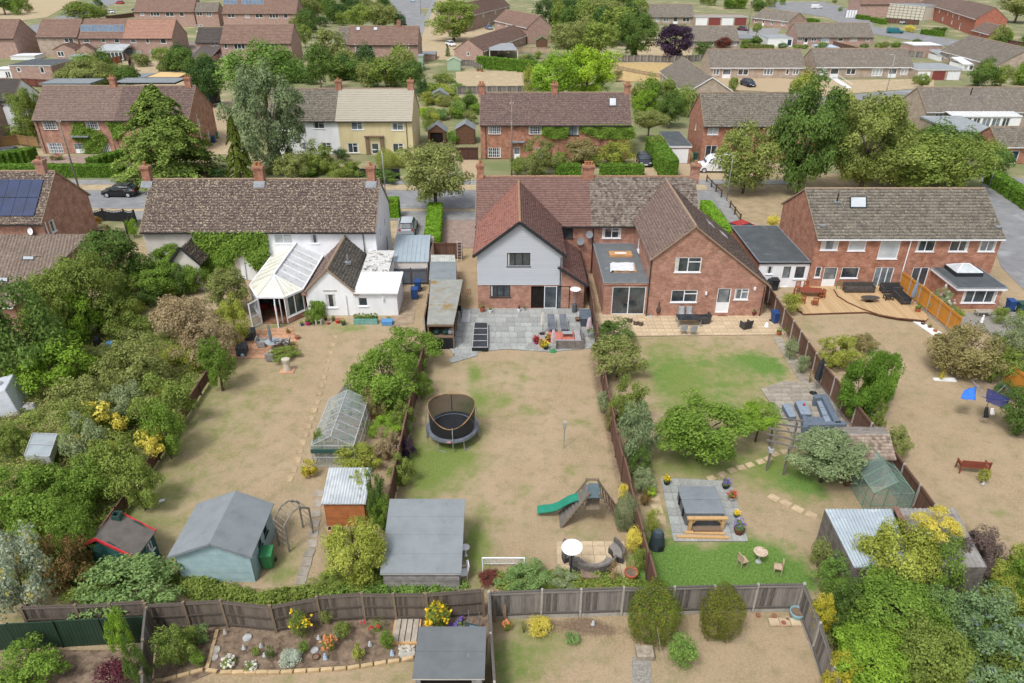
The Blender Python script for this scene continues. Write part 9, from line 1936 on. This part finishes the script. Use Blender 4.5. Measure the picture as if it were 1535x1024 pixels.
def rattanset():
 m=M('rattan_blue','6c7886','5f6b79',9,.8,.5,40);cu=M('cushion_blue','8c99a8','7e8b9a',3,.9);c0=G(1240,622);an=rad(-22)
 t=thing('corner_sofa','large blue grey rattan corner sofa beside the dark brown fence','garden sofa',c0,0)
 def quadpx(pts,z0,z1,nm,mt,bev=.03):
  P=[G(*p,z1)-c0 for p in pts];mb=MB();mb.prismd([(p.x,p.y,z0)for p in P],(0,0,z1-z0));mb.build(nm,[mt],t,bevel=bev)
 quadpx([(1238,636),(1262,634),(1238,596),(1223,597)],0,.36,'base',m);quadpx([(1204,632),(1262,634),(1258,626),(1204,624)],0,.36,'base',m)
 for k in range(3):f0,f1=k/3,(k+.94)/3;L0,R0=(1238,634),(1252,632);L1,R1=(1224,599),(1236,598);le=lambda a,b,f:(a[0]+(b[0]-a[0])*f,a[1]+(b[1]-a[1])*f);quadpx([le(L0,L1,f0),le(R0,R1,f0),le(R0,R1,f1),le(L0,L1,f1)],.36,.45,'cushion',cu)
 quadpx([(1252,634),(1262,634),(1240,592),(1231,592)],0,.75,'backrest',m);quadpx([(1221,597),(1240,595),(1238,590),(1220,591)],0,.7,'armrest',m);quadpx([(1206,637),(1270,636),(1268,631),(1206,632)],0,.75,'backrest',m);quadpx([(1204,640),(1212,640),(1208,622),(1203,622)],0,.7,'armrest',m)
 for i,(lb,P,z)in enumerate([('long rattan coffee table in front of the corner sofa',[(1201,621),(1217,621),(1208,600),(1192,601)],.45),('narrow rattan footstool left of the rattan coffee table',[(1184,625),(1194,624),(1184,604),(1173,606)],.4)]):
  Q=[G(*p,z)for p in P];b=Q[0];tt=thing('rattan_table' if i==0 else 'footstool',lb,'table' if i==0 else 'footstool',(b.x,b.y,0));P_prismd('base',m,tt,[(q.x-b.x,q.y-b.y,0)for q in Q],(0,0,z-.06));P_prismd('top',cu,tt,[(q.x-b.x,q.y-b.y,z-.055)for q in Q],(0,0,.055),bevel=.02)
 pot('small red pot on the rattan coffee table',*G(1205,608,.45).xy,.08,.14,M('pot_red','d04038'),None,z=.45)
rattanset()
parasol_closed('tall cantilever parasol in a black cover leaning by the dark fence',1219,590,2.5,m_blackc,.2,(.35,.5),base=m_black)
def pergola():
 t=thing('pergola','small grey timber pergola over the stepping stones','pergola',G(1165,700));m=m_fgrey;o=G(1165,700)
 ps=[G(1149,705),G(1174,712),G(1153,668)*1.0,G(1186,672)]
 for p in ps:q=p-o;P_bb('post',m,t,q.x-.05,q.y-.05,0,q.x+.05,q.y+.05,1.95)
 for a,b in((0,2),(1,3)):mb=MB();p,q=ps[a]-o,ps[b]-o;mb.beam((p.x,p.y-.2,1.98),(q.x,q.y+.2,1.98),.06,.1);mb.build('beam',[m],t)
 for k in range(5):f=k/4;p=ps[0].lerp(ps[2],f)-o;q=ps[1].lerp(ps[3],f)-o;mb=MB();d=(q-p).normalized()*.35;mb.beam((p.x-d.x,p.y-d.y,2.08),(q.x+d.x,q.y+d.y,2.08),.05,.1);mb.build('slat',[m],t)
 mb=MB();q=ps[0]-o;mb.bb(q.x-.14,q.y-.14,1.35,q.x+.14,q.y+.14,1.6);mb.build('bird_house',[m_st],t)
pergola()
for i,(px,py)in enumerate([(1265,588),(1280,604)]):q=G(px,py,1.2);t=thing('garland',['white stone garland on the dark fence, upper','white stone garland on the dark fence, lower'][i],'garland',q);mb=MB();mb.T=None;[mb.box((k*.12,-k*.17,-.02*k),(.12,.12,.12))for k in range(8)];mb.build('stones',[m_white],t)
# ------------ decking furniture
table('red brown wooden dining table on the decking',1214,446,1.9,.95,.74,m_woodred,m_woodred,rz=-.1)
for i,(px,py,rz)in enumerate([(1196,438,0.1),(1208,437,.1),(1192,449,1.4),(1201,457,3.0),(1220,460,3.0),(1230,449,-1.4)]):chair(['wooden chair at the wall side of the wooden table, left','wooden chair at the wall side of the wooden table, right','wooden chair at the left end of the wooden table','wooden chair on the lawn side of the wooden table, left','wooden chair on the lawn side of the wooden table, right','wooden chair at the right end of the wooden table'][i],px,py,rz,m_woodor,kind='wood')
def sofa(label,px,py,w,d,rz,mat,name='garden_sofa',cat='garden sofa',z=.18,L_=False,cush=None):
 t=thing(name,label,cat,(*G(px,py,z).xy,z),rz)
 P_bb('seat',mat,t,-w/2,-d/2,.12,w/2,d/2,.36,bevel=.02);n=3
 for k in range(n):P_bb('cushion',cush or mat,t,-w/2+.06+(w-.12)*k/n,-d/2+.02,.36,-w/2+.04+(w-.12)*(k+1)/n,d/2-.15,.45,bevel=.03)
 P_bb('backrest',mat,t,-w/2,d/2-.12,.36,w/2,d/2,.8,bevel=.02)
 for x in(-w/2+.04,w/2-.04):P_bb('armrest',mat,t,x-.05,-d/2,.3,x+.05,d/2-.12,.6,bevel=.02)
 for x in(-w/2+.08,w/2-.08):
  for y in(-d/2+.08,d/2-.08):P_bb('leg',m_black,t,x-.03,y-.03,0,x+.03,y+.03,.14)
 if L_:P_bb('chaise',mat,t,-w/2,-d/2-1.0,.12,-w/2+.8,-d/2,.4,bevel=.03)
 return t
sofa('long slim dark metal sofa against the brick wall on the decking',1286,437,2.6,.7,0,M('metal_dark','47423f','57514d',3,.7));sofa('black corner sofa section facing the lawn on the decking',1350,450,.8,1.9,0,m_rattand,cush=m_blackc);sofa('black sofa section against the patio doors on the decking',1334,438,1.7,.75,0,m_rattand,cush=m_blackc)
t=table('low dark oval coffee table on the decking',1303,452,.8,0,.4,M('metal_dark','47423f'),m_black,round_=True,loc=(*G(1303,452,.18).xy,.18));t.scale=(1,.5,1)
t=table('black cube coffee table beside the black sofas',1331,449,.75,.6,.38,m_blackc,m_black,loc=(*G(1331,449,.18).xy,.18))
p=parasol_closed('closed tall grey parasol before the orange fence',1363,463,2.5,M('canvas_grey','7e8790'),.16,(.15,.2),base=m_black)
pot('terracotta pot with leafy plant at the decking edge',*G(1374,470).xy,.22,.3,m_terra,L_ivy,1.4,z=.18)
t=thing('hose_pile','coil of green hose against the brick wall','hose',(*G(1256,436).xy,.0));[MB().tube([Ve((.22*mc(a),.02*k,.45+.35*ms(a)))for a in[2*pi_*i/16 for i in range(17)]],.025).build('coil',[m_green_p],t)for k in range(3)]
t=thing('barbecue','covered black barbecue before the garage wing','barbecue',G(1154,434));P_bb('cover',m_blackc,t,-.55,-.3,0,.55,.3,.8,bevel=.06);P_lathe('lid_cover',m_blackc,t,[(.4,.8),(.32,1.0),(.02,1.08)],14,sy=.7)
mb=MB();P=[G(*p)for p in((1366,481),(1374,480),(1412,500),(1404,507),(1384,493))];mb.prism([(q.x,q.y)for q in P],0,.07);o=mb.build('gravel_bed',[m_white]);tag(o,'white gravel strip at the foot of the orange fence','gravel bed')
for i,(px,py)in enumerate([(1383,487),(1393,492),(1401,498)]):pot(['dark pot on the white gravel strip, left','wooden tub on the white gravel strip, middle','small pot on the white gravel strip, right'][i],*G(px,py).xy,.16,.2,[m_black,m_timber,m_terra][i],[None,L_mid,None][i],1.0)
mb=MB();P=[G(*p)for p in((1398,568),(1430,568),(1434,573),(1400,571))];mb.prism([(q.x,q.y)for q in P],0,.1);o=mb.build('bed_kerb',[m_white]);tag(o,'white kerb stones round the grassy tuft bed','kerb')
table('low grey stone table beside the flat roofed extension',1472,474,1.2,.6,.5,m_slab_taupe,m_slab_taupe);statue('white statue near the grey stone table',1471,484,.9,m_white,'statue','statue',.16)
gpoly('gravel_yard',[(1420,472),(1540,462),(1600,500),(1600,560),(1530,545),(1480,500)],.02,m_gravelgrey)
for l,px,py,w,d,h,m,n,ct in[('crumpled white sheet covered heap at the left edge',8,612,2.4,2.6,2.0,M('tarp_white','c5cad2','b5bac4',1.2,.6,.6,4),'covered_heap','covered heap'),('bright blue plastic crate in the wild garden',165,521,.8,.5,.5,M('cover_blue','4d86bb'),'crate','crate'),('black barrel beside the blue crate',148,520,.6,.6,.9,m_black,'barrel','barrel'),('small turquoise bucket in the wild garden',176,505,.4,.4,.5,M('glaze_blue','7fa3ad'),'bucket','bucket'),('brown cardboard box in the wild garden',122,580,.5,.4,.5,M('cardboard','a58f74','947e64',3),'box','box'),('pale grey pile of bags in the wild garden',44,612,.9,.6,.35,m_st,'bag_pile','bags'),('white bag heap by the brown tangle',150,545,.8,.6,.5,m_st,'bag_pile','bags'),('blue grey bundle below the glass frame',22,682,.8,.5,.4,m_stb,'bundle','bundle'),('pale bag pile beside the cardboard box',104,590,.6,.5,.35,m_white,'bag_pile','bags')]:
 q=G(px,py);t=thing(n,l,ct,q,.3);mb=MB();rr=random.Random(hash_(l));V=[(-w/2,-d/2,0),(w/2,-d/2,0),(w/2,d/2,0),(-w/2,d/2,0),(-w*.38,-d*.35,h*.8),(w*.3,-d*.3,h*.9),(w*.35,d*.35,h),(-w*.3,d*.38,h*.85)];mb.add(V,[(0,3,2,1),(4,5,6,7),(0,1,5,4),(1,2,6,5),(2,3,7,6),(3,0,4,7)]);mb.build('body',[m],t,bevel=.06)
 P_lathe('top',m,t,[(w*.22,h*.85),(w*.16,h*1.0),(w*.05,h*1.08)],9,sy=.7)
 # ------------ vehicles
def car(label,px,py,heading,mat,kind='hatch',grp=None,far=False,L=4.1,cat='car',name='parked_car'):
 """heading: direction of the bonnet, degrees from +x"""
 t=thing(name,label,cat,G(px,py),rad(heading),grp);W_c=.86;gm=m_glass
 if kind=='van':prof=[(-L/2,.35),(-L/2,1.75),(-L/2+.1,1.85),(.7,1.85),(1.2,1.15),(L/2-.1,.95),(L/2,.7),(L/2,.35)];roof=None;Wc=.92
 elif kind=='estate':prof=None
 else:prof=None
 def loft(st,nm,m,smooth=True):
  V=[];Q=[];n=10
  for x,zb,zt,w,wt in st:
   for yy,zz in((-w,zb),(-w*1.02,zb+(zt-zb)*.35),(-w,zb+(zt-zb)*.7),(-wt,zt-.03),(-wt*.7,zt),(wt*.7,zt),(wt,zt-.03),(w,zb+(zt-zb)*.7),(w*1.02,zb+(zt-zb)*.35),(w,zb)):V.append((x,yy,zz))
  for i in range(len(st)-1):
   for j in range(n):Q.append((i*n+j,i*n+(j+1)%n,(i+1)*n+(j+1)%n,(i+1)*n+j))
  Q+=[tuple(range(n))[::-1],tuple(range((len(st)-1)*n,len(st)*n))];mb=MB();mb.add(V,Q);return mb.build(nm,[m],t,smooth=False,bevel=0 if far else.02)
 h=L/2
 if kind=='van':
  loft([(-h,.3,1.7,.86,.78),(-h+.15,.25,1.85,.9,.8),(.5,.25,1.85,.9,.8),(.95,.25,1.6,.9,.74),(1.35,.25,1.05,.9,.8),(h-.15,.25,.92,.86,.78),(h,.3,.7,.78,.7)],'body',mat)
  P_prismd('windscreen',gm,t,[(.62,-.7,1.72),(.62,.7,1.72),(1.3,.76,1.14),(1.3,-.76,1.14)],(.03,0,.03))
  for y in(-.915,.9):P_prismd('side_window',gm,t,[(-.1,y,1.12),(1.0,y,1.12),(.72,y*.93,1.6),(-.1,y*.93,1.6)],(0,.015,0))
 else:
  tail=-h+.35 if kind=='hatch' else-h+.15
  loft([(-h,.35,.8,.72,.66),(-h+.12,.25,.95,.84,.76),(-.6,.2,.98,.87,.82),(.7,.2,.96,.87,.82),(h-.5,.22,.86,.85,.76),(h-.1,.28,.7,.78,.7),(h,.35,.6,.68,.6)],'body',mat)
  loft([(tail-.1,.93,.97,.74,.7),(tail+.3,.93,1.36,.78,.6),(-.2,.93,1.45,.8,.62),(.35,.93,1.42,.8,.6),(1.05,.93,.97,.8,.72)],'windows',gm)
  P_bb('roof',mat,t,tail+.32,-.6,1.40,.35,.6,1.475,bevel=.03)
  for x in(tail+.35,-.25,.45):mb=MB();[mb.beam((x+(.25 if x>0 else 0),s*.82,.95),(x-(.05 if x>0 else 0),s*.64,1.42),.07,.04)for s in(-1,1)];mb.build('pillar',[mat],t,kind='stuff')
 for x in(-h+.75,h-.8):
  for y in(-.84,.84):
   mb=MB();mb.cyl((x,y-.1,.31),(x,y+.1,.31),.31,n=16);w=mb.build('wheel',[m_black],t)
   if not far:mb=MB();s=1 if y>0 else-1;mb.cyl((x,y+s*.1,.31),(x,y+s*.115,.31),.2,n=10);mb.build('rim',[m_alu],w)
 for y in(-.6,.6):P_box('headlight',m_glass3,t,(h-.06,y,.68),(.08,.3,.14));P_box('tail_light',m_redtrim,t,(-h+.03,y*1.1,.8),(.08,.22,.2))
 P_box('number_plate',m_white,t,(h,0,.45),(.03,.5,.12))
 for y in(-.95,.95):P_box('mirror',mat,t,(.75,y,1.0),(.14,.16,.12))
 return t
def paint(n,c,r=.25):return M('paint_'+n,c,None,1,r,coat=.5,spec=.5)
car('black hatchback parked on the street beside the white pair',182,293,180,paint('black','1b1c20'));car('silver estate car parked behind the blue grey garage roof',612,346,92,paint('silver','b4bcc4'),'estate');car('dark grey hatchback on the drive beside the low garage',965,246,-92,paint('darkgrey','2e3238'))
car('white panel van parked in front of the brick house and garage',1070,257,178,paint('white','e6e8ec'),'van',L=4.4,name='parked_van',cat='van').scale=(1.1,1.1,1.2)
car('dark blue hatchback before the buff bungalows',1121,129,-75,paint('navy','232c40'),far=True);car('teal panel van on the far right road',1341,50,-12,paint('teal','1f6a70'),'van',L=5.2,far=True,name='parked_van',cat='van');car('white flatbed truck at the top right',1224,13,15,paint('white','e6e8ec'),'van',L=5,far=True,name='parked_van',cat='van')
car('white hatchback on the parched verge beside the bungalow',676,69,-60,paint('white','e6e8ec'),far=True);car('white hatchback at the top left beside the maroon fence',165,20,185,paint('white','e6e8ec'),far=True);car('dark blue car on the far left road',18,54,175,paint('navy','232c40'),far=True);car('white people carrier before the grey roofed link house',305,50,30,paint('white','e6e8ec'),far=True);car('silver saloon beside the teal van',1357,36,10,paint('silver','b4bcc4'),far=True)
car('blue grey car under the notice boards at the top right',1290,9,5,paint('steelblue','6f7f98'),far=True);car('dark grey car before the long white building',1304,21,10,paint('grey','565b63'),far=True);car('maroon hatchback beside the row of four garages',1114,46,-40,paint('maroon','5a3440'),far=True);car('pale car beneath the green garage panels',1430,212,-15,paint('paleblue','a9bccb'),'hatch');car('light blue car at the far road top centre',619,3,-80,paint('paleblue','a9bccb'),far=True);car('blue grey car beside the golden bushes at the top centre',733,44,-70,paint('steelblue','6f7f98'),far=True);car('red car at the top left corner',180,6,170,paint('red','b02c34'),far=True)
car('grey van beside the dark grey fence at the top left',205,16,170,paint('grey','565b63'),far=True);car('silver car in the far left drive, behind the curved hedge',22,236,20,paint('grey','565b63'))
# ------------ poles and lamps
def pole(label,px,pyb,pyt,r=.12,mat=None,name='telegraph_pole',cat='telegraph pole',arm=False):
 p=G(px,pyb);h=Zat(pyt,p.y);t=thing(name,label,cat,p);mb=MB();mb.cyl((0,0,0),(0,0,h),r,r*.7,10);mb.build('shaft',[mat or m_barkgrey],t,smooth=True)
 if arm:P_tube('arm',mat or m_steel,t,[Ve((0,0,h-.1)),Ve((-.35,0,h+.1)),Ve((-.7,0,h+.12))],.03);P_box('lantern',m_glass3,t,(-.85,0,h+.12),(.5,.2,.1),bevel=.02)
 else:
  P_bb('crossarm',m_post,t,-.25,-.05,h-.5,.25,.05,h-.4)
  for x in(-.2,.2):P_cyl('insulator',m_white,t,(x,0,h-.4),(x,0,h-.25),.04,n=6)
pole('leaning wooden telegraph pole on the verge at the left',118,281,177);pole('wooden telegraph pole before the ivy covered pair',767,262,150);pole('telegraph pole beside the garages block at the right',1417,112,66,.13);pole('thin pole in front of the roof light pair',496,100,50,.07);pole('telegraph pole right of the four garages',1121,50,0,.13);pole('tall pole by the far road at the top centre',631,22,-14,.1)
for l,px,pb,pt in[('grey street lamp behind the short hedge',578,292,226),('street lamp on the parched green beside the footpath',1089,301,233),('street lamp before the buff bungalow pair with white doors',1329,137,83),('street lamp above the buff bungalow behind the purple tree',991,34,12),('street lamp beside the teal van',1379,52,30),('street lamp at the cul de sac hedge',1482,282,246),('street lamp near the red brick corner house',1525,68,24)]:pole(l,px,pb,pt,.06,m_steel,'street_lamp','street lamp',True)
t=thing('access_ramp','white railed access ramp before the bungalow with two white doors','ramp',G(1262,124))
A_,B_,C_=G(1246,119)-G(1262,124),G(1268,133)-G(1262,124),Ve((0,0,0))
P_prismd('deck',m_white,t,[(A_.x,A_.y,.05),(A_.x+1.2,A_.y,.05),(B_.x+1.2,B_.y,.05),(B_.x,B_.y,.05)],(0,0,.15))
for dx in(0,1.2):P_beam('handrail',m_white,t,(A_.x+dx,A_.y,1.0),(B_.x+dx,B_.y,.9),.06,.06)
for i in range(3):p=A_.lerp(B_,i/2);P_bb('post',m_white,t,p.x-.04,p.y-.04,.1,p.x+.04,p.y+.04,.95)
for l,px,py,w,h in[('framed white panel enclosure beside the top right road',1275,27,4.5,3)]:t=thing('panel_enclosure',l,'enclosure',G(px,py));[MB().box((-w/2+w*(i+.5)/4,0,h/2),(w/4-.12,.1,h-.2)).build('panel',[m_white],t)for i in range(4)];[MB().box((-w/2+w*i/4,0,h/2),(.12,.16,h)).build('post',[m_postb],t)for i in range(5)]
for i,(px,c_)in enumerate([(797,'d84a8a'),(803,'d04a44'),(812,'c8ccd8'),(818,'8fa0c0'),(792,'5a4a60')]):o=cloth(['pink washing on the far clothes line','red washing on the far clothes line','white washing on the far clothes line','pale blue washing on the far clothes line','dark washing on the far clothes line'][i],[G(px-2,33,.6),G(px+2,33,.6),G(px+2,30,1.9),G(px-2,30,1.9)],M('wash_'+c_,c_,None,3,.9),'washing')
t=thing('trampoline','far black trampoline in the garden behind the left ivy pair','trampoline',G(320,160));P_lathe('mat',m_black,t,[(1.5,.8),(1.55,.85),(.01,.84)],20);gm_=glassmat('net_black','15171a',.42,.8);mb=MB();mb.lathe([(1.5,.85),(1.5,2.4)],20);mb.f=[f for f in mb.f if len(f)==4];mb.m=[0]*len(mb.f);mb.build('net',[gm_],t)
for a in range(4):P_cyl('pole',M('teal_plastic','3f8f88'),t,(1.5*mc(a*1.57),1.5*ms(a*1.57),0),(1.5*mc(a*1.57),1.5*ms(a*1.57),2.4),.04,n=6)
car('bright red car bonnet beyond the dark garage wing',1112,352,30,paint('red','b02c34'))
for i,(px,py)in enumerate([(716,107),(722,108)]):pot(['terracotta urn on the far lawn','second urn on the far lawn'][i],*G(px,py).xy,.3,.5,m_terra,L_ivy,1.2)
table('patio table with chairs pushed in, far terrace garden',216,97,1.6,1,.75,m_darkgreen_p,m_darkgreen_p);chair('green plastic chair at the far terrace table',221,100,1,m_green_p);chair('dark chair left of the far terrace table',210,98,1,m_black)
